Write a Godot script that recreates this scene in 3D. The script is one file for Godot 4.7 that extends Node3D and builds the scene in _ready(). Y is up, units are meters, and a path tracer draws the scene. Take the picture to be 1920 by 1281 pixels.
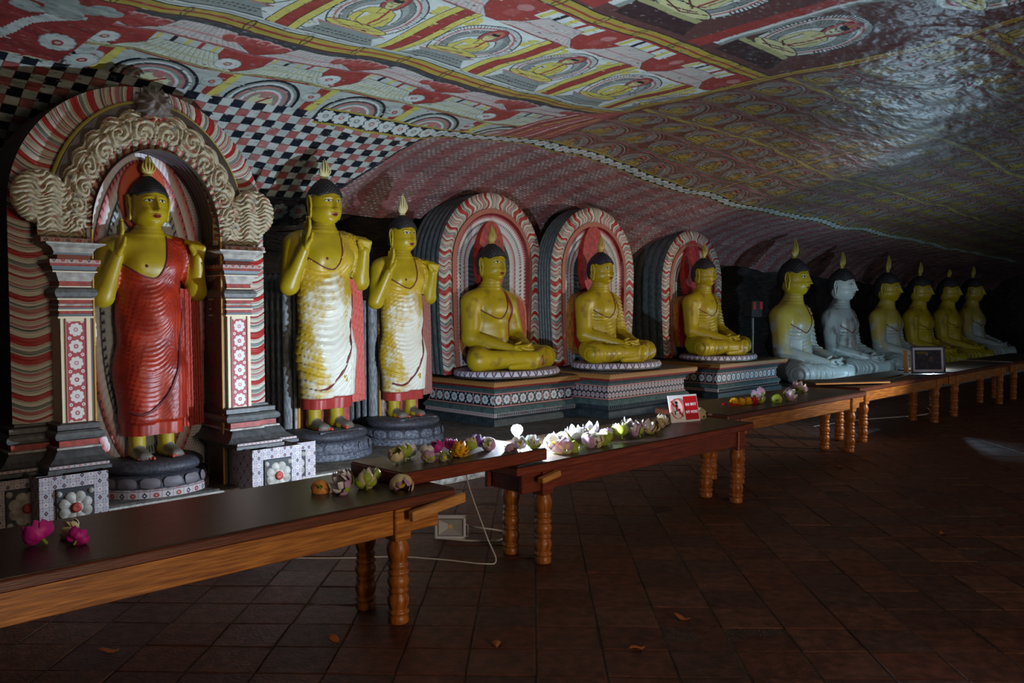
extends Node3D
# A rock-cut shrine: painted cave ceiling, a row of standing and seated statues, offering benches with lotus flowers.
# World axes: x runs along the shrine wall (to the right and away from the camera), y is up, z points from the wall into the hall.

var rng := RandomNumberGenerator.new()
var nz := FastNoiseLite.new()
var names := {}
var M := {}

# ---------------------------------------------------------------- mesh builder
class MB:
	var v := PackedVector3Array()
	var uv := PackedVector2Array()
	var c := PackedColorArray()
	var idx := PackedInt32Array()
	var seams := PackedInt32Array()
	func vert(p: Vector3, t := Vector2.ZERO, col := Color.WHITE) -> int:
		v.append(p); uv.append(t); c.append(col)
		return v.size() - 1
	func tri(a: int, b: int, d: int) -> void:
		idx.append(a); idx.append(b); idx.append(d)
	func quad(a: int, b: int, d: int, e: int) -> void:
		tri(a, b, d); tri(a, d, e)
	# a flat polygon turned to face OUT
	func face(pts: Array, out: Vector3, uvs: Array = [], col := Color.WHITE) -> void:
		var n: Vector3 = (pts[2] - pts[0]).cross(pts[1] - pts[0])
		var f := v.size()
		for i in pts.size():
			vert(pts[i], uvs[i] if uvs.size() > i else Vector2.ZERO, col)
		for i in range(1, pts.size() - 1):
			if n.dot(out) >= 0.0:
				tri(f, f + i, f + i + 1)
			else:
				tri(f, f + i + 1, f + i)
	# a smooth sheet of nu x nv points, point (i, j) at j * nu + i
	func sheet(nu: int, nv: int, pts: PackedVector3Array, uvs := PackedVector2Array(), cols := PackedColorArray(), closed := false, flip := false) -> void:
		var f := v.size()
		v.append_array(pts)
		if uvs.size() == pts.size():
			uv.append_array(uvs)
		else:
			for j in nv:
				for i in nu:
					uv.append(Vector2(float(i) / (nu - 1), float(j) / (nv - 1)))
		if cols.size() == pts.size():
			c.append_array(cols)
		else:
			for k in pts.size():
				c.append(Color.WHITE)
		for j in nv - 1:
			for i in nu - 1:
				var a := f + j * nu + i
				if flip:
					quad(a, a + nu, a + nu + 1, a + 1)
				else:
					quad(a, a + 1, a + nu + 1, a + nu)
		if closed:
			for j in nv:
				seams.append(f + j * nu); seams.append(f + j * nu + nu - 1)
	func lathe(profile: Array, seg: int, at := Vector3.ZERO, sx := 1.0, sz := 1.0) -> void:
		var pts := PackedVector3Array()
		for p in profile:
			for i in seg + 1:
				var a := TAU * i / seg
				pts.append(at + Vector3(cos(a) * p.x * sx, p.y, sin(a) * p.x * sz))
		sheet(seg + 1, profile.size(), pts, PackedVector2Array(), PackedColorArray(), true)
	# the same with every step of the profile its own flat band, so that edges stay crisp
	func lathe_hard(profile: Array, seg: int, at := Vector3.ZERO, sx := 1.0, sz := 1.0) -> void:
		for k in profile.size() - 1:
			lathe([profile[k], profile[k + 1]], seg, at, sx, sz)
	func tube(path: PackedVector3Array, radii: PackedFloat32Array, seg := 8, cap := true, flat := 1.0) -> void:
		var n := path.size()
		var pts := PackedVector3Array()
		var side := Vector3.ZERO
		for k in n:
			var d := (path[mini(k + 1, n - 1)] - path[maxi(k - 1, 0)]).normalized()
			if side == Vector3.ZERO:
				side = d.cross(Vector3.UP if absf(d.y) < 0.9 else Vector3.RIGHT).normalized()
			side = (side - d * side.dot(d)).normalized()
			var up := d.cross(side)
			var r: float = radii[mini(k, radii.size() - 1)]
			for i in seg + 1:
				var a := TAU * i / seg
				pts.append(path[k] + side * cos(a) * r + up * sin(a) * r * flat)
		sheet(seg + 1, n, pts, PackedVector2Array(), PackedColorArray(), true)
		if cap:
			for e in [0, n - 1]:
				var f := v.size()
				vert(path[e])
				for i in seg + 1:
					vert(pts[e * (seg + 1) + i])
				for i in seg:
					if e == 0:
						tri(f, f + 1 + i, f + 2 + i)
					else:
						tri(f, f + 2 + i, f + 1 + i)
	# a box with chamfered edges
	func box(at: Vector3, size: Vector3, bev := 0.006, turn := Basis.IDENTITY) -> void:
		var h := size * 0.5
		var b := minf(bev, minf(h.x, minf(h.y, h.z)) * 0.9)
		var P := func(s: Vector3, ax: int) -> Vector3:
			var q := Vector3(s.x * h.x, s.y * h.y, s.z * h.z)
			for k in 3:
				if k != ax:
					q[k] -= s[k] * b
			return at + turn * q
		for ax in 3:
			var u := (ax + 1) % 3
			var w := (ax + 2) % 3
			for sg in [-1.0, 1.0]:
				var pts := []
				for q in [[-1.0, -1.0], [1.0, -1.0], [1.0, 1.0], [-1.0, 1.0]]:
					var s := Vector3.ZERO
					s[ax] = sg; s[u] = q[0]; s[w] = q[1]
					pts.append(P.call(s, ax))
				var o := Vector3.ZERO
				o[ax] = sg
				face(pts, turn * o)
			# edges running along ax
			for s1 in [-1.0, 1.0]:
				for s2 in [-1.0, 1.0]:
					var a := Vector3.ZERO
					a[u] = s1; a[w] = s2; a[ax] = -1.0
					var e := a
					e[ax] = 1.0
					var o2 := a
					o2[ax] = 0.0
					face([P.call(a, u), P.call(e, u), P.call(e, w), P.call(a, w)], turn * o2)
		for sx in [-1.0, 1.0]:
			for sy in [-1.0, 1.0]:
				for sz in [-1.0, 1.0]:
					var s := Vector3(sx, sy, sz)
					face([P.call(s, 0), P.call(s, 1), P.call(s, 2)], turn * s)
	# rectangular mouldings: every step (out, y) of the profile is a frame round the rectangle
	func frame(x0: float, x1: float, z0: float, z1: float, prof: Array, ulen := 1.0, v0 := 0.0, v1 := 1.0) -> void:
		for k in prof.size() - 1:
			var a: Vector2 = prof[k]
			var b: Vector2 = prof[k + 1]
			var ca := [Vector3(x0 - a.x, a.y, z1 + a.x), Vector3(x1 + a.x, a.y, z1 + a.x), Vector3(x1 + a.x, a.y, z0 - a.x), Vector3(x0 - a.x, a.y, z0 - a.x)]
			var cb := [Vector3(x0 - b.x, b.y, z1 + b.x), Vector3(x1 + b.x, b.y, z1 + b.x), Vector3(x1 + b.x, b.y, z0 - b.x), Vector3(x0 - b.x, b.y, z0 - b.x)]
			var outs := [Vector3(0, 0, 1), Vector3(1, 0, 0), Vector3(0, 0, -1), Vector3(-1, 0, 0)]
			var ta := v0 + (v1 - v0) * k / (prof.size() - 1)
			var tb := v0 + (v1 - v0) * (k + 1) / (prof.size() - 1)
			for s in 4:
				var e := (s + 1) % 4
				var l: float = (ca[s] - ca[e]).length() / ulen
				var o: Vector3 = outs[s] + Vector3(0, (a.x - b.x) * 4.0, 0)
				if absf(a.y - b.y) < 1e-5:
					o = Vector3(0, 1.0 if b.x < a.x else -1.0, 0)
				face([ca[s], ca[e], cb[e], cb[s]], o, [Vector2(0, 1.0 - ta), Vector2(l, 1.0 - ta), Vector2(l, 1.0 - tb), Vector2(0, 1.0 - tb)])
	# a flat outline (in x, y) given thickness along z, with a small chamfer on the front
	func plate(outline: PackedVector2Array, z0: float, z1: float, bev := 0.0) -> void:
		var ids := Geometry2D.triangulate_polygon(outline)
		var inner := outline
		if bev > 0.0:
			var off := Geometry2D.offset_polygon(outline, -bev, Geometry2D.JOIN_MITER)
			if off.size() == 1 and off[0].size() == outline.size():
				inner = off[0]
				# offset_polygon may start elsewhere: line it up again
				var best := 0
				for i in inner.size():
					if inner[i].distance_to(outline[0]) < inner[best].distance_to(outline[0]):
						best = i
				var turned := PackedVector2Array()
				for i in inner.size():
					turned.append(inner[(best + i) % inner.size()])
				inner = turned
				ids = Geometry2D.triangulate_polygon(inner)
		var mid := Vector2.ZERO
		for p in outline:
			mid += p / outline.size()
		for i in range(0, ids.size(), 3):
			var a := inner[ids[i]]; var b := inner[ids[i + 1]]; var d := inner[ids[i + 2]]
			face([Vector3(a.x, a.y, z1), Vector3(b.x, b.y, z1), Vector3(d.x, d.y, z1)], Vector3(0, 0, 1), [a, b, d])
		var ccw := not Geometry2D.is_polygon_clockwise(outline)
		for i in outline.size():
			var j := (i + 1) % outline.size()
			var e := outline[j] - outline[i]
			var o := Vector3(e.y, -e.x, 0) * (1.0 if ccw else -1.0)
			var zb := z1 - bev if bev > 0.0 and inner != outline else z1
			face([Vector3(outline[i].x, outline[i].y, z0), Vector3(outline[j].x, outline[j].y, z0), Vector3(outline[j].x, outline[j].y, zb), Vector3(outline[i].x, outline[i].y, zb)], o, [outline[i], outline[j], outline[j], outline[i]])
			if zb < z1:
				face([Vector3(outline[i].x, outline[i].y, zb), Vector3(outline[j].x, outline[j].y, zb), Vector3(inner[j].x, inner[j].y, z1), Vector3(inner[i].x, inner[i].y, z1)], o + Vector3(0, 0, 0.01))
	func normals() -> PackedVector3Array:
		var n := PackedVector3Array()
		n.resize(v.size())
		for i in range(0, idx.size(), 3):
			var a := idx[i]; var b := idx[i + 1]; var d := idx[i + 2]
			var f := (v[d] - v[a]).cross(v[b] - v[a])
			n[a] += f; n[b] += f; n[d] += f
		for i in range(0, seams.size(), 2):
			var s := n[seams[i]] + n[seams[i + 1]]
			n[seams[i]] = s; n[seams[i + 1]] = s
		for i in n.size():
			n[i] = n[i].normalized() if n[i].length_squared() > 1e-20 else Vector3.UP
		return n
	func mesh() -> ArrayMesh:
		var m := ArrayMesh.new()
		add_to(m)
		return m
	func add_to(m: ArrayMesh) -> void:
		var arr := []
		arr.resize(Mesh.ARRAY_MAX)
		arr[Mesh.ARRAY_VERTEX] = v
		arr[Mesh.ARRAY_NORMAL] = normals()
		arr[Mesh.ARRAY_TEX_UV] = uv
		arr[Mesh.ARRAY_COLOR] = c
		arr[Mesh.ARRAY_INDEX] = idx
		m.add_surface_from_arrays(Mesh.PRIMITIVE_TRIANGLES, arr)

# ---------------------------------------------------------------- scene helpers
func numbered(called: String) -> String:
	names[called] = names.get(called, -1) + 1
	return called if names[called] == 0 else "%s_%03d" % [called, names[called]]

func thing(called: String, label: String, category: String, at := Vector3.ZERO, group := "") -> Node3D:
	var o := Node3D.new()
	o.name = numbered(called)
	add_child(o)
	o.position = at
	o.set_meta("label", label); o.set_meta("category", category)
	if group:
		o.set_meta("group", group)
	return o

func part(called: String, mesh: Mesh, m: Material, parent: Node3D, at := Vector3.ZERO) -> MeshInstance3D:
	var o := MeshInstance3D.new()
	o.name = called
	o.mesh = mesh
	o.material_override = m
	o.position = at
	parent.add_child(o, true)
	return o

func single(called: String, mesh: Mesh, m: Material, label: String, category: String, at := Vector3.ZERO, group := "") -> MeshInstance3D:
	var o := MeshInstance3D.new()
	o.name = numbered(called)
	o.mesh = mesh
	o.material_override = m
	o.position = at
	add_child(o)
	o.set_meta("label", label); o.set_meta("category", category)
	if group:
		o.set_meta("group", group)
	return o

func struct(called: String, mesh: Mesh, m: Material, label: String) -> MeshInstance3D:
	var o := MeshInstance3D.new()
	o.name = called
	o.mesh = mesh
	if m:
		o.material_override = m
	add_child(o)
	o.set_meta("kind", "structure"); o.set_meta("label", label); o.set_meta("category", called.split("_")[0])
	return o

func rgb(r: float, g: float, b: float) -> Color:
	return Color(r / 255.0, g / 255.0, b / 255.0)

func mat(col: Color, rough := 0.6, spec := 0.5) -> StandardMaterial3D:
	var m := StandardMaterial3D.new()
	m.albedo_color = col
	m.roughness = rough
	m.metallic_specular = spec
	m.cull_mode = BaseMaterial3D.CULL_DISABLED
	return m

func vmat(rough := 0.6, spec := 0.5) -> StandardMaterial3D:
	var m := mat(Color.WHITE, rough, spec)
	m.vertex_color_use_as_albedo = true
	return m

func tex(im: Image) -> ImageTexture:
	return ImageTexture.create_from_image(im)

func noise_tex(size: int, freq: float, a: Color, b: Color, seed_ := 1, oct := 5, mid := 0.5) -> NoiseTexture2D:
	var t := NoiseTexture2D.new()
	t.width = size; t.height = size; t.seamless = true
	var n := FastNoiseLite.new()
	n.seed = seed_; n.frequency = freq; n.fractal_octaves = oct; n.noise_type = FastNoiseLite.TYPE_SIMPLEX_SMOOTH
	t.noise = n
	var g := Gradient.new()
	g.offsets = PackedFloat32Array([0.0, mid, 1.0])
	g.colors = PackedColorArray([a, a.lerp(b, 0.5), b])
	t.color_ramp = g
	return t

# noise tint over the whole thing, mapped on its own three planes
func aged(m: StandardMaterial3D, t: Texture2D, scale: Vector3, world := false) -> StandardMaterial3D:
	m.albedo_texture = t
	m.uv1_triplanar = true
	m.uv1_world_triplanar = world
	m.uv1_scale = scale
	return m

func bumped(m: StandardMaterial3D, t: Texture2D, cm: float) -> StandardMaterial3D:
	m.heightmap_enabled = true
	m.heightmap_texture = t
	m.heightmap_scale = cm
	return m

# ---------------------------------------------------------------- painting flat pictures (murals, friezes, print)
class Painter:
	var im: Image
	var s := 100.0
	var ox := 0.0
	var oy := 0.0
	func _init(w: int, h: int, base: Color) -> void:
		im = Image.create_empty(w, h, false, Image.FORMAT_RGB8)
		im.fill(base)
	# metres to pixels; y of the picture runs down
	func X(x: float) -> float:
		return (x - ox) * s
	func Y(y: float) -> float:
		return (y - oy) * s
	func rect(x0: float, y0: float, x1: float, y1: float, c: Color) -> void:
		var a := int(roundf(X(x0))); var b := int(roundf(Y(y0)))
		im.fill_rect(Rect2i(a, b, maxi(int(roundf(X(x1))) - a, 1), maxi(int(roundf(Y(y1))) - b, 1)), c)
	func poly(pts: Array, c: Color) -> void:
		var n := pts.size()
		var px := PackedVector2Array()
		var lo := 1e9
		var hi := -1e9
		for p in pts:
			var q := Vector2(X(p.x), Y(p.y))
			px.append(q)
			lo = minf(lo, q.y); hi = maxf(hi, q.y)
		for row in range(maxi(int(floorf(lo)), 0), mini(int(ceilf(hi)) + 1, im.get_height())):
			var yy := row + 0.5
			var xs := PackedFloat32Array()
			for i in n:
				var a := px[i]; var b := px[(i + 1) % n]
				if (a.y <= yy) != (b.y <= yy):
					xs.append(a.x + (yy - a.y) / (b.y - a.y) * (b.x - a.x))
			xs.sort()
			for i in range(0, xs.size() - 1, 2):
				var x0 := int(roundf(xs[i])); var x1 := int(roundf(xs[i + 1]))
				if x1 > x0:
					im.fill_rect(Rect2i(x0, row, x1 - x0, 1), c)
	func ell(cx: float, cy: float, rx: float, ry: float, c: Color) -> void:
		var y0 := Y(cy); var ryp := ry * s; var rxp := rx * s; var x0 := X(cx)
		for row in range(maxi(int(y0 - ryp), 0), mini(int(y0 + ryp) + 1, im.get_height())):
			var k := 1.0 - pow((row + 0.5 - y0) / ryp, 2.0)
			if k > 0.0:
				var w := rxp * sqrt(k)
				var a := int(roundf(x0 - w))
				im.fill_rect(Rect2i(a, row, maxi(int(roundf(x0 + w)) - a, 1), 1), c)
	func stroke(pts: Array, w: float, c: Color) -> void:
		var wp := maxi(int(roundf(w * s)), 1)
		for i in pts.size() - 1:
			var a := Vector2(X(pts[i].x), Y(pts[i].y)); var b := Vector2(X(pts[i + 1].x), Y(pts[i + 1].y))
			var n := maxi(int(a.distance_to(b) / maxf(wp * 0.5, 1.0)), 1)
			for k in n + 1:
				var p := a.lerp(b, float(k) / n)
				im.fill_rect(Rect2i(int(p.x) - wp / 2, int(p.y) - wp / 2, wp, wp), c)
	func arc(cx: float, cy: float, rx: float, ry: float, a0: float, a1: float, w: float, c: Color) -> void:
		var pts := []
		var n := 28
		for k in n + 1:
			var a := a0 + (a1 - a0) * k / n
			pts.append(Vector2(cx + cos(a) * rx, cy + sin(a) * ry))
		stroke(pts, w, c)
	# an eight-petalled rosette
	func rosette(cx: float, cy: float, r: float, petal: Color, heart: Color, line: Color, n := 8) -> void:
		for k in n:
			var a := TAU * k / n + 0.2
			ell(cx + cos(a) * r * 0.66, cy + sin(a) * r * 0.66, r * 0.32, r * 0.32, line)
		for k in n:
			var a := TAU * k / n + 0.2
			ell(cx + cos(a) * r * 0.64, cy + sin(a) * r * 0.64, r * 0.27, r * 0.27, petal)
			ell(cx + cos(a) * r * 0.42, cy + sin(a) * r * 0.42, r * 0.2, r * 0.2, petal)
		ell(cx, cy, r * 0.3, r * 0.3, heart)
		ell(cx, cy, r * 0.16, r * 0.16, petal.lerp(heart, 0.25))
	# specks of flaked and dirty paint
	func flake(n: int, seed_: int, big: int, cols: Array) -> void:
		var r := RandomNumberGenerator.new()
		r.seed = seed_
		for k in n:
			var x := r.randi_range(0, im.get_width() - 1); var y := r.randi_range(0, im.get_height() - 1)
			var here := im.get_pixel(x, y)
			var c: Color = cols[r.randi_range(0, cols.size() - 1)]
			im.fill_rect(Rect2i(x, y, r.randi_range(1, big), r.randi_range(1, maxi(big / 2, 1))), here.lerp(c, r.randf_range(0.15, 0.5)))

# ---------------------------------------------------------------- bodies: tapered limbs joined smoothly, meshed as surface nets
class Body:
	var a := PackedVector3Array()
	var ba := PackedVector3Array()
	var il := PackedFloat32Array()
	var ra := PackedFloat32Array()
	var rb := PackedFloat32Array()
	var sz := PackedFloat32Array()
	var kk := PackedFloat32Array()
	var floor_y := -1e9
	var v := PackedVector3Array()
	var idx := PackedInt32Array()
	func limb(p: Vector3, q: Vector3, r0: float, r1: float, k := 0.05, flat := 1.0) -> void:
		a.append(p)
		var d := q - p
		d.z /= flat
		ba.append(d)
		il.append(1.0 / maxf(d.length_squared(), 1e-9))
		ra.append(r0); rb.append(r1); sz.append(flat); kk.append(k)
	func one(i: int, p: Vector3) -> float:
		var f := sz[i]
		var q := p - a[i]
		q.z /= f
		var h := clampf(q.dot(ba[i]) * il[i], 0.0, 1.0)
		return (q.distance_to(ba[i] * h) - ra[i] - (rb[i] - ra[i]) * h) * (f if f < 1.0 else 1.0)
	func dist(p: Vector3, use: PackedInt32Array) -> float:
		var d := 1e3
		for i in use:
			var f := sz[i]
			var q := p - a[i]
			q.z /= f
			var h := clampf(q.dot(ba[i]) * il[i], 0.0, 1.0)
			var e := (q.distance_to(ba[i] * h) - ra[i] - (rb[i] - ra[i]) * h) * (f if f < 1.0 else 1.0)
			var k := kk[i]
			var m := k - absf(d - e)
			d = minf(d, e)
			if m > 0.0:
				d -= m * m * 0.25 / k
		return maxf(d, floor_y - p.y)
	func everyone() -> PackedInt32Array:
		return PackedInt32Array(range(a.size()))
	# where a line along -z from the front first meets the body
	func front_z(x: float, y: float, z0 := 0.8) -> float:
		var all := everyone()
		var z := z0
		for s in 60:
			var d := dist(Vector3(x, y, z), all)
			if d < 0.001:
				return z
			z -= maxf(d * 0.8, 0.001)
			if z < -0.6:
				break
		return z
	func build(lo: Vector3, hi: Vector3, cell: float) -> void:
		var B := 4
		var bx := int(ceilf((hi.x - lo.x) / (cell * B))); var by := int(ceilf((hi.y - lo.y) / (cell * B))); var bz := int(ceilf((hi.z - lo.z) / (cell * B)))
		var nx := bx * B + 1; var ny := by * B + 1; var nzz := bz * B + 1
		var g := PackedFloat32Array()
		g.resize(nx * ny * nzz)
		g.fill(1e6)
		var vi := PackedInt32Array()
		vi.resize(nx * ny * nzz)
		vi.fill(-1)
		var half := cell * B * 0.5
		var diag := half * 1.7321
		var np := a.size()
		var blocks := PackedVector3Array()
		var ds := PackedFloat32Array()
		ds.resize(np)
		for kb in bz:
			for jb in by:
				for ib in bx:
					var mid := lo + Vector3(ib * 2 + 1, jb * 2 + 1, kb * 2 + 1) * half
					var near := 1e9
					for i in np:
						ds[i] = one(i, mid)
						near = minf(near, ds[i])
					if near > diag + 0.035 or near < -diag * 2.2 - 0.06:
						continue
					var use := PackedInt32Array()
					for i in np:
						if ds[i] < near + diag * 2.0 + 0.07:
							use.append(i)
					blocks.append(Vector3(ib, jb, kb))
					for k in B + 1:
						for j in B + 1:
							var row := ((kb * B + k) * ny + jb * B + j) * nx + ib * B
							for i in B + 1:
								if g[row + i] > 1e5:
									g[row + i] = dist(lo + Vector3(ib * B + i, jb * B + j, kb * B + k) * cell, use)
		var sxy := nx * ny
		var cells := PackedInt32Array()
		for b in blocks:
			for k in B:
				for j in B:
					for i in B:
						var ci := int(b.x) * B + i; var cj := int(b.y) * B + j; var ck := int(b.z) * B + k
						var o := ck * sxy + cj * nx + ci
						var e := [g[o], g[o + 1], g[o + nx], g[o + nx + 1], g[o + sxy], g[o + sxy + 1], g[o + sxy + nx], g[o + sxy + nx + 1]]
						var inside := 0
						for t in 8:
							if e[t] < 0.0:
								inside += 1
						if inside == 0 or inside == 8:
							continue
						var sum := Vector3.ZERO
						var cnt := 0
						for t in 8:
							for ax in 3:
								var bit := 1 << ax
								if t & bit:
									continue
								var d0: float = e[t]
								var d1: float = e[t | bit]
								if (d0 < 0.0) != (d1 < 0.0):
									var q := Vector3(t & 1, (t >> 1) & 1, (t >> 2) & 1)
									q[ax] += d0 / (d0 - d1)
									sum += q
									cnt += 1
						vi[o] = v.size()
						v.append(lo + (Vector3(ci, cj, ck) + sum / cnt) * cell)
						cells.append(o)
		for o in cells:
			# the three edges that start at the cell's first corner
			for ax in 3:
				var st: int = [1, nx, sxy][ax]
				var u: int = [nx, sxy, 1][ax]
				var w: int = [sxy, 1, nx][ax]
				if o - u - w < 0:
					continue
				var d0 := g[o]
				var d1 := g[o + st]
				if (d0 < 0.0) == (d1 < 0.0) or d0 > 1e5 or d1 > 1e5:
					continue
				var A := vi[o]; var Bq := vi[o - u]; var C := vi[o - u - w]; var D := vi[o - w]
				if A < 0 or Bq < 0 or C < 0 or D < 0:
					continue
				if d0 < 0.0:
					idx.append_array(PackedInt32Array([A, C, Bq, A, D, C]))
				else:
					idx.append_array(PackedInt32Array([A, Bq, C, A, C, D]))
	func normals_of(p: PackedVector3Array) -> PackedVector3Array:
		var n := PackedVector3Array()
		n.resize(p.size())
		for i in range(0, idx.size(), 3):
			var q := idx[i]; var r := idx[i + 1]; var s := idx[i + 2]
			var f := (p[s] - p[q]).cross(p[r] - p[q])
			n[q] += f; n[r] += f; n[s] += f
		for i in n.size():
			n[i] = n[i].normalized()
		return n

# relief and paint over a finished body; zone() tells 0 skin, 1 robe, 2 hem, and the pieces come back as separate meshes
func dressed(b: Body, zone: Callable, relief: Callable, paint: Callable, count: int) -> Array:
	var n0 := b.normals_of(b.v)
	var p := PackedVector3Array()
	p.resize(b.v.size())
	var z := PackedInt32Array()
	z.resize(b.v.size())
	var cols := PackedColorArray()
	cols.resize(b.v.size())
	for i in b.v.size():
		var q := b.v[i]
		var k: int = zone.call(q, n0[i])
		z[i] = k
		p[i] = q + n0[i] * float(relief.call(q, n0[i], k))
		cols[i] = paint.call(q, n0[i], k)
	var n := b.normals_of(p)
	var out := []
	for k in count:
		var mb_v := PackedVector3Array(); var mb_n := PackedVector3Array(); var mb_c := PackedColorArray(); var mb_i := PackedInt32Array()
		var at := PackedInt32Array()
		at.resize(p.size())
		at.fill(-1)
		for i in range(0, b.idx.size(), 3):
			var s := [z[b.idx[i]], z[b.idx[i + 1]], z[b.idx[i + 2]]]
			var own: int = s[1] if s[1] == s[2] else s[0]
			if own != k:
				continue
			for e in 3:
				var w := b.idx[i + e]
				if at[w] < 0:
					at[w] = mb_v.size()
					mb_v.append(p[w]); mb_n.append(n[w])
					var c := cols[w]
					if z[w] != k:
						c = paint.call(b.v[w], n0[w], k)
					mb_c.append(c)
				mb_i.append(at[w])
		var m := ArrayMesh.new()
		if mb_i.size():
			var arr := []
			arr.resize(Mesh.ARRAY_MAX)
			arr[Mesh.ARRAY_VERTEX] = mb_v; arr[Mesh.ARRAY_NORMAL] = mb_n; arr[Mesh.ARRAY_COLOR] = mb_c; arr[Mesh.ARRAY_INDEX] = mb_i
			m.add_surface_from_arrays(Mesh.PRIMITIVE_TRIANGLES, arr)
		out.append(m)
	return out

func lin(c: Color) -> Color:
	return c.srgb_to_linear()

func gauss(x: float, w: float) -> float:
	return exp(-(x * x) / (w * w))

# a fold that rises slowly and drops sharply
func pleat(x: float) -> float:
	var f := x - floorf(x)
	return pow(f, 1.4) * (1.0 - smoothstep(0.84, 1.0, f))

# ---------------------------------------------------------------- the place
const EYE := 1.55
const LAMP := Vector3(3.89, 0.733, -3.845)
const LAMP_FAR := Vector3(12.62, 0.736, -4.37)

func _ready() -> void:
	rng.seed = 7
	nz.seed = 3; nz.frequency = 1.0; nz.fractal_octaves = 3
	# camera: level but for a slight look down, turned 45 degrees to the shrine wall
	var cam := Camera3D.new()
	cam.name = "camera"
	cam.position = Vector3(0, EYE, 0)
	cam.rotation = Vector3(-atan(73.5 / 1620.0), deg_to_rad(-45.0), 0)
	cam.fov = rad_to_deg(2.0 * atan(640.5 / 1620.0))
	cam.near = 0.05; cam.far = 200.0
	cam.current = true
	add_child(cam)
	# daylight outside the front wall
	var sky := ProceduralSkyMaterial.new()
	sky.sky_top_color = rgb(150, 180, 215); sky.sky_horizon_color = rgb(205, 214, 220)
	sky.ground_bottom_color = rgb(90, 85, 75); sky.ground_horizon_color = rgb(160, 155, 145)
	sky.sky_energy_multiplier = 1.0
	var env := Environment.new()
	env.background_mode = Environment.BG_SKY
	env.sky = Sky.new()
	env.sky.sky_material = sky
	env.tonemap_mode = Environment.TONE_MAPPER_LINEAR
	env.tonemap_exposure = 1.65
	env.sdfgi_enabled = true; env.ssao_enabled = true; env.ssil_enabled = true
	var we := WorldEnvironment.new()
	we.name = "environment"
	we.environment = env
	add_child(we)
	# soft daylight in the openings of the front wall: two doorways and a far window
	daylight(Vector3(2.3, 1.25, 4.5), Vector2(1.6, 2.2), 11.0, rgb(255, 226, 196))
	daylight(Vector3(13.2, 1.25, 4.5), Vector2(1.5, 2.2), 1.2, rgb(214, 228, 255))
	daylight(Vector3(21.0, 1.55, 4.5), Vector2(1.4, 1.3), 1.7, rgb(200, 226, 255))

	materials()
	more_materials()
	print("materials ", Time.get_ticks_msec())
	cave()
	print("cave ", Time.get_ticks_msec())
	shrine_arch()
	print("arch ", Time.get_ticks_msec())
	standing_statues()
	print("standing ", Time.get_ticks_msec())
	seated_statues()
	print("seated ", Time.get_ticks_msec())
	benches()
	lamps_and_signs()
	flowers()
	print("done ", Time.get_ticks_msec())

func daylight(at: Vector3, size: Vector2, energy: float, col: Color) -> void:
	var l := AreaLight3D.new()
	l.name = "doorway_daylight"
	l.area_size = size
	l.light_energy = energy
	l.light_color = col
	l.area_range = 40.0
	l.area_attenuation = 2.0
	l.shadow_enabled = true
	l.position = at
	add_child(l, true)

func lamp_light(at: Vector3, energy: float, col: Color, parent: Node3D) -> void:
	var l := OmniLight3D.new()
	l.name = "bulb_light"
	l.light_energy = energy
	l.light_color = col
	l.light_size = 0.03
	l.omni_range = 40.0
	l.omni_attenuation = 2.0
	l.shadow_enabled = true
	parent.add_child(l, true)
	l.global_position = at

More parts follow.
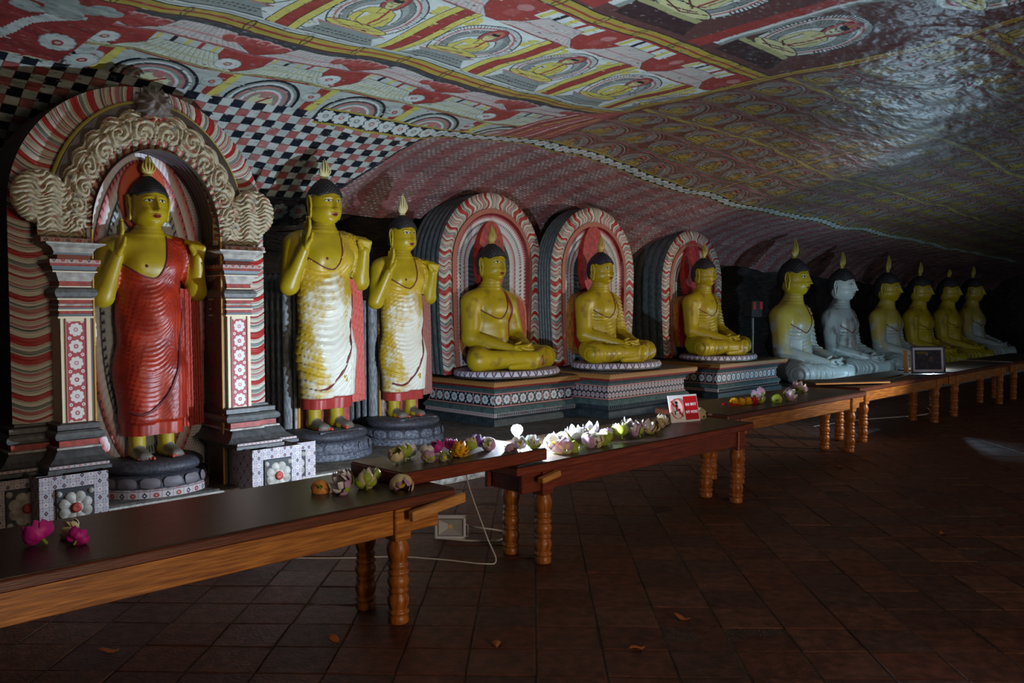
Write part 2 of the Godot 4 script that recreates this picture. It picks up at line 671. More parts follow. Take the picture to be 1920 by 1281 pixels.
func materials() -> void:
	var mottled := noise_tex(512, 0.012, rgb(150, 146, 140), rgb(255, 255, 255), 11)
	var fine := noise_tex(512, 0.05, rgb(0, 0, 0), rgb(255, 255, 255), 12)
	M.mottled = mottled
	M.fine = fine
	# woods
	var grain := noise_tex(512, 0.02, rgb(122, 68, 20), rgb(214, 146, 64), 21, 5)
	var grain_dark := noise_tex(512, 0.02, rgb(34, 24, 18), rgb(74, 54, 40), 22, 5)
	var grain_red := noise_tex(512, 0.02, rgb(92, 36, 20), rgb(150, 72, 44), 23, 5)
	var grain_pale := noise_tex(512, 0.02, rgb(160, 104, 48), rgb(222, 166, 92), 24, 5)
	M.wood = bumped(aged(mat(rgb(255, 255, 255), 0.42), grain, Vector3(0.35, 5.0, 5.0)), fine, 0.05)
	M.wood_leg = bumped(aged(mat(rgb(235, 215, 205), 0.38), grain, Vector3(4.0, 0.6, 4.0)), fine, 0.05)
	M.wood_leg_red = bumped(aged(mat(rgb(255, 230, 220), 0.4), grain_red, Vector3(4.0, 0.6, 4.0)), fine, 0.05)
	M.wood_red = bumped(aged(mat(rgb(255, 255, 255), 0.4), grain_red, Vector3(0.35, 5.0, 5.0)), fine, 0.05)
	M.wood_top = bumped(aged(mat(rgb(255, 255, 255), 0.38), grain_dark, Vector3(0.4, 4.0, 4.0)), fine, 0.06)
	M.wood_pale = bumped(aged(mat(rgb(255, 255, 255), 0.55), grain_pale, Vector3(0.5, 6.0, 6.0)), fine, 0.05)
	# plaster, rock, tiles
	M.plinth = bumped(aged(mat(rgb(196, 194, 186), 0.85), noise_tex(512, 0.02, rgb(110, 105, 100), rgb(255, 255, 255), 31, 5, 0.3), Vector3(1.2, 1.2, 1.2), true), fine, 0.6)
	M.ledge = bumped(aged(mat(rgb(92, 84, 76), 0.75), mottled, Vector3(1, 1, 1), true), fine, 0.5)
	M.rock = bumped(aged(mat(rgb(255, 255, 255), 0.85), noise_tex(512, 0.015, rgb(18, 17, 19), rgb(84, 74, 68), 33, 5), Vector3(0.4, 2.2, 0.8), true), fine, 2.0)
	M.mortar = bumped(aged(mat(rgb(84, 62, 51), 0.9), mottled, Vector3(2, 2, 2), true), fine, 0.6)
	M.wall = bumped(aged(mat(rgb(170, 160, 145), 0.9), mottled, Vector3(0.6, 0.6, 0.6), true), fine, 0.5)
	var tiles := []
	var tone := [rgb(112, 70, 53), rgb(102, 62, 48), rgb(118, 79, 63), rgb(94, 60, 48), rgb(112, 64, 46), rgb(98, 69, 59)]
	for k in tone.size():
		tiles.append(bumped(aged(mat(tone[k], 0.52 + 0.03 * (k % 3), 0.35), mottled, Vector3(1.6, 1.6, 1.6), true), fine, 0.25))
	M.tiles = tiles
	M.grey_stone = bumped(aged(mat(rgb(150, 152, 160), 0.6), noise_tex(512, 0.03, rgb(50, 50, 58), rgb(220, 224, 232), 34), Vector3(2, 2, 2), true), fine, 0.3)
	M.dark_stone = bumped(aged(mat(rgb(104, 102, 110), 0.6), noise_tex(512, 0.03, rgb(70, 68, 76), rgb(200, 200, 206), 36), Vector3(2, 2, 2), true), fine, 0.3)

# ---------------------------------------------------------------- floor, walls, ceiling
func room_drop(s: float, t: float) -> float:
	# the roof of the cave comes down towards its far end, most of all near the shrine wall
	var near := smoothstep(7.0, 10.5, s) * 0.30 + smoothstep(10.0, 24.0, s) * 0.32
	var far := smoothstep(9.0, 24.0, s) * 0.55
	return lerpf(far, near, clampf((-t - 3.0) / 3.0, 0.0, 1.0))

const PROF_A := [[-5.4, 5.4, 3.62], [-2.0, 2.0, 3.50], [0.0, 0.0, 3.44], [2.0, -2.0, 3.38], [4.0, -4.0, 3.32], [5.0, -5.0, 3.27], [5.6, -5.6, 3.19], [6.0, -6.0, 3.09], [6.4, -6.38, 2.93], [6.8, -6.72, 2.73], [7.2, -7.02, 2.50], [7.5, -7.2, 2.28]]
const PROF_B := [[-5.4, 5.4, 3.62], [-2.0, 2.0, 3.50], [0.0, 0.0, 3.44], [2.0, -2.0, 3.38], [4.0, -4.0, 3.32], [5.0, -5.0, 3.27], [5.6, -5.6, 3.20], [6.0, -6.0, 3.12], [6.6, -6.59, 3.03], [7.2, -7.17, 2.90], [7.6, -7.5, 2.70], [7.9, -7.7, 2.48]]

func prof(P: Array, q: float) -> Vector2:
	var w: float = lerpf(P[0][0], P[P.size() - 1][0], q)
	for k in P.size() - 1:
		if w <= P[k + 1][0]:
			var f: float = (w - P[k][0]) / (P[k + 1][0] - P[k][0])
			return Vector2(lerpf(P[k][1], P[k + 1][1], f), lerpf(P[k][2], P[k + 1][2], f))
	return Vector2(P[-1][1], P[-1][2])

# point of the ceiling at s along the wall and w from the hall towards the wall
func ceil_at(s: float, q: float) -> Vector3:
	var m := smoothstep(4.75, 5.45, s + (q - 0.94) * 4.0)
	var p := prof(PROF_A, q).lerp(prof(PROF_B, q), m)
	var wob := nz.get_noise_2d(s * 0.35, p.x * 0.35) * 0.07 + nz.get_noise_2d(s * 1.1 + 40.0, p.x * 1.1) * 0.022
	return Vector3(s, p.y - room_drop(s, p.x) + wob, p.x + nz.get_noise_2d(s * 0.5 + 9.0, q * 6.0) * 0.05 * smoothstep(0.85, 1.0, q))

func cave() -> void:
	# ceiling: one skin with two painted lengths
	var ns := [[-6.0, 7.9, 150], [7.9, 27.0, 150]]
	var cm := ArrayMesh.new()
	for k in 2:
		var n: int = ns[k][2]
		var nq := 120
		var pts := PackedVector3Array()
		var uvs := PackedVector2Array()
		for j in nq + 1:
			var q := 1.0 - pow(1.0 - float(j) / nq, 1.25)
			for i in n + 1:
				var s: float = lerpf(ns[k][0], ns[k][1], float(i) / n)
				pts.append(ceil_at(s, q))
				var m := smoothstep(4.75, 5.45, s + (q - 0.94) * 4.0)
				var w := lerpf(-5.4, lerpf(7.5, 7.9, m), q)
				if k == 0:
					uvs.append(Vector2((s + 2.6) / 10.5, (w - 0.6) / 7.5))
				else:
					uvs.append(Vector2((s - 7.9) / 20.0, (w - 0.6) / 7.5))
		var b := MB.new()
		b.sheet(n + 1, nq + 1, pts, uvs, PackedColorArray(), false, true)
		b.add_to(cm)
	cm.surface_set_material(0, mural(mural_near()))
	cm.surface_set_material(1, mural(mural_far()))
	var ce := struct("ceiling", cm, null, "cave ceiling covered in painted panels, checks and borders")
	# upper skin so that the roof has thickness
	var rb := MB.new()
	rb.box(Vector3(10.5, 4.1, 0.0), Vector3(34, 0.6, 12.0), 0.02)
	part("rock_mass", rb.mesh(), M.rock, ce)
	# back wall: a recess behind the lip of the ceiling, then down to the ledge
	var bp := PackedVector3Array()
	var nb := 26
	var n2 := 220
	for j in nb + 1:
		for i in n2 + 1:
			var s := lerpf(-6.0, 27.0, float(i) / n2)
			var lip := ceil_at(s, 1.0)
			var f := float(j) / nb
			var wob := nz.get_noise_2d(s * 0.8 + 70.0, f * 5.0) * 0.14
			var p := lip
			if j > 0:
				var back := lip.z - 0.75 + wob
				var g := (f - 1.0 / nb) / (1.0 - 1.0 / nb)
				p = Vector3(s, lerpf(lip.y + 0.10, 0.2, g), back + 0.55 * (1.0 - smoothstep(0.0, 0.22, g)) - 0.1 * g)
			bp.append(p)
	var bb := MB.new()
	bb.sheet(n2 + 1, nb + 1, bp, PackedVector2Array(), PackedColorArray(), false, true)
	struct("wall_back", bb.mesh(), M.rock, "dark rough rock wall behind the row of statues")
	# the low plastered ledge the statues stand on
	var lb := MB.new()
	lb.box(Vector3(10.5, 0.095, -7.3), Vector3(33, 0.31, 3.46), 0.03)
	struct("trim_1", lb.mesh(), M.plinth, "low whitewashed ledge along the foot of the shrine wall")
	var lt := MB.new()
	lt.box(Vector3(10.5, 0.256, -7.32), Vector3(33, 0.012, 3.40), 0.004)
	struct("trim_2", lt.mesh(), M.ledge, "dark worn top of the ledge under the statues")
	# front wall with two doorways and a window, end walls
	var wb := MB.new()
	var holes := [[1.5, 3.1, 0.0, 2.35], [12.45, 13.95, 0.0, 2.35], [20.3, 21.7, 0.9, 2.2]]
	var x := -6.0
	for h in holes:
		wb.box(Vector3((x + h[0]) / 2, 1.9, 4.8), Vector3(h[0] - x, 4.0, 0.5), 0.01)
		wb.box(Vector3((h[0] + h[1]) / 2, (h[3] + 3.9) / 2, 4.8), Vector3(h[1] - h[0], 3.9 - h[3], 0.5), 0.01)
		if h[2] > 0.0:
			wb.box(Vector3((h[0] + h[1]) / 2, h[2] / 2 - 0.05, 4.8), Vector3(h[1] - h[0], h[2] + 0.1, 0.5), 0.01)
		x = h[1]
	wb.box(Vector3((x + 27.5) / 2, 1.9, 4.8), Vector3(27.5 - x, 4.0, 0.5), 0.01)
	struct("wall_front", wb.mesh(), M.wall, "plastered front wall with doorways to daylight")
	var e1 := MB.new()
	e1.box(Vector3(-6.2, 1.9, -1.9), Vector3(0.5, 4.0, 13.8), 0.01)
	struct("wall_left", e1.mesh(), M.rock, "dark rock wall closing the near end of the cave")
	var e2 := MB.new()
	e2.box(Vector3(27.2, 1.9, -1.9), Vector3(0.5, 4.0, 13.8), 0.01)
	struct("wall_right", e2.mesh(), M.rock, "dark rock wall closing the far end of the cave")
	# floor: a bed of mortar with worn clay tiles laid askew to the wall
	var fb := MB.new()
	fb.box(Vector3(10.5, -0.1545, -2.0), Vector3(33.5, 0.3, 14.0), 0.01)
	var fl := struct("floor", fb.mesh(), M.mortar, "floor of worn reddish brown clay tiles")
	var ob := MB.new()
	ob.box(Vector3(10.5, -0.2, 9.0), Vector3(60, 0.3, 8.0), 0.01)
	struct("floor_outside", ob.mesh(), M.wall, "paved terrace in daylight outside the front wall")
	tiles(fl)

func tiles(fl: Node3D) -> void:
	var yaw := deg_to_rad(-46.4)
	var right := Vector3(cos(yaw), 0, -sin(yaw))
	var fwd := Vector3(-sin(yaw), 0, -cos(yaw))
	var W := 0.295
	var D := 0.275
	# a few worn shapes
	var shapes := []
	for k in 6:
		var b := MB.new()
		var r := RandomNumberGenerator.new()
		r.seed = 50 + k
		var hw := W * 0.5 - 0.0022
		var hd := D * 0.5 - 0.0022
		var top := []
		var rim := []
		for q in [[-1, -1], [1, -1], [1, 1], [-1, 1]]:
			var wx := hw - r.randf_range(0.0, 0.004)
			var wd := hd - r.randf_range(0.0, 0.004)
			var lift := r.randf_range(-0.0015, 0.0015)
			top.append(Vector3(q[0] * (wx - 0.004), lift, q[1] * (wd - 0.004)))
			rim.append(Vector3(q[0] * wx, lift - 0.003, q[1] * wd))
		b.face(top, Vector3.UP)
		for i in 4:
			var j := (i + 1) % 4
			var o: Vector3 = (rim[i] + rim[j]) * 0.5
			b.face([rim[i], rim[j], top[j], top[i]], o + Vector3(0, 0.05, 0))
			b.face([rim[i] + Vector3(0, -0.02, 0), rim[j] + Vector3(0, -0.02, 0), rim[j], rim[i]], o)
		shapes.append(b)
	var meshes := []
	for b in shapes:
		meshes.append(b.mesh())
	var all := []
	for j in range(-22, 70):
		for i in range(-50, 60):
			var f := 4.35 + (j + 0.5) * D
			var r := -2.05 + (i + 0.5) * W
			var p := right * r + fwd * f
			if p.x < -5.9 or p.x > 26.9 or p.z > 4.5 or p.z < -5.62:
				continue
			var far := 1e3 + p.length()
			if f > 3.2 and absf(r) < f * 0.62 + 0.2:
				far = f
			all.append([far, p])
	all.sort_custom(func(a, b): return a[0] < b[0])
	var rest := MB.new()
	var tr := RandomNumberGenerator.new()
	tr.seed = 5
	for k in all.size():
		var p: Vector3 = all[k][1]
		var tilt := Basis(right, tr.randf_range(-0.008, 0.008)) * Basis(fwd, tr.randf_range(-0.008, 0.008)) * Basis(Vector3.UP, -deg_to_rad(-46.4) * -1.0 + tr.randf_range(-0.006, 0.006))
		p.y = tr.randf_range(-0.004, 0.002)
		var which := tr.randi_range(0, 5)
		if k < 300:
			var o := part("floor_tile", meshes[which], M.tiles[tr.randi_range(0, 5)], fl, p)
			o.basis = tilt
		else:
			var src: MB = shapes[which]
			var base := rest.v.size()
			for q in src.v.size():
				rest.vert(p + tilt * src.v[q])
			for q in src.idx:
				rest.idx.append(base + q)
	var ro := part("floor_tile_field", rest.mesh(), M.tiles[0], fl)
	ro.set_meta("kind", "stuff")

# ---------------------------------------------------------------- murals
func mural(im: Image) -> StandardMaterial3D:
	var m := mat(Color.WHITE, 0.40, 0.5)
	m.albedo_texture = tex(im)
	var n := FastNoiseLite.new()
	n.seed = 8; n.frequency = 0.045; n.fractal_octaves = 4
	var h := n.get_seamless_image(1024, 1024)
	bumped(m, tex(h), 1.6)
	return m

const WHITE_P := Color(0.70, 0.74, 0.72)
const GREY_P := Color(0.46, 0.50, 0.48)
const RED_P := Color(0.52, 0.20, 0.19)
const PINK_P := Color(0.62, 0.42, 0.41)
const OCHRE := Color(0.58, 0.52, 0.23)
const GOLD_P := Color(0.68, 0.66, 0.34)
const NAVY := Color(0.08, 0.10, 0.13)
const MAROON := Color(0.30, 0.17, 0.17)
const RUST_P := Color(0.38, 0.22, 0.19)
const ROSE_P := Color(0.52, 0.37, 0.38)

# a painted seated figure in its ringed halo, centred at (x, y), rx wide and ry high each way; the picture's y runs down
func painted_figure(p: Painter, x: float, y: float, rx: float, ry: float, robe: Color, back: Color, fine := true, pale := WHITE_P) -> void:
	var w := minf(rx, ry)
	var line := NAVY.lerp(back, 0.25)
	# rings of the halo, open at the bottom, with rays between them
	p.ell(x, y, rx, ry, line)
	p.ell(x, y, rx * 0.97, ry * 0.97, pale)
	if fine:
		for k in 52:
			var a := PI * 0.9 + PI * 1.2 * k / 51.0
			p.stroke([Vector2(x + cos(a) * rx * 0.86, y + sin(a) * ry * 0.86), Vector2(x + cos(a) * rx * 0.96, y + sin(a) * ry * 0.96)], w * 0.022, line)
	p.ell(x, y, rx * 0.86, ry * 0.86, PINK_P.lerp(RED_P, 0.4))
	p.ell(x, y, rx * 0.82, ry * 0.82, pale.lerp(PINK_P, 0.2))
	p.ell(x, y, rx * 0.75, ry * 0.75, line)
	p.ell(x, y, rx * 0.73, ry * 0.73, GREY_P)
	if fine:
		for k in 40:
			var a := PI * 0.95 + PI * 1.1 * k / 39.0
			p.stroke([Vector2(x + cos(a) * rx * 0.60, y + sin(a) * ry * 0.62), Vector2(x + cos(a) * rx * 0.72, y + sin(a) * ry * 0.72)], w * 0.016, NAVY.lerp(GREY_P, 0.4))
	p.ell(x, y, rx * 0.60, ry * 0.62, back)
	p.ell(x, y + ry * 0.08, rx * 0.55, ry * 0.52, line)
	p.ell(x, y + ry * 0.08, rx * 0.53, ry * 0.50, pale)
	# head glory
	p.ell(x, y - ry * 0.52, rx * 0.28, ry * 0.36, line)
	p.ell(x, y - ry * 0.52, rx * 0.26, ry * 0.34, RED_P)
	p.ell(x, y - ry * 0.50, rx * 0.21, ry * 0.28, PINK_P.lerp(RED_P, 0.35))
	# body with sloping shoulders, folded legs
	var bodypts := [Vector2(x - 0.09 * rx, y - 0.28 * ry), Vector2(x - 0.34 * rx, y - 0.16 * ry), Vector2(x - 0.44 * rx, y + 0.06 * ry), Vector2(x - 0.46 * rx, y + 0.34 * ry), Vector2(x - 0.22 * rx, y + 0.50 * ry), Vector2(x + 0.22 * rx, y + 0.50 * ry), Vector2(x + 0.46 * rx, y + 0.34 * ry), Vector2(x + 0.44 * rx, y + 0.06 * ry), Vector2(x + 0.34 * rx, y - 0.16 * ry), Vector2(x + 0.09 * rx, y - 0.28 * ry)]
	p.poly(bodypts, robe)
	bodypts.append(bodypts[0])
	p.stroke(bodypts, w * 0.02, line)
	p.ell(x, y + 0.60 * ry, 0.80 * rx, 0.17 * ry, line)
	p.ell(x, y + 0.60 * ry, 0.77 * rx, 0.15 * ry, robe)
	p.poly([Vector2(x - 0.30 * rx, y + 0.02 * ry), Vector2(x - 0.14 * rx, y + 0.05 * ry), Vector2(x - 0.22 * rx, y + 0.34 * ry)], pale)
	p.stroke([Vector2(x - 0.30 * rx, y), Vector2(x - 0.24 * rx, y + 0.38 * ry), Vector2(x + 0.08 * rx, y + 0.50 * ry)], w * 0.022, MAROON)
	p.stroke([Vector2(x + 0.30 * rx, y), Vector2(x + 0.26 * rx, y + 0.38 * ry), Vector2(x - 0.02 * rx, y + 0.48 * ry)], w * 0.022, MAROON)
	p.stroke([Vector2(x + 0.10 * rx, y - 0.26 * ry), Vector2(x + 0.16 * rx, y + 0.1 * ry), Vector2(x + 0.10 * rx, y + 0.44 * ry)], w * 0.055, RED_P)
	p.stroke([Vector2(x - 0.10 * rx, y - 0.24 * ry), Vector2(x - 0.06 * rx, y - 0.04 * ry), Vector2(x + 0.12 * rx, y - 0.14 * ry)], w * 0.02, MAROON)
	p.stroke([Vector2(x - 0.66 * rx, y + 0.56 * ry), Vector2(x, y + 0.68 * ry), Vector2(x + 0.62 * rx, y + 0.55 * ry)], w * 0.022, MAROON)
	p.stroke([Vector2(x - 0.40 * rx, y + 0.66 * ry), Vector2(x + 0.30 * rx, y + 0.56 * ry)], w * 0.022, MAROON)
	# head
	p.ell(x, y - 0.44 * ry, 0.15 * rx, 0.19 * ry, line)
	p.ell(x, y - 0.44 * ry, 0.135 * rx, 0.175 * ry, robe.lerp(pale, 0.35))
	p.ell(x, y - 0.585 * ry, 0.135 * rx, 0.065 * ry, NAVY)
	p.poly([Vector2(x - 0.035 * rx, y - 0.63 * ry), Vector2(x, y - 0.80 * ry), Vector2(x + 0.035 * rx, y - 0.63 * ry)], OCHRE)
	if fine:
		for sd in [-1.0, 1.0]:
			p.stroke([Vector2(x + sd * 0.035 * rx, y - 0.46 * ry), Vector2(x + sd * 0.09 * rx, y - 0.465 * ry)], w * 0.025, NAVY)
			p.stroke([Vector2(x + sd * 0.03 * rx, y - 0.515 * ry), Vector2(x + sd * 0.10 * rx, y - 0.51 * ry)], w * 0.014, MAROON)
		p.stroke([Vector2(x, y - 0.46 * ry), Vector2(x + 0.015 * rx, y - 0.40 * ry)], w * 0.014, MAROON)
		p.stroke([Vector2(x - 0.035 * rx, y - 0.355 * ry), Vector2(x + 0.035 * rx, y - 0.355 * ry)], w * 0.025, RED_P)

# a swept tiled roof with upturned ends, its ridge at y0 and eaves at y1
func painted_roof(p: Painter, x0: float, x1: float, y0: float, y1: float, tint: Color) -> void:
	var m := (x0 + x1) / 2
	var hw := (x1 - x0) / 2
	var h := y1 - y0
	var pts := [Vector2(m - hw * 0.45, y0), Vector2(m - hw * 0.62, y0 + h * 0.55), Vector2(x0, y1), Vector2(m - hw * 0.5, y1 - h * 0.10), Vector2(m + hw * 0.5, y1 - h * 0.10), Vector2(x1, y1), Vector2(m + hw * 0.62, y0 + h * 0.55), Vector2(m + hw * 0.45, y0)]
	p.poly(pts, WHITE_P.lerp(tint, 0.25))
	for q in 15:
		var f := q / 14.0 * 2.0 - 1.0
		p.stroke([Vector2(m + f * hw * 0.45, y0), Vector2(m + f * hw * 0.62, y0 + h * 0.6), Vector2(m + f * hw * 0.8, y1 - h * 0.08)], 0.005, GREY_P)
	p.stroke([Vector2(m - hw * 0.6, y0 + h * 0.5), Vector2(m + hw * 0.6, y0 + h * 0.5)], 0.014, tint.lerp(WHITE_P, 0.3))
	p.stroke([Vector2(x0, y1), Vector2(m - hw * 0.5, y1 - h * 0.10), Vector2(m + hw * 0.5, y1 - h * 0.10), Vector2(x1, y1)], 0.026, tint)
	pts.append(pts[0])
	p.stroke(pts, 0.006, NAVY.lerp(GREY_P, 0.3))

func painted_shrine(p: Painter, x: float, y: float, r: float) -> void:
	# rings of a small shrine, its lower half lost below the border
	var cols := [NAVY, GREY_P, WHITE_P, NAVY.lerp(GREY_P, 0.4), PINK_P, GREY_P, WHITE_P, PINK_P, GREY_P]
	for k in cols.size():
		var f := 1.0 - k * 0.075
		p.ell(x, y, r * f, r * f * 1.1, cols[k])
	p.ell(x, y + 0.05 * r, r * 0.34, r * 0.42, WHITE_P.lerp(GOLD_P, 0.4))
	p.ell(x, y - r * 0.32, r * 0.13, r * 0.15, PINK_P)
	p.stroke([Vector2(x - r * 0.2, y + r * 0.2), Vector2(x + r * 0.2, y - r * 0.25)], r * 0.06, RED_P)

func mural_near() -> Image:
	var p := Painter.new(2048, 1463, RED_P)
	p.s = 195.0; p.ox = -2.6; p.oy = 0.6
	var r := RandomNumberGenerator.new()
	r.seed = 77
	# hall side: maroon panels with pale figures in ovals
	p.rect(-2.6, 0.6, 7.9, 3.5, MAROON.lerp(GREY_P, 0.12))
	for k in 9:
		var x := -3.5 + k * 1.15
		p.poly([Vector2(x - 0.56, 0.6), Vector2(x - 0.46, 0.6), Vector2(x - 0.44, 3.4), Vector2(x - 0.60, 3.4)], RED_P)
		p.rect(x - 0.44, 1.0, x - 0.38, 3.3, WHITE_P)
		p.rect(x - 0.38, 1.0, x - 0.33, 3.3, GREY_P)
		painted_figure(p, x + 0.02, 2.82, 0.36, 0.42, GOLD_P.lerp(WHITE_P, 0.45), GREY_P)
		p.poly([Vector2(x - 0.34, 3.16), Vector2(x + 0.30, 3.16), Vector2(x + 0.44, 3.36), Vector2(x - 0.30, 3.36)], NAVY.lerp(MAROON, 0.5))
		p.rect(x - 0.33, 3.12, x + 0.3, 3.17, GREY_P.lerp(GOLD_P, 0.5))
		painted_figure(p, x + 0.02, 1.55, 0.36, 0.44, GOLD_P.lerp(WHITE_P, 0.35), GREY_P)
	for k in 40:
		var x := -2.6 + k * 0.26
		p.stroke([Vector2(x, 0.6), Vector2(x + 0.10, 1.0)], 0.03, WHITE_P if k % 2 else GREY_P)
	cord(p, 3.5)
	# tiled roofs on red above the near row of figures
	p.rect(-2.6, 3.58, 7.9, 4.05, RED_P)
	for k in 16:
		var x := -2.55 + k * 0.80
		p.rect(x + 0.10, 3.60, x + 0.62, 3.76, WHITE_P)
		for q in 5:
			p.rect(x + 0.12 + q * 0.10, 3.60, x + 0.16 + q * 0.10, 3.75, [GOLD_P, NAVY, GOLD_P, RED_P, GOLD_P][q])
		painted_roof(p, x - 0.02, x + 0.74, 3.72, 4.02, PINK_P.lerp(RED_P, 0.3))
		p.ell(x + 0.79, 3.72, 0.05, 0.06, PINK_P)
		p.ell(x + 0.79, 3.84, 0.05, 0.06, RED_P.lerp(PINK_P, 0.3))
	# the near row of figures, each in its white bay
	p.rect(-2.6, 4.0, 7.9, 4.95, WHITE_P)
	for k in 13:
		var x := -1.57 + k * 0.80
		for q in [[-0.50, -0.435, GOLD_P], [-0.435, -0.345, RED_P], [-0.345, -0.285, GOLD_P]]:
			p.rect(x + q[0], 4.0, x + q[1], 4.88, q[2])
			p.stroke([Vector2(x + q[0], 4.0), Vector2(x + q[0], 4.88)], 0.006, NAVY)
		p.stroke([Vector2(x - 0.285, 4.0), Vector2(x - 0.285, 4.88)], 0.006, NAVY)
		for q in 5:
			p.ell(x - 0.24 + r.randf_range(-0.02, 0.02), 4.06 + q * 0.03, 0.03, 0.02, GOLD_P)
			p.ell(x + 0.26 + r.randf_range(-0.02, 0.02), 4.06 + q * 0.03, 0.03, 0.02, GOLD_P)
		painted_figure(p, x, 4.40, 0.285, 0.37, GOLD_P, GREY_P.lerp(WHITE_P, 0.3))
		p.poly([Vector2(x - 0.25, 4.67), Vector2(x + 0.24, 4.67), Vector2(x + 0.20, 4.73), Vector2(x + 0.28, 4.86), Vector2(x - 0.28, 4.86), Vector2(x - 0.20, 4.73)], GREY_P)
		p.stroke([Vector2(x - 0.25, 4.67), Vector2(x + 0.24, 4.67)], 0.016, PINK_P)
		for q in 26:
			p.ell(x - 0.2 + (q % 13) * 0.033, 4.755 + (q / 13) * 0.04, 0.010, 0.010, NAVY.lerp(GREY_P, 0.45))
		p.stroke([Vector2(x - 0.28, 4.86), Vector2(x + 0.28, 4.86)], 0.010, NAVY)
	p.rect(-2.6, 4.87, 7.9, 4.94, WHITE_P.lerp(GREY_P, 0.3))
	p.stroke([Vector2(-2.6, 4.90), Vector2(7.9, 4.90)], 0.008, GREY_P)
	cord(p, 5.0)
	# scalloped red clouds on dark, white lotuses, roofs over half hidden shrines
	p.rect(-2.6, 5.08, 7.9, 5.20, NAVY.lerp(GREY_P, 0.3))
	p.rect(-2.6, 5.17, 7.9, 6.05, RED_P)
	for k in 15:
		var x := -2.75 + k * 0.80
		for q in 6:
			p.ell(x + 0.075 * q - 0.17, 5.17 + 0.012 * absf(q - 2.5), 0.058, 0.05, PINK_P.lerp(WHITE_P, 0.3))
			p.ell(x + 0.075 * q - 0.17, 5.185 + 0.012 * absf(q - 2.5), 0.050, 0.046, RED_P.lerp(PINK_P, 0.25))
		p.rect(x + 0.22, 5.33, x + 0.66, 5.52, WHITE_P.lerp(GREY_P, 0.3))
		for q in 5:
			p.rect(x + 0.24 + q * 0.09, 5.34, x + 0.265 + q * 0.09, 5.46, [GOLD_P, NAVY, GOLD_P, RED_P, GOLD_P][q])
		painted_roof(p, x + 0.06, x + 0.86, 5.13, 5.36, PINK_P.lerp(RED_P, 0.25))
		painted_roof(p, x + 0.02, x + 0.90, 5.44, 5.68, GOLD_P.lerp(GREY_P, 0.4))
		p.rect(x + 0.12, 5.68, x + 0.80, 6.05, WHITE_P.lerp(GREY_P, 0.45))
		painted_shrine(p, x + 0.46, 6.0, 0.29)
		p.poly([Vector2(x + 0.10, 5.68), Vector2(x + 0.16, 5.68), Vector2(x + 0.12, 6.05), Vector2(x + 0.04, 6.05)], GOLD_P)
		p.rosette(x - 0.02, 5.55, 0.095, WHITE_P, RED_P.lerp(WHITE_P, 0.2), GREY_P, 12)
		p.rosette(x + 0.0, 5.83, 0.08, WHITE_P.lerp(GREY_P, 0.3), RED_P, GREY_P, 12)
	# near end: red ground with lotuses and a grey tree
	p.poly([Vector2(-2.6, 5.08), Vector2(2.05, 5.08), Vector2(1.9, 6.0), Vector2(-2.6, 6.0)], RED_P.lerp(MAROON, 0.2))
	for q in [[1.82, 5.74], [1.2, 5.4], [1.35, 5.9], [0.9, 5.75], [0.4, 5.4], [0.2, 5.8], [-0.6, 5.5], [2.02, 5.92]]:
		p.rosette(q[0], q[1], 0.11, WHITE_P.lerp(GREY_P, 0.2), RED_P, GREY_P, 12)
	p.stroke([Vector2(1.45, 6.0), Vector2(1.60, 5.62), Vector2(1.72, 5.40)], 0.06, WHITE_P.lerp(GREY_P, 0.2))
	p.stroke([Vector2(1.62, 5.58), Vector2(1.85, 5.36)], 0.035, WHITE_P.lerp(GREY_P, 0.2))
	for q in 26:
		p.ell(1.72 + r.randf_range(-0.26, 0.26), 5.27 + r.randf_range(-0.10, 0.14), 0.07, 0.05, GREY_P.lerp(WHITE_P, r.randf() * 0.35))
	# beyond the crossing border: many small ochre figures
	p.rect(6.38, 0.6, 7.9, 6.0, RUST_P)
	small_figures(p, 6.44, 7.95, 0.6, 6.0, 0.2)
	p.rect(6.30, 0.6, 6.41, 5.2, NAVY.lerp(OCHRE, 0.3))
	p.rect(6.315, 0.6, 6.395, 5.2, OCHRE)
	p.stroke([Vector2(6.355, 0.6), Vector2(6.355, 5.2)], 0.014, RED_P)
	p.poly([Vector2(6.0, 5.2), Vector2(6.41, 4.9), Vector2(6.41, 6.0), Vector2(5.6, 6.0)], RED_P.lerp(PINK_P, 0.4))
	for k in 8:
		p.stroke([Vector2(5.7 + k * 0.09, 5.95), Vector2(6.05 + k * 0.05, 5.2)], 0.016, [WHITE_P, MAROON, GOLD_P, PINK_P][k % 4])
	# checks
	var cell := 0.088
	for i in range(0, 130):
		for j in range(0, 26):
			var x := -2.6 + i * cell
			var y := 6.02 + j * cell
			if y > 7.2 or x > 5.6:
				continue
			var c := WHITE_P.lerp(GREY_P, 0.1 + 0.3 * r.randf())
			if (i + j) % 2:
				c = NAVY.lerp(Color(0.10, 0.13, 0.18), r.randf()) if (j % 2) == 0 else RED_P.lerp(PINK_P, r.randf_range(0.4, 1.0))
			p.rect(x, y, x + cell, y + cell, c)
			if (i + j) % 2:
				p.stroke([Vector2(x, y), Vector2(x + cell, y)], 0.004, MAROON)
				p.stroke([Vector2(x, y), Vector2(x, y + cell)], 0.004, MAROON)
	# dark flowered strip under the checks
	p.rect(-2.6, 7.18, 5.6, 8.1, MAROON.lerp(NAVY, 0.7))
	p.stroke([Vector2(-2.6, 7.18), Vector2(5.4, 7.18)], 0.03, NAVY.lerp(GREY_P, 0.3))
	for k in 40:
		p.rosette(-2.5 + k * 0.2, 7.33, 0.10, GREY_P, RED_P, NAVY, 8)
		p.rosette(-2.4 + k * 0.2, 7.52, 0.07, NAVY.lerp(GREY_P, 0.5), RED_P, NAVY, 8)
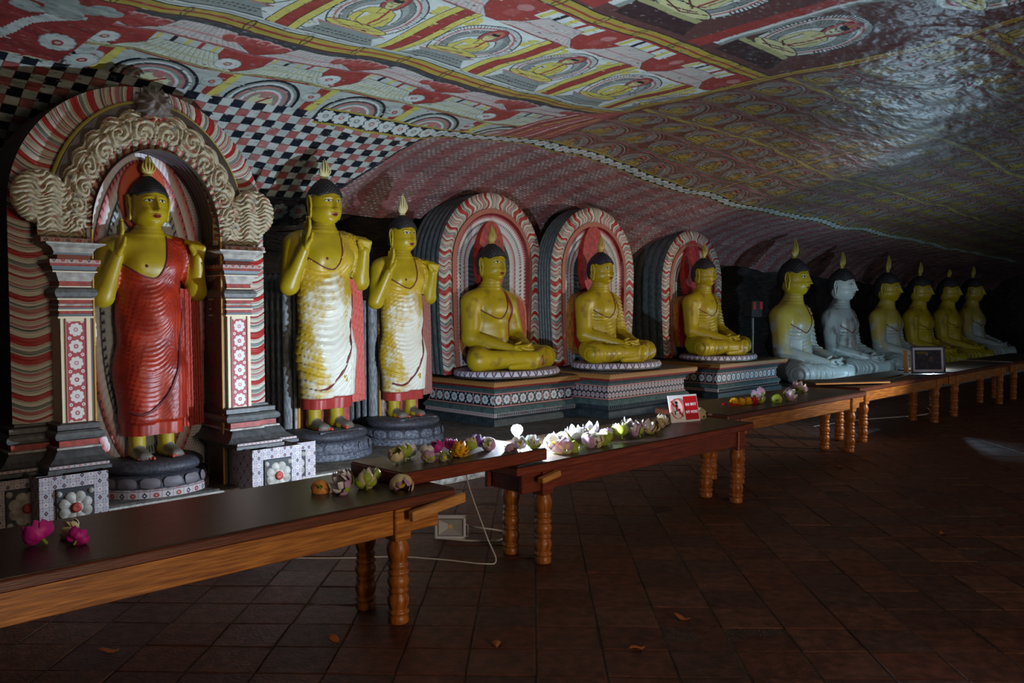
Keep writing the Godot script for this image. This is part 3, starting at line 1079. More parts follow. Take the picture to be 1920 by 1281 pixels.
	# rose field of small dashes past the crease
	var edge := [Vector2(5.02, 6.10), Vector2(4.98, 6.25), Vector2(4.62, 6.95), Vector2(4.5, 7.1), Vector2(4.5, 8.1), Vector2(7.95, 8.1), Vector2(7.95, 6.10)]
	p.poly(edge, ROSE_P)
	rose_field(p, 4.4, 7.95, r, func(x, y): return x > 5.04 or x > lerpf(5.02, 4.56, (y - 6.1) / 0.9))
	p.stroke([Vector2(5.5, 6.10), Vector2(5.02, 6.10), Vector2(4.94, 6.3), Vector2(4.62, 6.95), Vector2(4.5, 7.12)], 0.03, NAVY.lerp(GREY_P, 0.2))
	flower_band(p, 3.85, 7.95)
	p.flake(30000, 4, 7, [WHITE_P, MAROON, GREY_P, GREY_P])
	return p.im

func cord(p: Painter, y: float) -> void:
	p.rect(-2.6, y - 0.075, 7.9, y + 0.075, NAVY)
	p.rect(-2.6, y - 0.065, 7.9, y + 0.065, OCHRE)
	p.rect(-2.6, y - 0.008, 7.9, y + 0.014, RED_P)
	for k in 26:
		var x := -2.5 + k * 0.4
		p.arc(x, y, 0.02, 0.08, 0, TAU, 0.012, NAVY.lerp(OCHRE, 0.3))

func flower_band(p: Painter, x0: float, x1: float) -> void:
	p.rect(x0, 5.96, x1, 6.13, NAVY)
	p.rect(x0, 5.94, x1, 5.965, OCHRE)
	p.rect(x0, 6.125, x1, 6.15, OCHRE)
	var k := 0
	var x := x0 + 0.07
	while x < x1:
		p.rosette(x, 6.045, 0.088, WHITE_P, PINK_P if k % 2 else GREY_P, NAVY, 8)
		x += 0.15
		k += 1

func rose_field(p: Painter, x0: float, x1: float, r: RandomNumberGenerator, inside: Callable) -> void:
	var y := 6.16
	var j := 0
	while y < 8.1:
		var x := x0 + (0.03 if j % 2 else 0.0)
		while x < x1:
			if inside.call(x, y):
				var stripe := fposmod(x * 2.6, 1.0) > 0.55
				p.rect(x, y, x + 0.034, y + 0.017, WHITE_P.lerp(GREY_P, r.randf()) if not stripe else RED_P.lerp(PINK_P, r.randf() * 0.8))
			x += 0.06
		y += 0.036
		j += 1

func small_figures(p: Painter, x0: float, x1: float, y0: float, y1: float, dull := 0.45) -> void:
	var row := 0
	var y := y0 + 0.24
	while y < y1:
		var x := x0 + 0.26
		var k := 0
		while x < x1:
			var tone := fposmod(sin(x * 12.9 + y * 78.2) * 43758.5, 1.0)
			painted_figure(p, x, y, 0.25, 0.20, OCHRE.lerp(RUST_P, tone * 0.3 + dull - 0.2), RUST_P.lerp(GREY_P, 0.2 + 0.3 * tone), false, GREY_P.lerp(RUST_P, dull))
			for q in 3:
				p.arc(x + 0.02, y, 0.27 + 0.02 * q, 0.21 + 0.016 * q, PI * 1.05, TAU * 0.98, 0.008, [WHITE_P.lerp(RUST_P, 0.4), MAROON, PINK_P.lerp(MAROON, 0.4)][q])
			p.rect(x - 0.20, y + 0.155, x + 0.24, y + 0.19, GREY_P.lerp(MAROON, 0.4))
			if k % 3 == 2:
				p.rect(x + 0.24, y - 0.24, x + 0.285, y + 0.22, OCHRE.lerp(RUST_P, 0.2))
			k += 1
			x += 0.55
		p.rect(x0, y + 0.195, x1, y + 0.215, PINK_P.lerp(RED_P, 0.5))
		p.rect(x0, y + 0.215, x1, y + 0.235, NAVY.lerp(GREY_P, 0.6))
		if row % 3 == 2:
			p.rect(x0, y + 0.20, x1, y + 0.25, OCHRE.lerp(GREY_P, 0.2))
		row += 1
		y += 0.46

func mural_far() -> Image:
	var p := Painter.new(2040, 765, RUST_P.lerp(GREY_P, 0.25))
	p.s = 102.0; p.ox = 7.9; p.oy = 0.6
	small_figures(p, 7.9, 27.9, 0.6, 6.0, 0.25)
	p.rect(7.9, 6.1, 27.9, 8.1, ROSE_P)
	var r := RandomNumberGenerator.new()
	r.seed = 5
	rose_field(p, 7.9, 27.9, r, func(_x, _y): return true)
	flower_band(p, 7.9, 27.9)
	p.flake(26000, 6, 5, [GREY_P, MAROON, GREY_P, NAVY])
	return p.im

func more_materials() -> void:
	M.rose_panel = aged(mat(rgb(190, 84, 80), 0.6), M.mottled, Vector3(1.5, 1.5, 1.5))
	M.rose_edge = mat(rgb(170, 92, 92), 0.6)
	M.ochre_edge = mat(rgb(176, 134, 52), 0.6)
	M.pale_edge = aged(mat(rgb(190, 186, 178), 0.65), M.mottled, Vector3(2, 2, 2))
	var ft := Painter.new(256, 256, Color(0.62, 0.60, 0.62))
	ft.s = 256.0
	for j in 5:
		for i in 5:
			var x := (i + 0.5) / 5.0
			var y := (j + 0.5) / 5.0
			if (i + j) % 2:
				ft.rosette(x, y, 0.075, Color(0.72, 0.72, 0.72), Color(0.56, 0.18, 0.18), Color(0.40, 0.26, 0.28), 7)
			else:
				ft.poly([Vector2(x, y - 0.06), Vector2(x + 0.05, y), Vector2(x, y + 0.06), Vector2(x - 0.05, y)], Color(0.16, 0.16, 0.22))
				ft.ell(x, y, 0.02, 0.02, Color(0.62, 0.36, 0.34))
			for e in 4:
				ft.ell(x + 0.1 * cos(e * PI / 2 + 0.78), y + 0.1 * sin(e * PI / 2 + 0.78), 0.014, 0.014, Color(0.48, 0.28, 0.30))
	M.flower_tile = aged(mat(Color.WHITE, 0.6), tex(ft.im), Vector3(4, 4, 4))
	M.cream = mat(rgb(206, 196, 166), 0.6)
	# strip of small dots and lozenges
	var p := Painter.new(512, 64, Color(0.66, 0.62, 0.62))
	p.s = 512.0
	for k in 8:
		var x := (k + 0.5) / 8.0
		p.rect(x - 0.062, 0.0, x - 0.058, 0.125, Color(0.42, 0.22, 0.22))
		if k % 2:
			p.ell(x, 0.062, 0.034, 0.034, Color(0.45, 0.30, 0.30))
			p.ell(x, 0.062, 0.026, 0.026, Color(0.60, 0.15, 0.14))
			p.ell(x, 0.062, 0.010, 0.010, Color(0.7, 0.6, 0.5))
		else:
			p.poly([Vector2(x, 0.02), Vector2(x + 0.03, 0.062), Vector2(x, 0.105), Vector2(x - 0.03, 0.062)], Color(0.12, 0.12, 0.16))
			p.ell(x, 0.062, 0.010, 0.012, Color(0.7, 0.72, 0.7))
	p.stroke([Vector2(0, 0.006), Vector2(1, 0.006)], 0.008, Color(0.35, 0.2, 0.2))
	p.stroke([Vector2(0, 0.119), Vector2(1, 0.119)], 0.008, Color(0.35, 0.2, 0.2))
	p.flake(900, 3, 4, [Color(0.3, 0.28, 0.28), Color(0.75, 0.75, 0.75)])
	M.frieze_small = mat(Color.WHITE, 0.6)
	M.frieze_small.albedo_texture = tex(p.im)
	M.frieze_small.uv1_scale = Vector3(4, 1, 1)
	M.dots = mat(rgb(255, 225, 215), 0.6)
	M.dots.albedo_texture = M.frieze_small.albedo_texture
	# white rosettes on navy
	M.frieze = frieze_mat(Color(0.72, 0.75, 0.76), Color(0.07, 0.10, 0.15), Color(0.56, 0.16, 0.2), 8, 0)
	M.frieze_rose = frieze_mat(Color(0.66, 0.62, 0.64), Color(0.16, 0.10, 0.13), Color(0.45, 0.14, 0.16), 12, 1)
	M.vine = frieze_mat(Color(0.78, 0.78, 0.76), Color(0.58, 0.12, 0.16), Color(0.58, 0.12, 0.16), 8, 2)

func frieze_mat(petal: Color, ground: Color, heart: Color, n: int, kind: int) -> StandardMaterial3D:
	var p := Painter.new(1024, 128, ground)
	p.s = 1024.0
	if kind == 1:
		for k in 16:
			for j in 2:
				p.rosette((k + 0.5 * (j % 2)) / 15.0, 0.03 + j * 0.065, 0.034, petal, heart, ground, 7)
	else:
		for k in n:
			var x := (k + 0.5) / n
			for sx in [-1.0, 1.0]:
				for sy in [-1.0, 1.0]:
					p.ell(x + sx * 0.5 / n, 0.0625 + sy * 0.044, 0.013, 0.013, petal)
					p.ell(x + sx * 0.5 / n, 0.0625 + sy * 0.044, 0.005, 0.005, ground)
			p.rosette(x, 0.0625, 0.056, petal, heart if k % 2 == 0 else petal.lerp(ground, 0.55), ground, 8)
		if kind == 0:
			for x in [0.125, 0.25, 0.75, 0.875]:
				p.rect(x - 0.008, 0, x + 0.008, 0.125, Color(0.60, 0.44, 0.42))
	p.flake(1500, 8, 4, [ground, petal.darkened(0.4)])
	var m := mat(Color.WHITE, 0.55)
	m.albedo_texture = tex(p.im)
	return m

# ---------------------------------------------------------------- halos and the carved arch
# outline of a round-headed halo: up the left leg, over, down the right leg
func halo_pt(u: float, r: float, R: float, y0: float, cy: float, waist := 0.0) -> Vector2:
	var leg := cy - y0
	var total := leg * 2.0 + PI * R
	var d := u * total
	if d < leg:
		return Vector2(-r + waist * (1.0 - d / leg) * (1.0 - d / leg), y0 + d)
	if d > total - leg:
		var k := (total - d) / leg
		return Vector2(r - waist * (1.0 - k) * (1.0 - k), y0 + total - d)
	var a := PI - (d - leg) / R
	return Vector2(cos(a) * r, cy + sin(a) * r)

func stripe_picture() -> Image:
	var p := Painter.new(1024, 8, Color(0.72, 0.72, 0.66))
	p.s = 1024.0
	var r := RandomNumberGenerator.new()
	r.seed = 12
	var x := 0.0
	var white := Color(0.74, 0.74, 0.68)
	var seq := [Color(0.58, 0.10, 0.09), Color(0.70, 0.69, 0.62), Color(0.40, 0.45, 0.42), Color(0.60, 0.36, 0.36), Color(0.72, 0.72, 0.68), Color(0.56, 0.12, 0.12), Color(0.66, 0.62, 0.54), Color(0.62, 0.40, 0.40), Color(0.28, 0.36, 0.33), Color(0.72, 0.70, 0.64)]
	var k := 0
	while x < 1.0:
		var w: float = [0.055, 0.03, 0.03, 0.035, 0.025, 0.022, 0.03, 0.03, 0.018, 0.03][k % 10] * r.randf_range(0.7, 1.3)
		p.rect(x, 0, x + w, 1, seq[k % 10])
		p.rect(x, 0, x + 0.006, 1, white)
		p.rect(x + 0.006, 0, x + 0.009, 1, Color(0.2, 0.16, 0.16))
		x += w
		k += 1
	return p.im

# the striped flame border; ridges run from the inner edge outwards in an s-curve
func flame_band(R: float, r0: float, y0: float, cy: float, waist: float, ridges: int) -> ArrayMesh:
	var b := MB.new()
	var nu := ridges * 7
	var nv := 12
	var pts := PackedVector3Array()
	var uvs := PackedVector2Array()
	for j in nv + 1:
		var v := float(j) / nv
		var r := lerpf(r0, R, v)
		for i in nu + 1:
			var u := float(i) / nu
			var side := 1.0 if u > 0.5 else -1.0
			var mir := absf(u - 0.5)
			var len_m := (cy - y0) * 2.0 + PI * R
			var wave := (0.042 * sin(v * 5.6 + 0.4) - 0.07 * (1.0 - v) * (1.0 - v)) / len_m * smoothstep(0.0, 0.03, mir)
			var ph := (mir + wave) * ridges
			var q := halo_pt(u, r, R, y0, cy, waist)
			var h := 0.011 * sqrt(absf(sin(ph * PI))) * smoothstep(0.0, 0.12, v)
			h += 0.018 * sin(v * PI) - 0.02 * smoothstep(0.85, 1.0, v)
			pts.append(Vector3(q.x, q.y, h))
			uvs.append(Vector2(ph / 24.0 + (0.5 if side > 0 else 0.5), v))
	b.sheet(nu + 1, nv + 1, pts, uvs)
	return b.mesh()

# the thick ribbed edge of a halo seen from the side
func halo_side(R: float, y0: float, cy: float, waist: float, depth: float, ribs: int) -> ArrayMesh:
	var b := MB.new()
	var nu := 90
	var nv := ribs * 8
	var pts := PackedVector3Array()
	for j in nv + 1:
		var v := float(j) / nv
		var r := R - 0.004 + 0.016 * absf(sin(v * ribs * PI)) - 0.012
		for i in nu + 1:
			var q := halo_pt(float(i) / nu, r, R, y0, cy, waist)
			pts.append(Vector3(q.x, q.y, -0.012 - v * depth))
	b.sheet(nu + 1, nv + 1, pts, PackedVector2Array(), PackedColorArray(), false, true)
	return b.mesh()

# a plain or fluted ring between two outlines of a halo
func halo_ring(R: float, r1: float, r0: float, y0: float, cy: float, waist: float, z1: float, z0: float, flutes: int, paint: Callable) -> ArrayMesh:
	var b := MB.new()
	var nu := maxi(flutes * 6, 120)
	var nv := 8
	var pts := PackedVector3Array()
	var cols := PackedColorArray()
	for j in nv + 1:
		var v := float(j) / nv
		for i in nu + 1:
			var u := float(i) / nu
			var q := halo_pt(u, lerpf(r0, r1, v), R, y0, cy, waist)
			var ph := absf(u - 0.5) * flutes + 0.35 * v
			var z := lerpf(z0, z1, v) + (0.006 * absf(sin(ph * PI)) if flutes else 0.0)
			pts.append(Vector3(q.x, q.y, z))
			cols.append(paint.call(ph, v))
	b.sheet(nu + 1, nv + 1, pts, PackedVector2Array(), cols)
	return b.mesh()

func ray_paint(outer: Color, inner: Color, dash: Color, dash_from: float) -> Callable:
	var o := lin(outer)
	var n := lin(inner)
	var d := lin(dash)
	return func(ph: float, v: float) -> Color:
		var c := n.lerp(o, smoothstep(0.35, 1.0, v))
		if fposmod(ph, 1.0) > 0.62 and v > dash_from:
			c = d
		return c

# carved relief over a patch of a wall: height() gives the depth of the carving, below zero is open
func relief(x0: float, x1: float, y0: float, y1: float, cell: float, height: Callable, paint: Callable) -> ArrayMesh:
	var nx := int((x1 - x0) / cell) + 1
	var ny := int((y1 - y0) / cell) + 1
	var b := MB.new()
	var at := PackedInt32Array()
	at.resize(nx * ny)
	at.fill(-1)
	for j in ny:
		for i in nx:
			var p := Vector2(x0 + i * cell, y0 + j * cell)
			var h: float = height.call(p)
			if h > -0.5:
				at[j * nx + i] = b.vert(Vector3(p.x, p.y, h), p, paint.call(p, h))
	for j in ny - 1:
		for i in nx - 1:
			var a := at[j * nx + i]; var c := at[j * nx + i + 1]; var d := at[(j + 1) * nx + i + 1]; var e := at[(j + 1) * nx + i]
			if a >= 0 and c >= 0 and d >= 0 and e >= 0:
				b.quad(a, e, d, c)
	return b.mesh()

const AC := 1.78   # height of the springing of the carved arch above its base

# running scrolls: loops of stem and leaf along the band
func scroll(x: float, y: float) -> float:
	var ang := atan2(y, x)
	var rr := Vector2(x / 0.505, y / 0.66).length() - 1.0
	var cell := ang * 4.2
	var k := roundf(cell)
	var o := Vector2((cell - k) * 0.155, rr * 0.60 + 0.018 * cos(k * PI))
	var spin := atan2(o.y, o.x)
	return sin(o.length() * 150.0 + spin * 2.0 * cos(k * PI) + 2.2 * nz.get_noise_2d(x * 9.0, y * 9.0))

# flowing water lines on the scrolled ends
func waves(p: Vector2) -> float:
	var x := absf(p.x)
	var c := Vector2(x - 0.705, p.y - 1.945)
	var d := c.length()
	return sin((p.y + 0.016 * sin(x * 46.0) + 0.03 * nz.get_noise_2d(x * 5.0, p.y * 5.0)) * 215.0 + 4.0 * sin(atan2(c.y, c.x)) * smoothstep(0.17, 0.03, d))

func carve_height(p: Vector2) -> float:
	var x := absf(p.x)
	var y := p.y - AC
	var h := -1.0
	var ang := atan2(y, p.x)
	if y >= -0.02:
		var e0 := Vector2(x / 0.405, y / 0.535).length()
		var e1 := Vector2(x / 0.455, y / 0.60).length()
		var e2 := Vector2(x / 0.555, y / 0.725).length()
		var scal := 1.0 + 0.04 * absf(sin(ang * 15.0))
		var e3 := Vector2(x / (0.60 * scal), y / (0.775 * scal)).length()
		if e0 > 1.0 and e3 < 1.0:
			if e1 < 1.0:
				var f := clampf((e0 - 1.0) / 0.11, 0.0, 1.0)
				h = 0.042 * sin(clampf(f * 1.15, 0.0, 1.0) * PI * 0.5) + 0.009 * sin(ang * 60.0) * sin(f * PI)
			elif e2 < 1.0:
				var f := clampf((e1 - 1.0) / 0.215, 0.0, 1.0)
				h = 0.05 + 0.0085 * scroll(x, y) + 0.010 * sin(f * PI) - 0.014 * (gauss(f - 0.04, 0.03) + gauss(f - 0.96, 0.03))
			else:
				var f := clampf((1.0 - e3) / 0.075, 0.0, 1.0)
				h = 0.030 * sqrt(f) + 0.020 * absf(sin(ang * 15.0)) * f + 0.007 * sin(f * 11.0 + ang * 30.0)
	# neck over the capital and the scrolled end
	var c := Vector2(x - 0.705, p.y - 1.945)
	var d := c.length()
	var nk := -1.0
	if x > 0.40 and x < 0.74 and p.y > 1.695 and p.y < 1.86 + 0.06 * smoothstep(0.6, 0.42, x):
		nk = 0.07 * smoothstep(0.0, 0.03, minf(x - 0.40, minf(p.y - 1.695, 0.2)) + 0.008)
	if d < 0.17 or nk > 0.0:
		var edge := maxf(nk, 0.085 * sqrt(maxf(1.0 - pow(d / 0.17, 4.0), 0.0)) if d < 0.17 else 0.0)
		h = maxf(h, edge * 0.75 + 0.0085 * waves(p) * smoothstep(0.0, 0.04, edge))
	return h

func carve_paint(p: Vector2, _h: float) -> Color:
	var c := lin(rgb(176, 166, 136)) * (0.90 + 0.22 * nz.get_noise_2d(p.x * 25.0, p.y * 25.0))
	# painted outlines between the leaves, touches of red and blue
	var x := absf(p.x)
	var line := waves(p) if x > 0.60 or p.y < 1.80 else scroll(x, p.y - AC)
	if line < -0.78:
		c = c.lerp(lin(rgb(74, 54, 42)), 0.75)
	var n := nz.get_noise_2d(p.x * 16.0 + 3.0, p.y * 16.0)
	if n > 0.36:
		c = c.lerp(lin(rgb(140, 62, 48)), smoothstep(0.36, 0.46, n) * 0.75)
	elif n < -0.42:
		c = c.lerp(lin(rgb(60, 66, 84)), smoothstep(0.42, 0.52, -n) * 0.6)
	# red and dark beads round the opening
	var y := p.y - AC
	if y > -0.02:
		var e0 := Vector2(p.x / 0.405, y / 0.535).length()
		var e1 := Vector2(p.x / 0.455, y / 0.60).length()
		if e0 > 1.0 and e1 < 1.0:
			var s := sin(atan2(y, p.x) * 60.0)
			if s < -0.25:
				c = lin(rgb(150, 52, 40)) if sin(atan2(y, p.x) * 30.0 + 0.8) > 0.0 else lin(rgb(60, 58, 56))
	return c

func mask_height(p: Vector2) -> float:
	# a snarling mask with curled mane, on top of the arch
	var x := absf(p.x)
	var y := p.y - 2.60
	var r := Vector2(x / 0.125, y / 0.125).length()
	var lump := 1.0 + 0.12 * sin(atan2(y, p.x) * 13.0)
	if r > lump:
		return -1.0
	var h := 0.09 * sqrt(maxf(1.0 - pow(r / lump, 3.0), 0.0))
	h += 0.045 * gauss(Vector2(x - 0.045, y - 0.015).length(), 0.022)
	h += 0.04 * gauss(x, 0.02) * gauss(y + 0.025, 0.03)
	h += 0.02 * gauss(Vector2(x - 0.06, y + 0.045).length(), 0.03)
	h -= 0.03 * gauss(y + 0.075, 0.012) * gauss(x, 0.07)
	h += 0.012 * sin(Vector2(x - 0.09, y - 0.06).length() * 190.0) * smoothstep(0.5, 0.9, r)
	return h

func band(t: Node3D, called: String, sg: float, x0: float, x1: float, zb: float, zf: float, prof_: Array, m: Material, ulen := 1.0) -> MeshInstance3D:
	var b := MB.new()
	var a := minf(sg * x0, sg * x1)
	var c := maxf(sg * x0, sg * x1)
	b.frame(a, c, zb, zf, prof_, ulen)
	return part(called, b.mesh(), m, t)

func shrine_arch() -> void:
	var B := Vector3(2.42, 0.25, -5.9)
	var t := thing("carved_arch_shrine", "tall carved and painted arch shrine on two striped pillars, nearest on the left", "shrine", B)
	M.stripes = mat(Color.WHITE, 0.55)
	M.stripes.albedo_texture = tex(stripe_picture())
	M.rib_dark = aged(mat(rgb(74, 72, 72), 0.7), M.mottled, Vector3(2, 2, 2))
	M.rim = mat(rgb(150, 140, 60), 0.55)
	M.brown_dark = aged(mat(rgb(66, 48, 38), 0.65), M.mottled, Vector3(2, 2, 2))
	M.v = vmat(0.6)
	M.red = aged(mat(rgb(176, 50, 36), 0.55), M.mottled, Vector3(3, 3, 3))
	M.navy_grey = mat(rgb(84, 96, 104), 0.55)
	M.rose = mat(rgb(170, 110, 106), 0.6)
	M.slate = aged(mat(rgb(108, 112, 112), 0.55), M.mottled, Vector3(3, 3, 3))
	M.slate_dark = aged(mat(rgb(78, 78, 80), 0.5), M.mottled, Vector3(3, 3, 3))
	# the great halo
	var R := 0.855
	var cy := 1.885
	part("flame_border", flame_band(R, 0.46, 0.46, cy, 0.0, 150), M.stripes, t)
	part("ribbed_edge", halo_side(R, 0.0, cy, 0.0, 0.55, 9), M.rib_dark, t)
	# back of the niche with its rayed rings
	var nb := MB.new()
	nb.box(Vector3(0, 1.2, -0.265), Vector3(0.98, 2.44, 0.16), 0.01)
	var back := part("niche_back", nb.mesh(), dotted_mat(), t)
	var rings := [[0.44, 0.36, 1.20, 1.06, rgb(186, 70, 72), rgb(216, 220, 222), rgb(150, 40, 44), 0.82], [0.37, 0.285, 1.08, 0.93, rgb(188, 80, 84), rgb(216, 220, 222), rgb(96, 30, 36), 0.80], [0.295, 0.215, 0.95, 0.80, rgb(150, 168, 174), rgb(176, 186, 188), rgb(34, 38, 48), 0.72]]
	for k in 3:
		var q: Array = rings[k]
		var paint := ray_paint(q[4], q[5], q[6], q[7])
		var b := MB.new()
		var nu := 96 * 6
		var pts := PackedVector3Array()
		var cols := PackedColorArray()
		for j in 9:
			var v := j / 8.0
			for i in nu + 1:
				var a := TAU * i / nu
				var ph := float(i) / 6.0 + 0.4 * v
				pts.append(Vector3(0.02 + sin(a) * lerpf(q[1], q[0], v), 1.20 + cos(a) * lerpf(q[3], q[2], v), -0.180 + 0.012 * k + 0.022 * v + 0.006 * absf(sin(ph * PI))))
				cols.append(paint.call(ph, v))
		b.sheet(nu + 1, 9, pts, PackedVector2Array(), cols, true, true)
		part("ray_ring", b.mesh(), M.v, t)
	var db := MB.new()
	db.lathe([Vector2(0.165, 0.0), Vector2(0.165, 0.012), Vector2(0.155, 0.02), Vector2(0.0, 0.024)], 40, Vector3.ZERO, 1.0, 1.5)
	var disc := part("head_disc", db.mesh(), mat(rgb(196, 84, 48), 0.6), t, Vector3(0.02, 2.02, -0.140))
	disc.rotation.x = PI / 2
	# ribbed vault and painted jambs of the niche
	var sb := MB.new()
	var sp := PackedVector3Array()
	var sc := PackedColorArray()
	var nd := 48
	for j in nd + 1:
		var v := float(j) / nd
		for i in 61:
			var a := PI * i / 60.0
			var k := 1.0 - 0.02 * absf(sin(v * 6.0 * PI))
			sp.append(Vector3(cos(a) * (0.425 + 0.035 * v) * k, 1.75 + sin(a) * (0.56 + 0.03 * v) * k, lerpf(0.17, -0.185, v)))
			sc.append(lin([rgb(84, 74, 66), rgb(96, 72, 84), rgb(80, 84, 92)][int(v * 11.9) % 3]))
	sb.sheet(61, nd + 1, sp, PackedVector2Array(), sc)
	part("ribbed_vault", sb.mesh(), M.v, t)
	for sg in [-1.0, 1.0]:
		var jb := MB.new()
		var xs := [0.425, 0.46]
		jb.face([Vector3(sg * 0.425, 0.0, 0.17), Vector3(sg * 0.46, 0.0, -0.185), Vector3(sg * 0.46, 1.76, -0.185), Vector3(sg * 0.425, 1.76, 0.17)], Vector3(-sg, 0, 0), [Vector2(0, 1), Vector2(1, 1), Vector2(1, 0), Vector2(0, 0)])
		jb.face([Vector3(sg * 0.425, 0.0, 0.17), Vector3(sg * 0.46, 0.0, 0.17), Vector3(sg * 0.46, 1.76, 0.17), Vector3(sg * 0.425, 1.76, 0.17)], Vector3(0, 0, 1))
		part("painted_jamb", jb.mesh(), jamb_mat(), t)
		var yb := MB.new()
		yb.box(Vector3(sg * 0.428, 0.88, 0.172), Vector3(0.012, 1.76, 0.012), 0.003)
		part("jamb_bead", yb.mesh(), M.ochre_edge, t)
	# dark backing and yellow rim behind the leaf crest
	var ring := PackedVector2Array()
	for i in 41:
		var a := PI * i / 40.0
		ring.append(Vector2(cos(a) * 0.655, AC + sin(a) * 0.835))
	for i in 41:
		var a := PI - PI * i / 40.0
		ring.append(Vector2(cos(a) * 0.44, AC + sin(a) * 0.57))
	var rb := MB.new()
	rb.plate(ring, 0.0, 0.10)
	part("arch_backing", rb.mesh(), M.brown_dark, t)
	var rp := PackedVector3Array()
	for i in 61:
		var a := PI * i / 60.0
		rp.append(Vector3(cos(a) * 0.662, AC + sin(a) * 0.842, 0.07))
	var rt := MB.new()
	rt.tube(rp, PackedFloat32Array([0.016]), 8)
	part("arch_rim", rt.mesh(), M.rim, t)
	var cm := vmat(0.6)
	var carve := part("carved_arch", relief(-0.90, 0.90, 1.68, 2.60, 0.0048, carve_height, carve_paint), cm, t, Vector3(0, 0, 0.10))
	carve.set_meta("label", "cream carved foliage arch with scrolled ends")
	part("mask_finial", relief(-0.15, 0.15, 2.44, 2.76, 0.0045, mask_height, func(p, h): return lin(rgb(150, 50, 42)) if p.y < 2.525 and absf(p.x) < 0.07 else lin(rgb(104, 94, 88)) * (0.8 + 0.4 * nz.get_noise_2d(p.x * 30.0, p.y * 30.0) + 4.0 * maxf(h - 0.06, 0.0))), cm, t, Vector3(0, 0, 0.09))
	# pillars, mirrored
	for sg in [-1.0, 1.0]:
		var zb := -0.04
		# impost under the carved end, then the stepped capital
		band(t, "impost", sg, 0.44, 0.74, zb, 0.22, [Vector2(0, 1.695), Vector2(0, 1.665)], M.dots, 0.5)
		band(t, "impost_curve", sg, 0.44, 0.66, zb, 0.20, [Vector2(0.065, 1.665), Vector2(0.06, 1.655), Vector2(0.02, 1.635), Vector2(0.0, 1.605)], M.pale_edge)
		band(t, "impost_line", sg, 0.445, 0.655, zb, 0.19, [Vector2(0.01, 1.605), Vector2(0.01, 1.592)], M.navy_grey)
		band(t, "impost_base", sg, 0.45, 0.64, zb, 0.19, [Vector2(0, 1.592), Vector2(0, 1.562)], M.rose)
		band(t, "abacus", sg, 0.405, 0.70, zb, 0.245, [Vector2(-0.2, 1.562), Vector2(0, 1.562), Vector2(0, 1.535)], M.dots, 0.4)
		band(t, "abacus_red", sg, 0.41, 0.695, zb, 0.24, [Vector2(0, 1.535), Vector2(0, 1.522)], M.red)
		band(t, "abacus_curve", sg, 0.42, 0.685, zb, 0.23, [Vector2(0, 1.522), Vector2(-0.005, 1.505), Vector2(-0.012, 1.492)], M.navy_grey)
		band(t, "abacus_fillet", sg, 0.42, 0.68, zb, 0.23, [Vector2(0, 1.492), Vector2(0, 1.484)], M.cream)
		band(t, "capital_curve", sg, 0.45, 0.64, zb, 0.205, [Vector2(0.02, 1.484), Vector2(0.012, 1.46), Vector2(0.0, 1.43)], M.pale_edge)
		band(t, "capital_red", sg, 0.455, 0.635, zb, 0.20, [Vector2(0, 1.43), Vector2(0, 1.40)], M.red)
		band(t, "capital_fillet", sg, 0.45, 0.64, zb, 0.205, [Vector2(0, 1.40), Vector2(0, 1.393)], M.cream)
		band(t, "capital_roll", sg, 0.445, 0.645, zb, 0.205, [Vector2(0, 1.393), Vector2(0.018, 1.38), Vector2(0.026, 1.36), Vector2(0.018, 1.338), Vector2(0, 1.325)], M.slate)
		var y := 1.325
		var cols := [M.cream, M.red, M.pale_edge, M.red, M.navy_grey, M.cream, M.red, M.navy_grey, M.cream]
		for k in cols.size():
			var hgt: float = [0.010, 0.024, 0.012, 0.012, 0.010, 0.010, 0.020, 0.014, 0.012][k]
			var out: float = [0.016, 0.004, 0.010, 0.006, 0.010, 0.012, 0.004, 0.008, 0.014][k]
			band(t, "collar", sg, 0.455, 0.635, zb, 0.195, [Vector2(out, y), Vector2(out, y - hgt)], cols[k])
			y -= hgt
		# shaft with cream edges and a painted run of flowers
		band(t, "shaft", sg, 0.458, 0.632, zb, 0.195, [Vector2(0, y), Vector2(0, 0.545)], M.cream)
		var pb := MB.new()
		var px: float = sg * 0.545
		var len_ := (y - 0.02) - 0.56
		pb.face([Vector3(px - 0.052, 0.56, 0.198), Vector3(px + 0.052, 0.56, 0.198), Vector3(px + 0.052, y - 0.02, 0.198), Vector3(px - 0.052, y - 0.02, 0.198)], Vector3(0, 0, 1), [Vector2(0, 0), Vector2(0, 1), Vector2(len_ / 0.83, 1), Vector2(len_ / 0.83, 0)])
		part("flower_panel", pb.mesh(), M.vine, t)
		for e in [-1.0, 1.0]:
			var eb := MB.new()
			eb.box(Vector3(px + e * 0.06, (y + 0.54) / 2, 0.197), Vector3(0.010, y - 0.54, 0.012), 0.003)
			part("shaft_bead", eb.mesh(), M.rose, t)
		# base mouldings growing out to the pedestal, inner run and outer run
		for outer in [0, 1]:
			var x0: float = 0.455 if outer == 0 else 0.66
			var x1: float = 0.640 if outer == 0 else 0.86
			var z1: float = 0.20 if outer == 0 else 0.03
			var g: float = 0.0 if outer == 0 else 0.02
			band(t, "base_step", sg, x0, x1, zb - 0.2, z1, [Vector2(0.0, 0.555 - g), Vector2(0.035, 0.545 - g), Vector2(0.035, 0.515 - g), Vector2(0.02, 0.51 - g)], M.slate_dark)
			band(t, "base_roll", sg, x0, x1 + 0.01, zb - 0.2, z1 + 0.02, [Vector2(0.02, 0.51 - g), Vector2(0.042, 0.497 - g), Vector2(0.05, 0.478 - g), Vector2(0.042, 0.46 - g), Vector2(0.02, 0.45 - g)], M.slate)
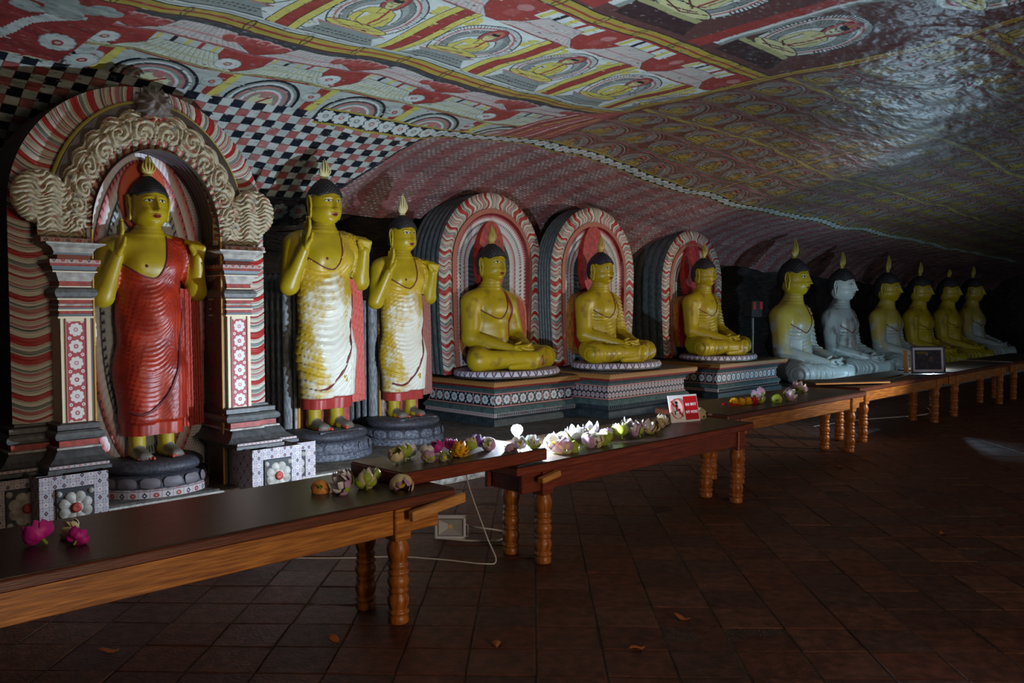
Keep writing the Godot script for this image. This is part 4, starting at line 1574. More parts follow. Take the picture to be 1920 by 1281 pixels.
			band(t, "base_red", sg, x0, x1 + 0.02, zb - 0.2, z1 + 0.04, [Vector2(0.012, 0.45 - g), Vector2(0.012, 0.415 - g)], M.red)
			band(t, "base_fillet", sg, x0 - 0.01, x1 + 0.035, zb - 0.2, z1 + 0.055, [Vector2(0.0, 0.415 - g), Vector2(0.016, 0.412 - g), Vector2(0.016, 0.40 - g)], M.pale_edge)
			band(t, "base_curve", sg, x0 - 0.01, x1 + 0.05, zb - 0.2, z1 + 0.08, [Vector2(0.0, 0.40 - g), Vector2(0.012, 0.385 - g), Vector2(0.03, 0.355 - g), Vector2(0.065, 0.328 - g), Vector2(0.085, 0.322 - g)], M.slate_dark)
			band(t, "base_edge", sg, x0, x1 + 0.10, zb - 0.2, z1 + 0.15, [Vector2(0.03, 0.322 - g), Vector2(0.03, 0.305 - g)], M.frieze_small, 1.0)
			band(t, "base_lip", sg, x0, x1 + 0.10, zb - 0.2, z1 + 0.15, [Vector2(0.03, 0.305 - g), Vector2(0.04, 0.30 - g), Vector2(0.04, 0.28 - g)], M.slate_dark)
			var ped := band(t, "pedestal", sg, x0 + 0.02, x1 + 0.22, zb - 0.2, z1 + 0.29, [Vector2(0.0, 0.285 - g), Vector2(0.0, -0.24)], M.flower_tile, 0.5)
			var pw: float = x1 - x0 + 0.20
			var cx: float = sg * ((x0 + x1) * 0.5 + 0.12)
			var pf: float = z1 + 0.29
			# framed rosette on the front
			var qb := MB.new()
			qb.box(Vector3(cx, 0.09, pf + 0.004), Vector3(pw * 0.56, 0.24, 0.012), 0.004)
			part("rosette_panel", qb.mesh(), mat(rgb(26, 30, 36), 0.6), ped)
			var rm := MB.new()
			for k in 8:
				var a := TAU * k / 8.0 + 0.39
				rm.lathe([Vector2(0.034, 0.0), Vector2(0.030, 0.010), Vector2(0.0, 0.014)], 12, Vector3(cos(a) * 0.066, 0, sin(a) * 0.066))
				rm.lathe([Vector2(0.022, 0.0), Vector2(0.018, 0.009), Vector2(0.0, 0.011)], 8, Vector3(cos(a) * 0.035, 0, sin(a) * 0.035))
			for k in 4:
				var a := TAU * k / 4.0 + PI / 4
				rm.lathe([Vector2(0.018, 0.0), Vector2(0.015, 0.008), Vector2(0.0, 0.010)], 10, Vector3(cos(a) * 0.125, 0, sin(a) * 0.125))
			var ro := part("rosette", rm.mesh(), M.pale_edge, ped, Vector3(cx, 0.09, pf + 0.009))
			ro.rotation.x = PI / 2
			ro.scale = Vector3(pw / 0.385, 1, pw / 0.385)
			var hm := MB.new()
			hm.lathe([Vector2(0.032, 0.0), Vector2(0.030, 0.016), Vector2(0.018, 0.018), Vector2(0.0, 0.014)], 16)
			var ho := part("rosette_heart", hm.mesh(), M.red, ped, Vector3(cx, 0.09, pf + 0.009))
			ho.rotation.x = PI / 2
			# core under the mouldings
			var kb := MB.new()
			kb.box(Vector3(sg * (x0 + x1) * 0.5, 0.15, (zb - 0.2 + z1) * 0.5), Vector3(x1 - x0, 0.80, z1 - zb + 0.2), 0.004)
			part("pedestal_core", kb.mesh(), M.slate_dark, t)

func dotted_mat() -> StandardMaterial3D:
	var p := Painter.new(256, 256, Color(0.76, 0.77, 0.78))
	p.s = 256.0
	for j in 24:
		for i in 24:
			p.ell((i + 0.5 * (j % 2) + 0.25) / 24.0, (j + 0.5) / 24.0, 0.007, 0.007, Color(0.42, 0.36, 0.42) if (i + j) % 3 else Color(0.60, 0.34, 0.34))
	var m := mat(Color.WHITE, 0.6)
	aged(m, tex(p.im), Vector3(2.0, 2.0, 2.0))
	return m

var _jamb: StandardMaterial3D
func jamb_mat() -> StandardMaterial3D:
	if _jamb:
		return _jamb
	var p := Painter.new(160, 1024, Color(0.36, 0.29, 0.24))
	p.s = 160.0
	for k in 9:
		var y := 0.35 + k * 0.70
		p.ell(0.52, y, 0.19, 0.24, Color(0.26, 0.14, 0.12))
		p.ell(0.52, y, 0.15, 0.20, Color(0.44, 0.16, 0.13))
		for sd in [-1.0, 1.0]:
			p.arc(0.52 + sd * 0.20, y + 0.33, 0.13, 0.13, 0.0, TAU * 0.8, 0.02, Color(0.24, 0.20, 0.18))
			p.arc(0.52 + sd * 0.24, y + 0.1, 0.1, 0.16, 0.0, PI * 1.3, 0.016, Color(0.24, 0.20, 0.18))
	p.flake(1200, 2, 4, [Color(0.2, 0.17, 0.15), Color(0.5, 0.44, 0.38)])
	_jamb = mat(Color.WHITE, 0.55)
	_jamb.albedo_texture = tex(p.im)
	return _jamb

# ---------------------------------------------------------------- heads
# unit head: chin at y -0.5, crown at 0.5, face towards +z
func head_point(d: Vector3) -> Vector3:
	var p := Vector3(d.x * 0.335, d.y * 0.5, d.z * (0.40 if d.z > 0.0 else 0.40))
	# fuller square-ish cheeks, narrower chin
	var lift := 1.0 + 0.10 * (1.0 - absf(d.y)) * (1.0 - pow(absf(d.x), 4.0)) * clampf(1.0 - absf(d.z), 0.0, 1.0)
	p.x *= lift
	if p.y < -0.08:
		var t := (-0.08 - p.y) / 0.42
		p.x *= 1.0 + 0.14 * sin(minf(t, 1.0) * PI) - 0.10 * t * t
		if p.z > 0.0:
			p.z *= 1.0 + 0.16 * sin(minf(t, 1.0) * PI * 0.9)
		else:
			p.z *= 1.0 - 0.25 * t
	if p.z > 0.0:
		var x := absf(p.x)
		var y := p.y
		var f := smoothstep(0.0, 0.2, p.z)
		var h := 0.0
		h += 0.018 * gauss(y - 0.115, 0.03) * gauss(x - 0.13, 0.09)
		h -= 0.040 * gauss(x - 0.12, 0.065) * gauss(y - 0.06, 0.045)
		h += 0.026 * gauss(x - 0.13, 0.06) * gauss(y - 0.045, 0.030)
		var down := clampf((0.12 - y) / 0.25, 0.0, 1.0)
		var nose := lerpf(0.02, 0.125, pow(down, 1.15)) * smoothstep(0.17, 0.10, y) * smoothstep(-0.165, -0.135, y)
		h += nose * gauss(x, lerpf(0.028, 0.045, down))
		h += 0.034 * gauss(x - 0.05, 0.024) * gauss(y + 0.125, 0.026)
		h += 0.040 * gauss(y + 0.212, 0.018) * gauss(x, 0.08)
		h += 0.042 * gauss(y + 0.262, 0.020) * gauss(x, 0.065)
		h -= 0.010 * gauss(y + 0.236, 0.008) * gauss(x, 0.10)
		h -= 0.018 * gauss(y + 0.315, 0.02) * gauss(x, 0.08)
		h += 0.038 * gauss(y + 0.40, 0.06) * gauss(x, 0.10)
		h += 0.018 * gauss(x - 0.17, 0.08) * gauss(y + 0.13, 0.09)
		p.z += h * f
	return p

func head_mesh() -> ArrayMesh:
	var b := MB.new()
	var nu := 180
	var nv := 130
	var pts := PackedVector3Array()
	var uvs := PackedVector2Array()
	for j in nv + 1:
		var th := PI * j / nv
		for i in nu + 1:
			var t := -PI + TAU * i / nu
			var az := t - 0.5 * sin(t)
			var d := Vector3(sin(th) * sin(az), cos(th), sin(th) * cos(az))
			var p := head_point(d)
			pts.append(p)
			uvs.append(Vector2(0.5 + p.x / 1.0, 0.5 - p.y / 1.1))
	b.sheet(nu + 1, nv + 1, pts, uvs, PackedColorArray(), true)
	# long looped ears
	for sd in [-1.0, 1.0]:
		var path := PackedVector3Array()
		var rad := PackedFloat32Array()
		for k in 29:
			var a := TAU * k / 28.0
			path.append(Vector3(sd * (0.372 + 0.015 * cos(a)), -0.07 + cos(a) * 0.225, 0.0 + sin(a) * (0.066 if cos(a) > 0.0 else 0.045)))
			rad.append(0.026)
		var before := b.v.size()
		b.tube(path, rad, 7, false)
		var inner := PackedVector3Array([Vector3(sd * 0.345, 0.12, 0.0), Vector3(sd * 0.365, 0.03, 0.0), Vector3(sd * 0.345, -0.05, 0.0)])
		b.tube(inner, PackedFloat32Array([0.03, 0.035, 0.02]), 6, true)
		for q in range(before, b.v.size()):
			b.uv[q] = Vector2(0.06, 0.9)
	return b.mesh()

# eyes, brows and lips painted on plain skin
func face_picture(skin: Color, soft: float) -> Image:
	var p := Painter.new(640, 704, skin)
	p.s = 640.0; p.ox = -0.5; p.oy = -0.55
	var white := Color(0.86, 0.84, 0.78).lerp(skin, soft)
	var dark := Color(0.10, 0.08, 0.07).lerp(skin, soft)
	var lip := Color(0.42, 0.12, 0.10).lerp(skin, soft)
	for sd in [-1.0, 1.0]:
		var cx: float = sd * 0.125
		var cy := -0.045
		var up := []
		var dn := []
		for k in 13:
			var f := k / 12.0 * 2.0 - 1.0
			up.append(Vector2(cx + f * 0.086, cy + 0.004 * f * sd - 0.032 * (1.0 - f * f)))
			dn.append(Vector2(cx + f * 0.086, cy + 0.004 * f * sd + 0.018 * (1.0 - f * f)))
		var ring := up.duplicate()
		for k in 13:
			ring.append(dn[12 - k])
		p.poly(ring, white)
		p.ell(cx, cy - 0.008, 0.024, 0.022, dark)
		p.stroke(up, 0.010, dark)
		p.stroke(dn, 0.004, dark.lerp(skin, 0.4))
		var lid := []
		var brow := []
		for k in 13:
			var f := k / 12.0 * 2.0 - 1.0
			lid.append(Vector2(cx + f * 0.078, cy - 0.020 - 0.026 * (1.0 - f * f)))
			brow.append(Vector2(cx + f * 0.10 + sd * 0.005, cy - 0.062 - 0.036 * (1.0 - f * f)))
		p.stroke(lid, 0.004, skin.lerp(dark, 0.5))
		p.stroke(brow, 0.008, skin.lerp(dark, 0.45))
		p.ell(sd * 0.032, 0.148, 0.010, 0.006, dark.lerp(skin, 0.3))
	p.poly([Vector2(-0.082, 0.236), Vector2(-0.04, 0.208), Vector2(0, 0.216), Vector2(0.04, 0.208), Vector2(0.082, 0.236), Vector2(0.045, 0.272), Vector2(0, 0.282), Vector2(-0.045, 0.272)], lip)
	p.stroke([Vector2(-0.085, 0.236), Vector2(-0.03, 0.238), Vector2(0.03, 0.238), Vector2(0.085, 0.236)], 0.006, dark.lerp(lip, 0.3))
	p.flake(1500, 9, 4, [skin.darkened(0.35), skin.lightened(0.2)])
	return p.im

# cap of small curls with the raised crown
func hair_mesh(curl: float, ridged: bool) -> ArrayMesh:
	var b := MB.new()
	var nu := 240
	var nv := 72
	var pts := PackedVector3Array()
	for j in nv + 1:
		for i in nu + 1:
			var az := TAU * i / nu
			# lower edge of the hair: brow, temples, nape
			var off := absf(wrapf(az, -PI, PI))
			var edge: float = deg_to_rad(lerpf(66.0, 124.0, smoothstep(1.35, 2.3, off)))
			edge += deg_to_rad(7.0) * gauss(off - 1.02, 0.28) - deg_to_rad(3.0) * gauss(off, 0.3)
			var f := float(j) / nv
			var th := edge * f
			var d := Vector3(sin(th) * sin(az), cos(th), sin(th) * cos(az))
			var p := Vector3(d.x * 0.345, d.y * 0.47, d.z * 0.42)
			var rho := Vector2(p.x, p.z).length()
			p.y += 0.06 * exp(-pow(rho / 0.14, 2.0))
			var k := 0.028
			if ridged:
				k += curl * absf(sin(th * 30.0)) * (0.6 + 0.4 * absf(sin(az * 26.0)))
			else:
				var row := floorf(th * 15.0)
				var cnt: float = maxf(floorf(sin(th) * 34.0), 6.0)
				k += curl * sqrt(maxf(sin(fposmod(th * 15.0, 1.0) * PI) * absf(sin((az / TAU * cnt + 0.5 * fmod(row, 2.0)) * PI)), 0.0))
			if j == nv:
				k = -0.02
			p += d * k
			pts.append(p)
	b.sheet(nu + 1, nv + 1, pts, PackedVector2Array(), PackedColorArray(), true)
	return b.mesh()

# the flame on the crown, base at y 0, one unit high
func flame_mesh() -> ArrayMesh:
	var b := MB.new()
	b.lathe([Vector2(0.0, -0.05), Vector2(0.16, 0.0), Vector2(0.26, 0.10), Vector2(0.29, 0.24), Vector2(0.24, 0.42), Vector2(0.15, 0.62), Vector2(0.07, 0.82), Vector2(0.0, 0.98)], 20, Vector3.ZERO, 0.9, 0.5)
	for q in [[0.0, 1.0, 0.055], [0.16, 0.90, 0.05], [-0.16, 0.90, 0.05], [0.29, 0.70, 0.05], [-0.29, 0.70, 0.05]]:
		var path := PackedVector3Array()
		var rad := PackedFloat32Array()
		for k in 9:
			var f := k / 8.0
			path.append(Vector3(q[0] * sin(minf(f * 1.7, 1.0) * PI * 0.5) * (1.0 - 0.55 * f * f), f * q[1], (0.16 - absf(q[0]) * 0.25) * sin(f * PI) + 0.02))
			rad.append(q[2] * (1.0 - 0.8 * f) + 0.008)
		b.tube(path, rad, 6, true)
	b.lathe([Vector2(0.16, -0.12), Vector2(0.2, -0.06), Vector2(0.14, 0.0)], 16, Vector3.ZERO, 1.0, 0.8)
	return b.mesh()

var HEAD: ArrayMesh
var HAIR_CURL: ArrayMesh
var HAIR_RIDGE: ArrayMesh
var FLAME: ArrayMesh
var FACE := {}
var GOLD := Color(0.64, 0.55, 0.06)

func skin_mat(kind: String) -> StandardMaterial3D:
	if not FACE.has(kind):
		var skin: Color = {"gold": GOLD, "white": Color(0.70, 0.74, 0.72)}[kind]
		var m := mat(Color.WHITE, 0.38, 0.5)
		m.albedo_texture = tex(face_picture(skin, 0.0 if kind == "gold" else 0.35))
		FACE[kind] = m
	return FACE[kind]

# head, hair and flame at the top of a neck; h is the height from chin to crown
func add_head(t: Node3D, at: Vector3, h: float, kind: String, hair: ArrayMesh, flame_h: float, flame_w: float, hair_m: Material, flame_m: Material) -> void:
	var hd := part("head", HEAD, skin_mat(kind), t, at)
	hd.scale = Vector3.ONE * h
	var hr := part("hair", hair, hair_m, t, at)
	hr.scale = Vector3.ONE * h
	var fl := part("crown_flame", FLAME, flame_m, t, at + Vector3(0, h * 0.585, 0))
	fl.scale = Vector3(flame_w, flame_h, flame_w)

func hand_up(b: Body, wrist: Vector3, up: Vector3, across: Vector3, thin: Vector3, len_: float) -> void:
	# a flat open hand: palm, four fingers of different lengths, a thumb at the side
	var r := len_ * 0.062
	for k in 4:
		var o := across * (k - 1.5) * len_ * 0.105
		b.limb(wrist + o * 0.7, wrist + o + up * len_ * 0.46, r * 1.25, r * 1.15, 0.02)
		var fl: float = [0.80, 0.96, 1.0, 0.93][k]
		b.limb(wrist + o + up * len_ * 0.44, wrist + o * 1.02 + up * len_ * lerpf(0.44, fl, 0.55) + thin * len_ * 0.015, r * 1.05, r * 0.95, 0.006)
		b.limb(wrist + o * 1.02 + up * len_ * lerpf(0.44, fl, 0.55) + thin * len_ * 0.015, wrist + o + up * len_ * fl - thin * len_ * 0.02, r * 0.95, r * 0.72, 0.006)
	b.limb(wrist + across * len_ * 0.14 + up * len_ * 0.08, wrist + across * len_ * 0.27 + up * len_ * 0.32 + thin * len_ * 0.06, r * 1.3, r * 1.05, 0.014)
	b.limb(wrist + across * len_ * 0.27 + up * len_ * 0.32 + thin * len_ * 0.06, wrist + across * len_ * 0.25 + up * len_ * 0.52 + thin * len_ * 0.09, r * 1.05, r * 0.75, 0.008)

# ---------------------------------------------------------------- standing figures (2.0 from sole to crown)
func standing_body() -> Body:
	var b := Body.new()
	b.limb(Vector3(0, 0.10, -0.01), Vector3(0, 0.62, 0.0), 0.225, 0.232, 0.05, 0.62)
	b.limb(Vector3(0, 0.62, 0.0), Vector3(0, 1.02, 0.0), 0.232, 0.205, 0.08, 0.66)
	b.limb(Vector3(0, 1.02, 0.0), Vector3(0, 1.38, 0.0), 0.205, 0.222, 0.08, 0.66)
	b.limb(Vector3(-0.205, 1.485, -0.015), Vector3(0.205, 1.485, -0.015), 0.105, 0.105, 0.09, 0.9)
	b.limb(Vector3(0, 1.47, -0.01), Vector3(0, 1.585, -0.005), 0.135, 0.085, 0.07)
	b.limb(Vector3(0, 1.54, 0.0), Vector3(0, 1.70, 0.005), 0.086, 0.084, 0.03)
	b.limb(Vector3(-0.095, 1.37, 0.095), Vector3(0.095, 1.37, 0.095), 0.075, 0.075, 0.09)
	b.limb(Vector3(0, 1.03, 0.075), Vector3(0, 1.12, 0.07), 0.10, 0.09, 0.10)
	for sd in [-1.0, 1.0]:
		b.limb(Vector3(sd * 0.10, 0.62, 0.07), Vector3(sd * 0.105, 0.16, 0.055), 0.10, 0.095, 0.07)
	# right arm: elbow down at the side, forearm raised
	b.limb(Vector3(-0.265, 1.475, -0.02), Vector3(-0.335, 1.16, 0.015), 0.088, 0.074, 0.05)
	b.limb(Vector3(-0.335, 1.155, 0.02), Vector3(-0.275, 1.44, 0.155), 0.074, 0.043, 0.03)
	# left arm: elbow bent, hand at the shoulder
	b.limb(Vector3(0.265, 1.475, -0.02), Vector3(0.355, 1.20, 0.0), 0.088, 0.070, 0.05)
	b.limb(Vector3(0.355, 1.195, 0.0), Vector3(0.315, 1.45, 0.115), 0.068, 0.044, 0.03)
	b.floor_y = 0.16
	return b

func raised_hand() -> Body:
	var b := Body.new()
	hand_up(b, Vector3(-0.275, 1.44, 0.155), Vector3(0.08, 0.985, 0.12).normalized(), Vector3(-0.12, -0.12, 0.98).normalized(), Vector3(1, -0.05, 0.1).normalized(), 0.245)
	return b

func gripping_hand() -> Body:
	# left hand gripping the hem of the robe at the shoulder
	var b := Body.new()
	var w := Vector3(0.315, 1.45, 0.115)
	for k in 4:
		var o := Vector3(0.022, -0.004, 0.010) * (k - 1.5) * 1.15
		var k1 := w + o + Vector3(-0.005, 0.075, 0.015)
		var k2 := k1 + Vector3(-0.02, 0.03, -0.045)
		b.limb(w + o * 0.6, k1, 0.022, 0.018, 0.02)
		b.limb(k1, k2, 0.0165, 0.015, 0.006)
		b.limb(k2, k2 + Vector3(-0.012, -0.035, -0.02), 0.015, 0.011, 0.006)
	b.limb(w + Vector3(-0.03, 0.02, 0.01), w + Vector3(-0.055, 0.07, 0.0), 0.019, 0.013, 0.012)
	return b

func feet_body() -> Body:
	var b := Body.new()
	for sd in [-1.0, 1.0]:
		var x: float = sd * 0.105
		b.limb(Vector3(x, 0.05, 0.0), Vector3(x, 0.22, -0.01), 0.055, 0.062, 0.04)
		b.limb(Vector3(x, 0.035, -0.03), Vector3(x + sd * 0.012, 0.022, 0.15), 0.048, 0.034, 0.04)
		b.limb(Vector3(x - sd * 0.018, 0.024, 0.08), Vector3(x - sd * 0.016, 0.02, 0.165), 0.036, 0.026, 0.03)
		b.limb(Vector3(x + sd * 0.026, 0.022, 0.08), Vector3(x + sd * 0.036, 0.018, 0.15), 0.034, 0.024, 0.03)
	b.floor_y = 0.0
	return b

func toes_body() -> Body:
	var b := Body.new()
	for sd in [-1.0, 1.0]:
		var x: float = sd * 0.105
		for k in 5:
			var o: float = sd * (-0.034 + k * 0.0215)
			var z := 0.175 - 0.0085 * k
			b.limb(Vector3(x + o, 0.018, z - 0.02), Vector3(x + o * 1.06, 0.013, z + 0.028 - 0.002 * k), 0.0155 if k == 0 else 0.0125, 0.012 if k == 0 else 0.009, 0.006)
	b.floor_y = 0.0
	return b

func neckline(x: float) -> float:
	# height of the robe's upper edge across the chest: low in the middle, under the right arm, over the left shoulder
	if x < -0.02:
		return 1.285 + 0.10 * pow((-0.02 - x) / 0.2, 2.0)
	return 1.285 + 0.36 * pow((x + 0.02) / 0.13, 2.0)

func stand_zone(q: Vector3, _n: Vector3) -> int:
	# arms and neck are skin
	if q.y > 1.575 and absf(q.x) < 0.16:
		return 0
	if q.x < -0.205 and q.y > 1.05 and q.y < 1.7:
		var body_edge := -0.235 if q.y < 1.36 else -0.20
		if q.x < body_edge:
			return 0
	if q.x > 0.262 and q.z > 0.015 and q.y > 1.1:
		return 0
	if q.x > 0.305 and q.y > 1.1:
		return 0
	if q.y > neckline(q.x) and q.x < 0.14:
		return 0
	if q.y < 0.262 + 0.03 * q.x:
		return 2
	return 1

func fold_field(q: Vector3) -> float:
	# swags that hang from the left shoulder and arm across to the right side
	var u := q.x + 0.07
	var c: float = 1.9 * u * u if u < 0.0 else 2.6 * u * u + 9.0 * u * u * u
	return q.y - c

func stand_relief(q: Vector3, n: Vector3, k: int, pitch: float, amp: float) -> float:
	if k == 0:
		if q.y > 1.585 and q.y < 1.67:
			return 0.004 * absf(sin((q.y - 1.585) / 0.028 * PI))
		return 0.0
	if k == 2:
		return -0.012 + 0.003 * absf(sin(q.x * 60.0))
	var f := fold_field(q)
	var h := amp * pleat(-f / pitch)
	# upright folds down the left side
	if q.x > 0.10 and q.y < 1.3:
		var m := smoothstep(0.10, 0.17, q.x)
		h = lerpf(h, amp * 0.9 * pleat(q.x / 0.03 + q.y * 0.8), m * smoothstep(1.3, 1.0, q.y))
	return h * smoothstep(-0.5, 0.0, n.z)

# a cord that lies on the front of a body
func surface_cord(b: Body, pts2: Array, r: float, lift := 0.0, n := 40) -> ArrayMesh:
	var path := PackedVector3Array()
	for k in n + 1:
		var f := float(k) / n * (pts2.size() - 1)
		var i := mini(int(f), pts2.size() - 2)
		var g := f - i
		var p0: Vector2 = pts2[maxi(i - 1, 0)]; var p1: Vector2 = pts2[i]; var p2: Vector2 = pts2[i + 1]; var p3: Vector2 = pts2[mini(i + 2, pts2.size() - 1)]
		var p := p1.cubic_interpolate(p2, p0, p3, g)
		path.append(Vector3(p.x, p.y, b.front_z(p.x, p.y) + lift))
	var m := MB.new()
	m.tube(path, PackedFloat32Array([r]), 6, true)
	return m.mesh()

# the sheet of cloth that falls from the left forearm
func fall_mesh() -> ArrayMesh:
	var b := MB.new()
	var nu := 40
	var nv := 60
	for side in [0.0, 1.0]:
		var pts := PackedVector3Array()
		for j in nv + 1:
			var f := float(j) / nv
			var y := lerpf(1.22, 0.20, f)
			for i in nu + 1:
				var u := float(i) / nu
				var x := lerpf(0.19 + 0.01 * f, 0.385 + 0.03 * f, u)
				var z: float = lerpf(0.075, -0.035, u) + 0.012 * sin(u * 26.0 + f * 2.0) + 0.010 * pleat(f * 22.0 - u * 1.5) * (1.0 - side) - 0.03 * side
				pts.append(Vector3(x, y - 0.03 * u * (1.0 - u), z))
		b.sheet(nu + 1, nv + 1, pts, PackedVector2Array(), PackedColorArray(), false, side > 0.5)
	return b.mesh()

func lotus_base(t: Node3D, r: float, h: float, kind: int) -> void:
	# stepped round base under a standing figure
	var a := MB.new()
	var b := MB.new()
	var c := MB.new()
	var k := h / 0.25
	a.lathe_hard([Vector2(r * 1.0, 0), Vector2(r * 1.0, 0.065 * k), Vector2(r * 0.97, 0.072 * k)], 48, Vector3.ZERO, 1.0, 0.9)
	b.lathe([Vector2(r * 0.97, 0.072 * k), Vector2(r * 0.99, 0.10 * k), Vector2(r * 0.95, 0.14 * k), Vector2(r * 0.86, 0.155 * k), Vector2(r * 0.80, 0.16 * k)], 48, Vector3.ZERO, 1.0, 0.9)
	c.lathe([Vector2(r * 0.80, 0.16 * k), Vector2(r * 0.88, 0.175 * k), Vector2(r * 0.905, 0.20 * k), Vector2(r * 0.88, 0.225 * k), Vector2(r * 0.80, 0.245 * k), Vector2(r * 0.60, 0.249 * k), Vector2(0, h)], 48, Vector3.ZERO, 1.0, 0.9)
	part("base_drum", a.mesh(), M.frieze_small if kind == 0 else M.grey_stone, t)
	var mid := part("base_petal_ring", b.mesh(), M.dark_stone if kind != 1 else M.grey_stone, t)
	part("base_cushion", c.mesh(), M.dark_stone, t)
	# lotus petals round the middle step
	var pm := MB.new()
	var pts := PackedVector3Array()
	for j in 7:
		for i in 9:
			var u := i / 8.0 * 2.0 - 1.0
			var f := j / 6.0
			var w := 0.058 * sqrt(maxf(1.0 - pow(f * 1.9 - 0.9, 4.0), 0.0)) + 0.001
			pts.append(Vector3(u * w, 0.062 * (0.5 - f) * 1.1, 0.012 * (1.0 - u * u) * sin(f * PI)))
	pm.sheet(9, 7, pts)
	var petal := pm.mesh()
	for q in 16:
		var ang := TAU * q / 16.0
		var o := part("lotus_petal", petal, M.petal_grey if kind == 0 else M.grey_stone, mid, Vector3(sin(ang) * r * 0.985, 0.112 * k, cos(ang) * r * 0.985 * 0.9))
		o.rotation = Vector3(-0.1, ang, 0)
		o.scale = Vector3.ONE * (r / 0.36)

func standing_statues() -> void:
	HEAD = head_mesh()
	HAIR_CURL = hair_mesh(0.020, false)
	HAIR_RIDGE = hair_mesh(0.014, true)
	FLAME = flame_mesh()
	M.hair = mat(rgb(34, 32, 36), 0.5)
	M.flame = mat(rgb(168, 150, 70), 0.45)
	M.flame_pale = mat(rgb(188, 180, 130), 0.5)
	M.paint_v = vmat(0.4, 0.5)
	M.red_robe = vmat(0.42, 0.5)
	M.piping = mat(rgb(96, 30, 34), 0.5)
	M.flute = bumped(aged(mat(rgb(228, 232, 232), 0.7), noise_tex(512, 0.03, rgb(70, 72, 76), rgb(200, 204, 206), 35), Vector3(4, 0.7, 4)), M.fine, 0.2)
	M.petal_grey = mat(rgb(96, 88, 92), 0.6)
	M.foot = vmat(0.55)
	M.toe = mat(rgb(168, 66, 46), 0.55)
	M.gilt = mat(GOLD, 0.4)
	var body := standing_body()
	body.build(Vector3(-0.48, 0.13, -0.26), Vector3(0.48, 1.73, 0.30), 0.0105)
	print("  body ", Time.get_ticks_msec(), " ", body.v.size())
	var hand_r := raised_hand()
	hand_r.build(Vector3(-0.36, 1.37, 0.06), Vector3(-0.16, 1.74, 0.30), 0.005)
	var hand_l := gripping_hand()
	hand_l.build(Vector3(0.20, 1.40, 0.0), Vector3(0.42, 1.62, 0.20), 0.005)
	var feet := feet_body()
	feet.build(Vector3(-0.22, -0.02, -0.11), Vector3(0.22, 0.24, 0.24), 0.008)
	var toes := toes_body()
	toes.build(Vector3(-0.20, -0.02, 0.1), Vector3(0.20, 0.05, 0.24), 0.005)
	print("  feet ", Time.get_ticks_msec())
	var plain := func(_q, _n, _k): return 0.0
	var zero := func(_q, _n): return 0
	var gold := lin(GOLD)
	var hand_rm: ArrayMesh = dressed(hand_r, zero, plain, func(_q, _n, _k): return gold, 1)[0]
	var hand_lm: ArrayMesh = dressed(hand_l, zero, plain, func(_q, _n, _k): return gold, 1)[0]
	var ankle := gold * 0.95
	var instep := lin(rgb(92, 86, 78))
	var feet_m: ArrayMesh = dressed(feet, zero, plain, func(q, n, _k): return instep if q.z > 0.035 and (n.y > 0.35 or q.z > 0.13) else ankle, 1)[0]
	var toes_m: ArrayMesh = dressed(toes, zero, plain, func(_q, _n, _k): return Color.WHITE, 1)[0]
	var falls := fall_mesh()
	var edge := []
	for k in 11:
		var x := lerpf(-0.215, 0.112, k / 10.0)
		edge.append(Vector2(x, neckline(x)))
	var neck_cord := surface_cord(body, edge, 0.0065, 0.002)
	var seam := surface_cord(body, [Vector2(0.215, 1.15), Vector2(0.195, 0.95), Vector2(0.15, 0.72), Vector2(0.06, 0.47), Vector2(-0.04, 0.36), Vector2(-0.13, 0.325), Vector2(-0.205, 0.345)], 0.011, 0.004)
	var leaf := surface_strip(body, [Vector2(0.085, 0.435), Vector2(0.088, 0.385)], 0.045, 6)
	# paint: red robe; or white robe whose yellow wash has flaked away in patches
	var red := lin(rgb(160, 44, 18))
	var red2 := lin(rgb(126, 30, 20))
	var white := lin(rgb(206, 205, 192))
	var ochre := lin(rgb(176, 146, 34))
	var hem := lin(rgb(150, 48, 42))
	var pn := FastNoiseLite.new()
	pn.seed = 17; pn.frequency = 5.0; pn.fractal_octaves = 4
	var paint_red := func(q: Vector3, _n: Vector3, k: int) -> Color:
		if k == 0:
			return gold * (0.92 + 0.14 * pn.get_noise_3dv(q * 2.0))
		return red.lerp(red2, clampf(0.5 + pn.get_noise_3dv(q) * 1.2, 0.0, 1.0))
	var paint_white := func(q: Vector3, _n: Vector3, k: int) -> Color:
		if k == 0:
			return gold * (0.92 + 0.14 * pn.get_noise_3dv(q * 2.0))
		if k == 2:
			return hem * (1.0 + 0.25 * pn.get_noise_3dv(q * 2.0))
		# yellow wash kept on the chest and along the right flank, lost in ragged patches elsewhere
		var keep := (q.y - 1.08) * 2.6
		keep = maxf(keep, (-0.11 - q.x) * 5.0 - 0.2)
		keep += pn.get_noise_3dv(q * Vector3(1.0, 0.6, 1.0)) * 1.1 + pn.get_noise_3dv(q * 5.0) * 0.5
		# and in the hollows of the folds, where the wash was never rubbed off
		keep += 0.35 * (pleat(-fold_field(q) / 0.060) - 0.35)
		return white.lerp(ochre, smoothstep(-0.55, 0.5, keep))
	var set_red := dressed(body, stand_zone, func(q, n, k): return stand_relief(q, n, k, 0.034, 0.0085), paint_red, 3)
	var set_wide := dressed(body, stand_zone, func(q, n, k): return stand_relief(q, n, k, 0.060, 0.0215), paint_white, 3)
	var set_fine := dressed(body, stand_zone, func(q, n, k): return stand_relief(q, n, k, 0.043, 0.0165), paint_white, 3)
	print("  dressed ", Time.get_ticks_msec())
	M.fall_red = mat(rgb(150, 44, 30), 0.5)
	M.fall_rose = mat(rgb(178, 70, 58), 0.5)
	M.fall_brown = mat(rgb(128, 66, 52), 0.55)
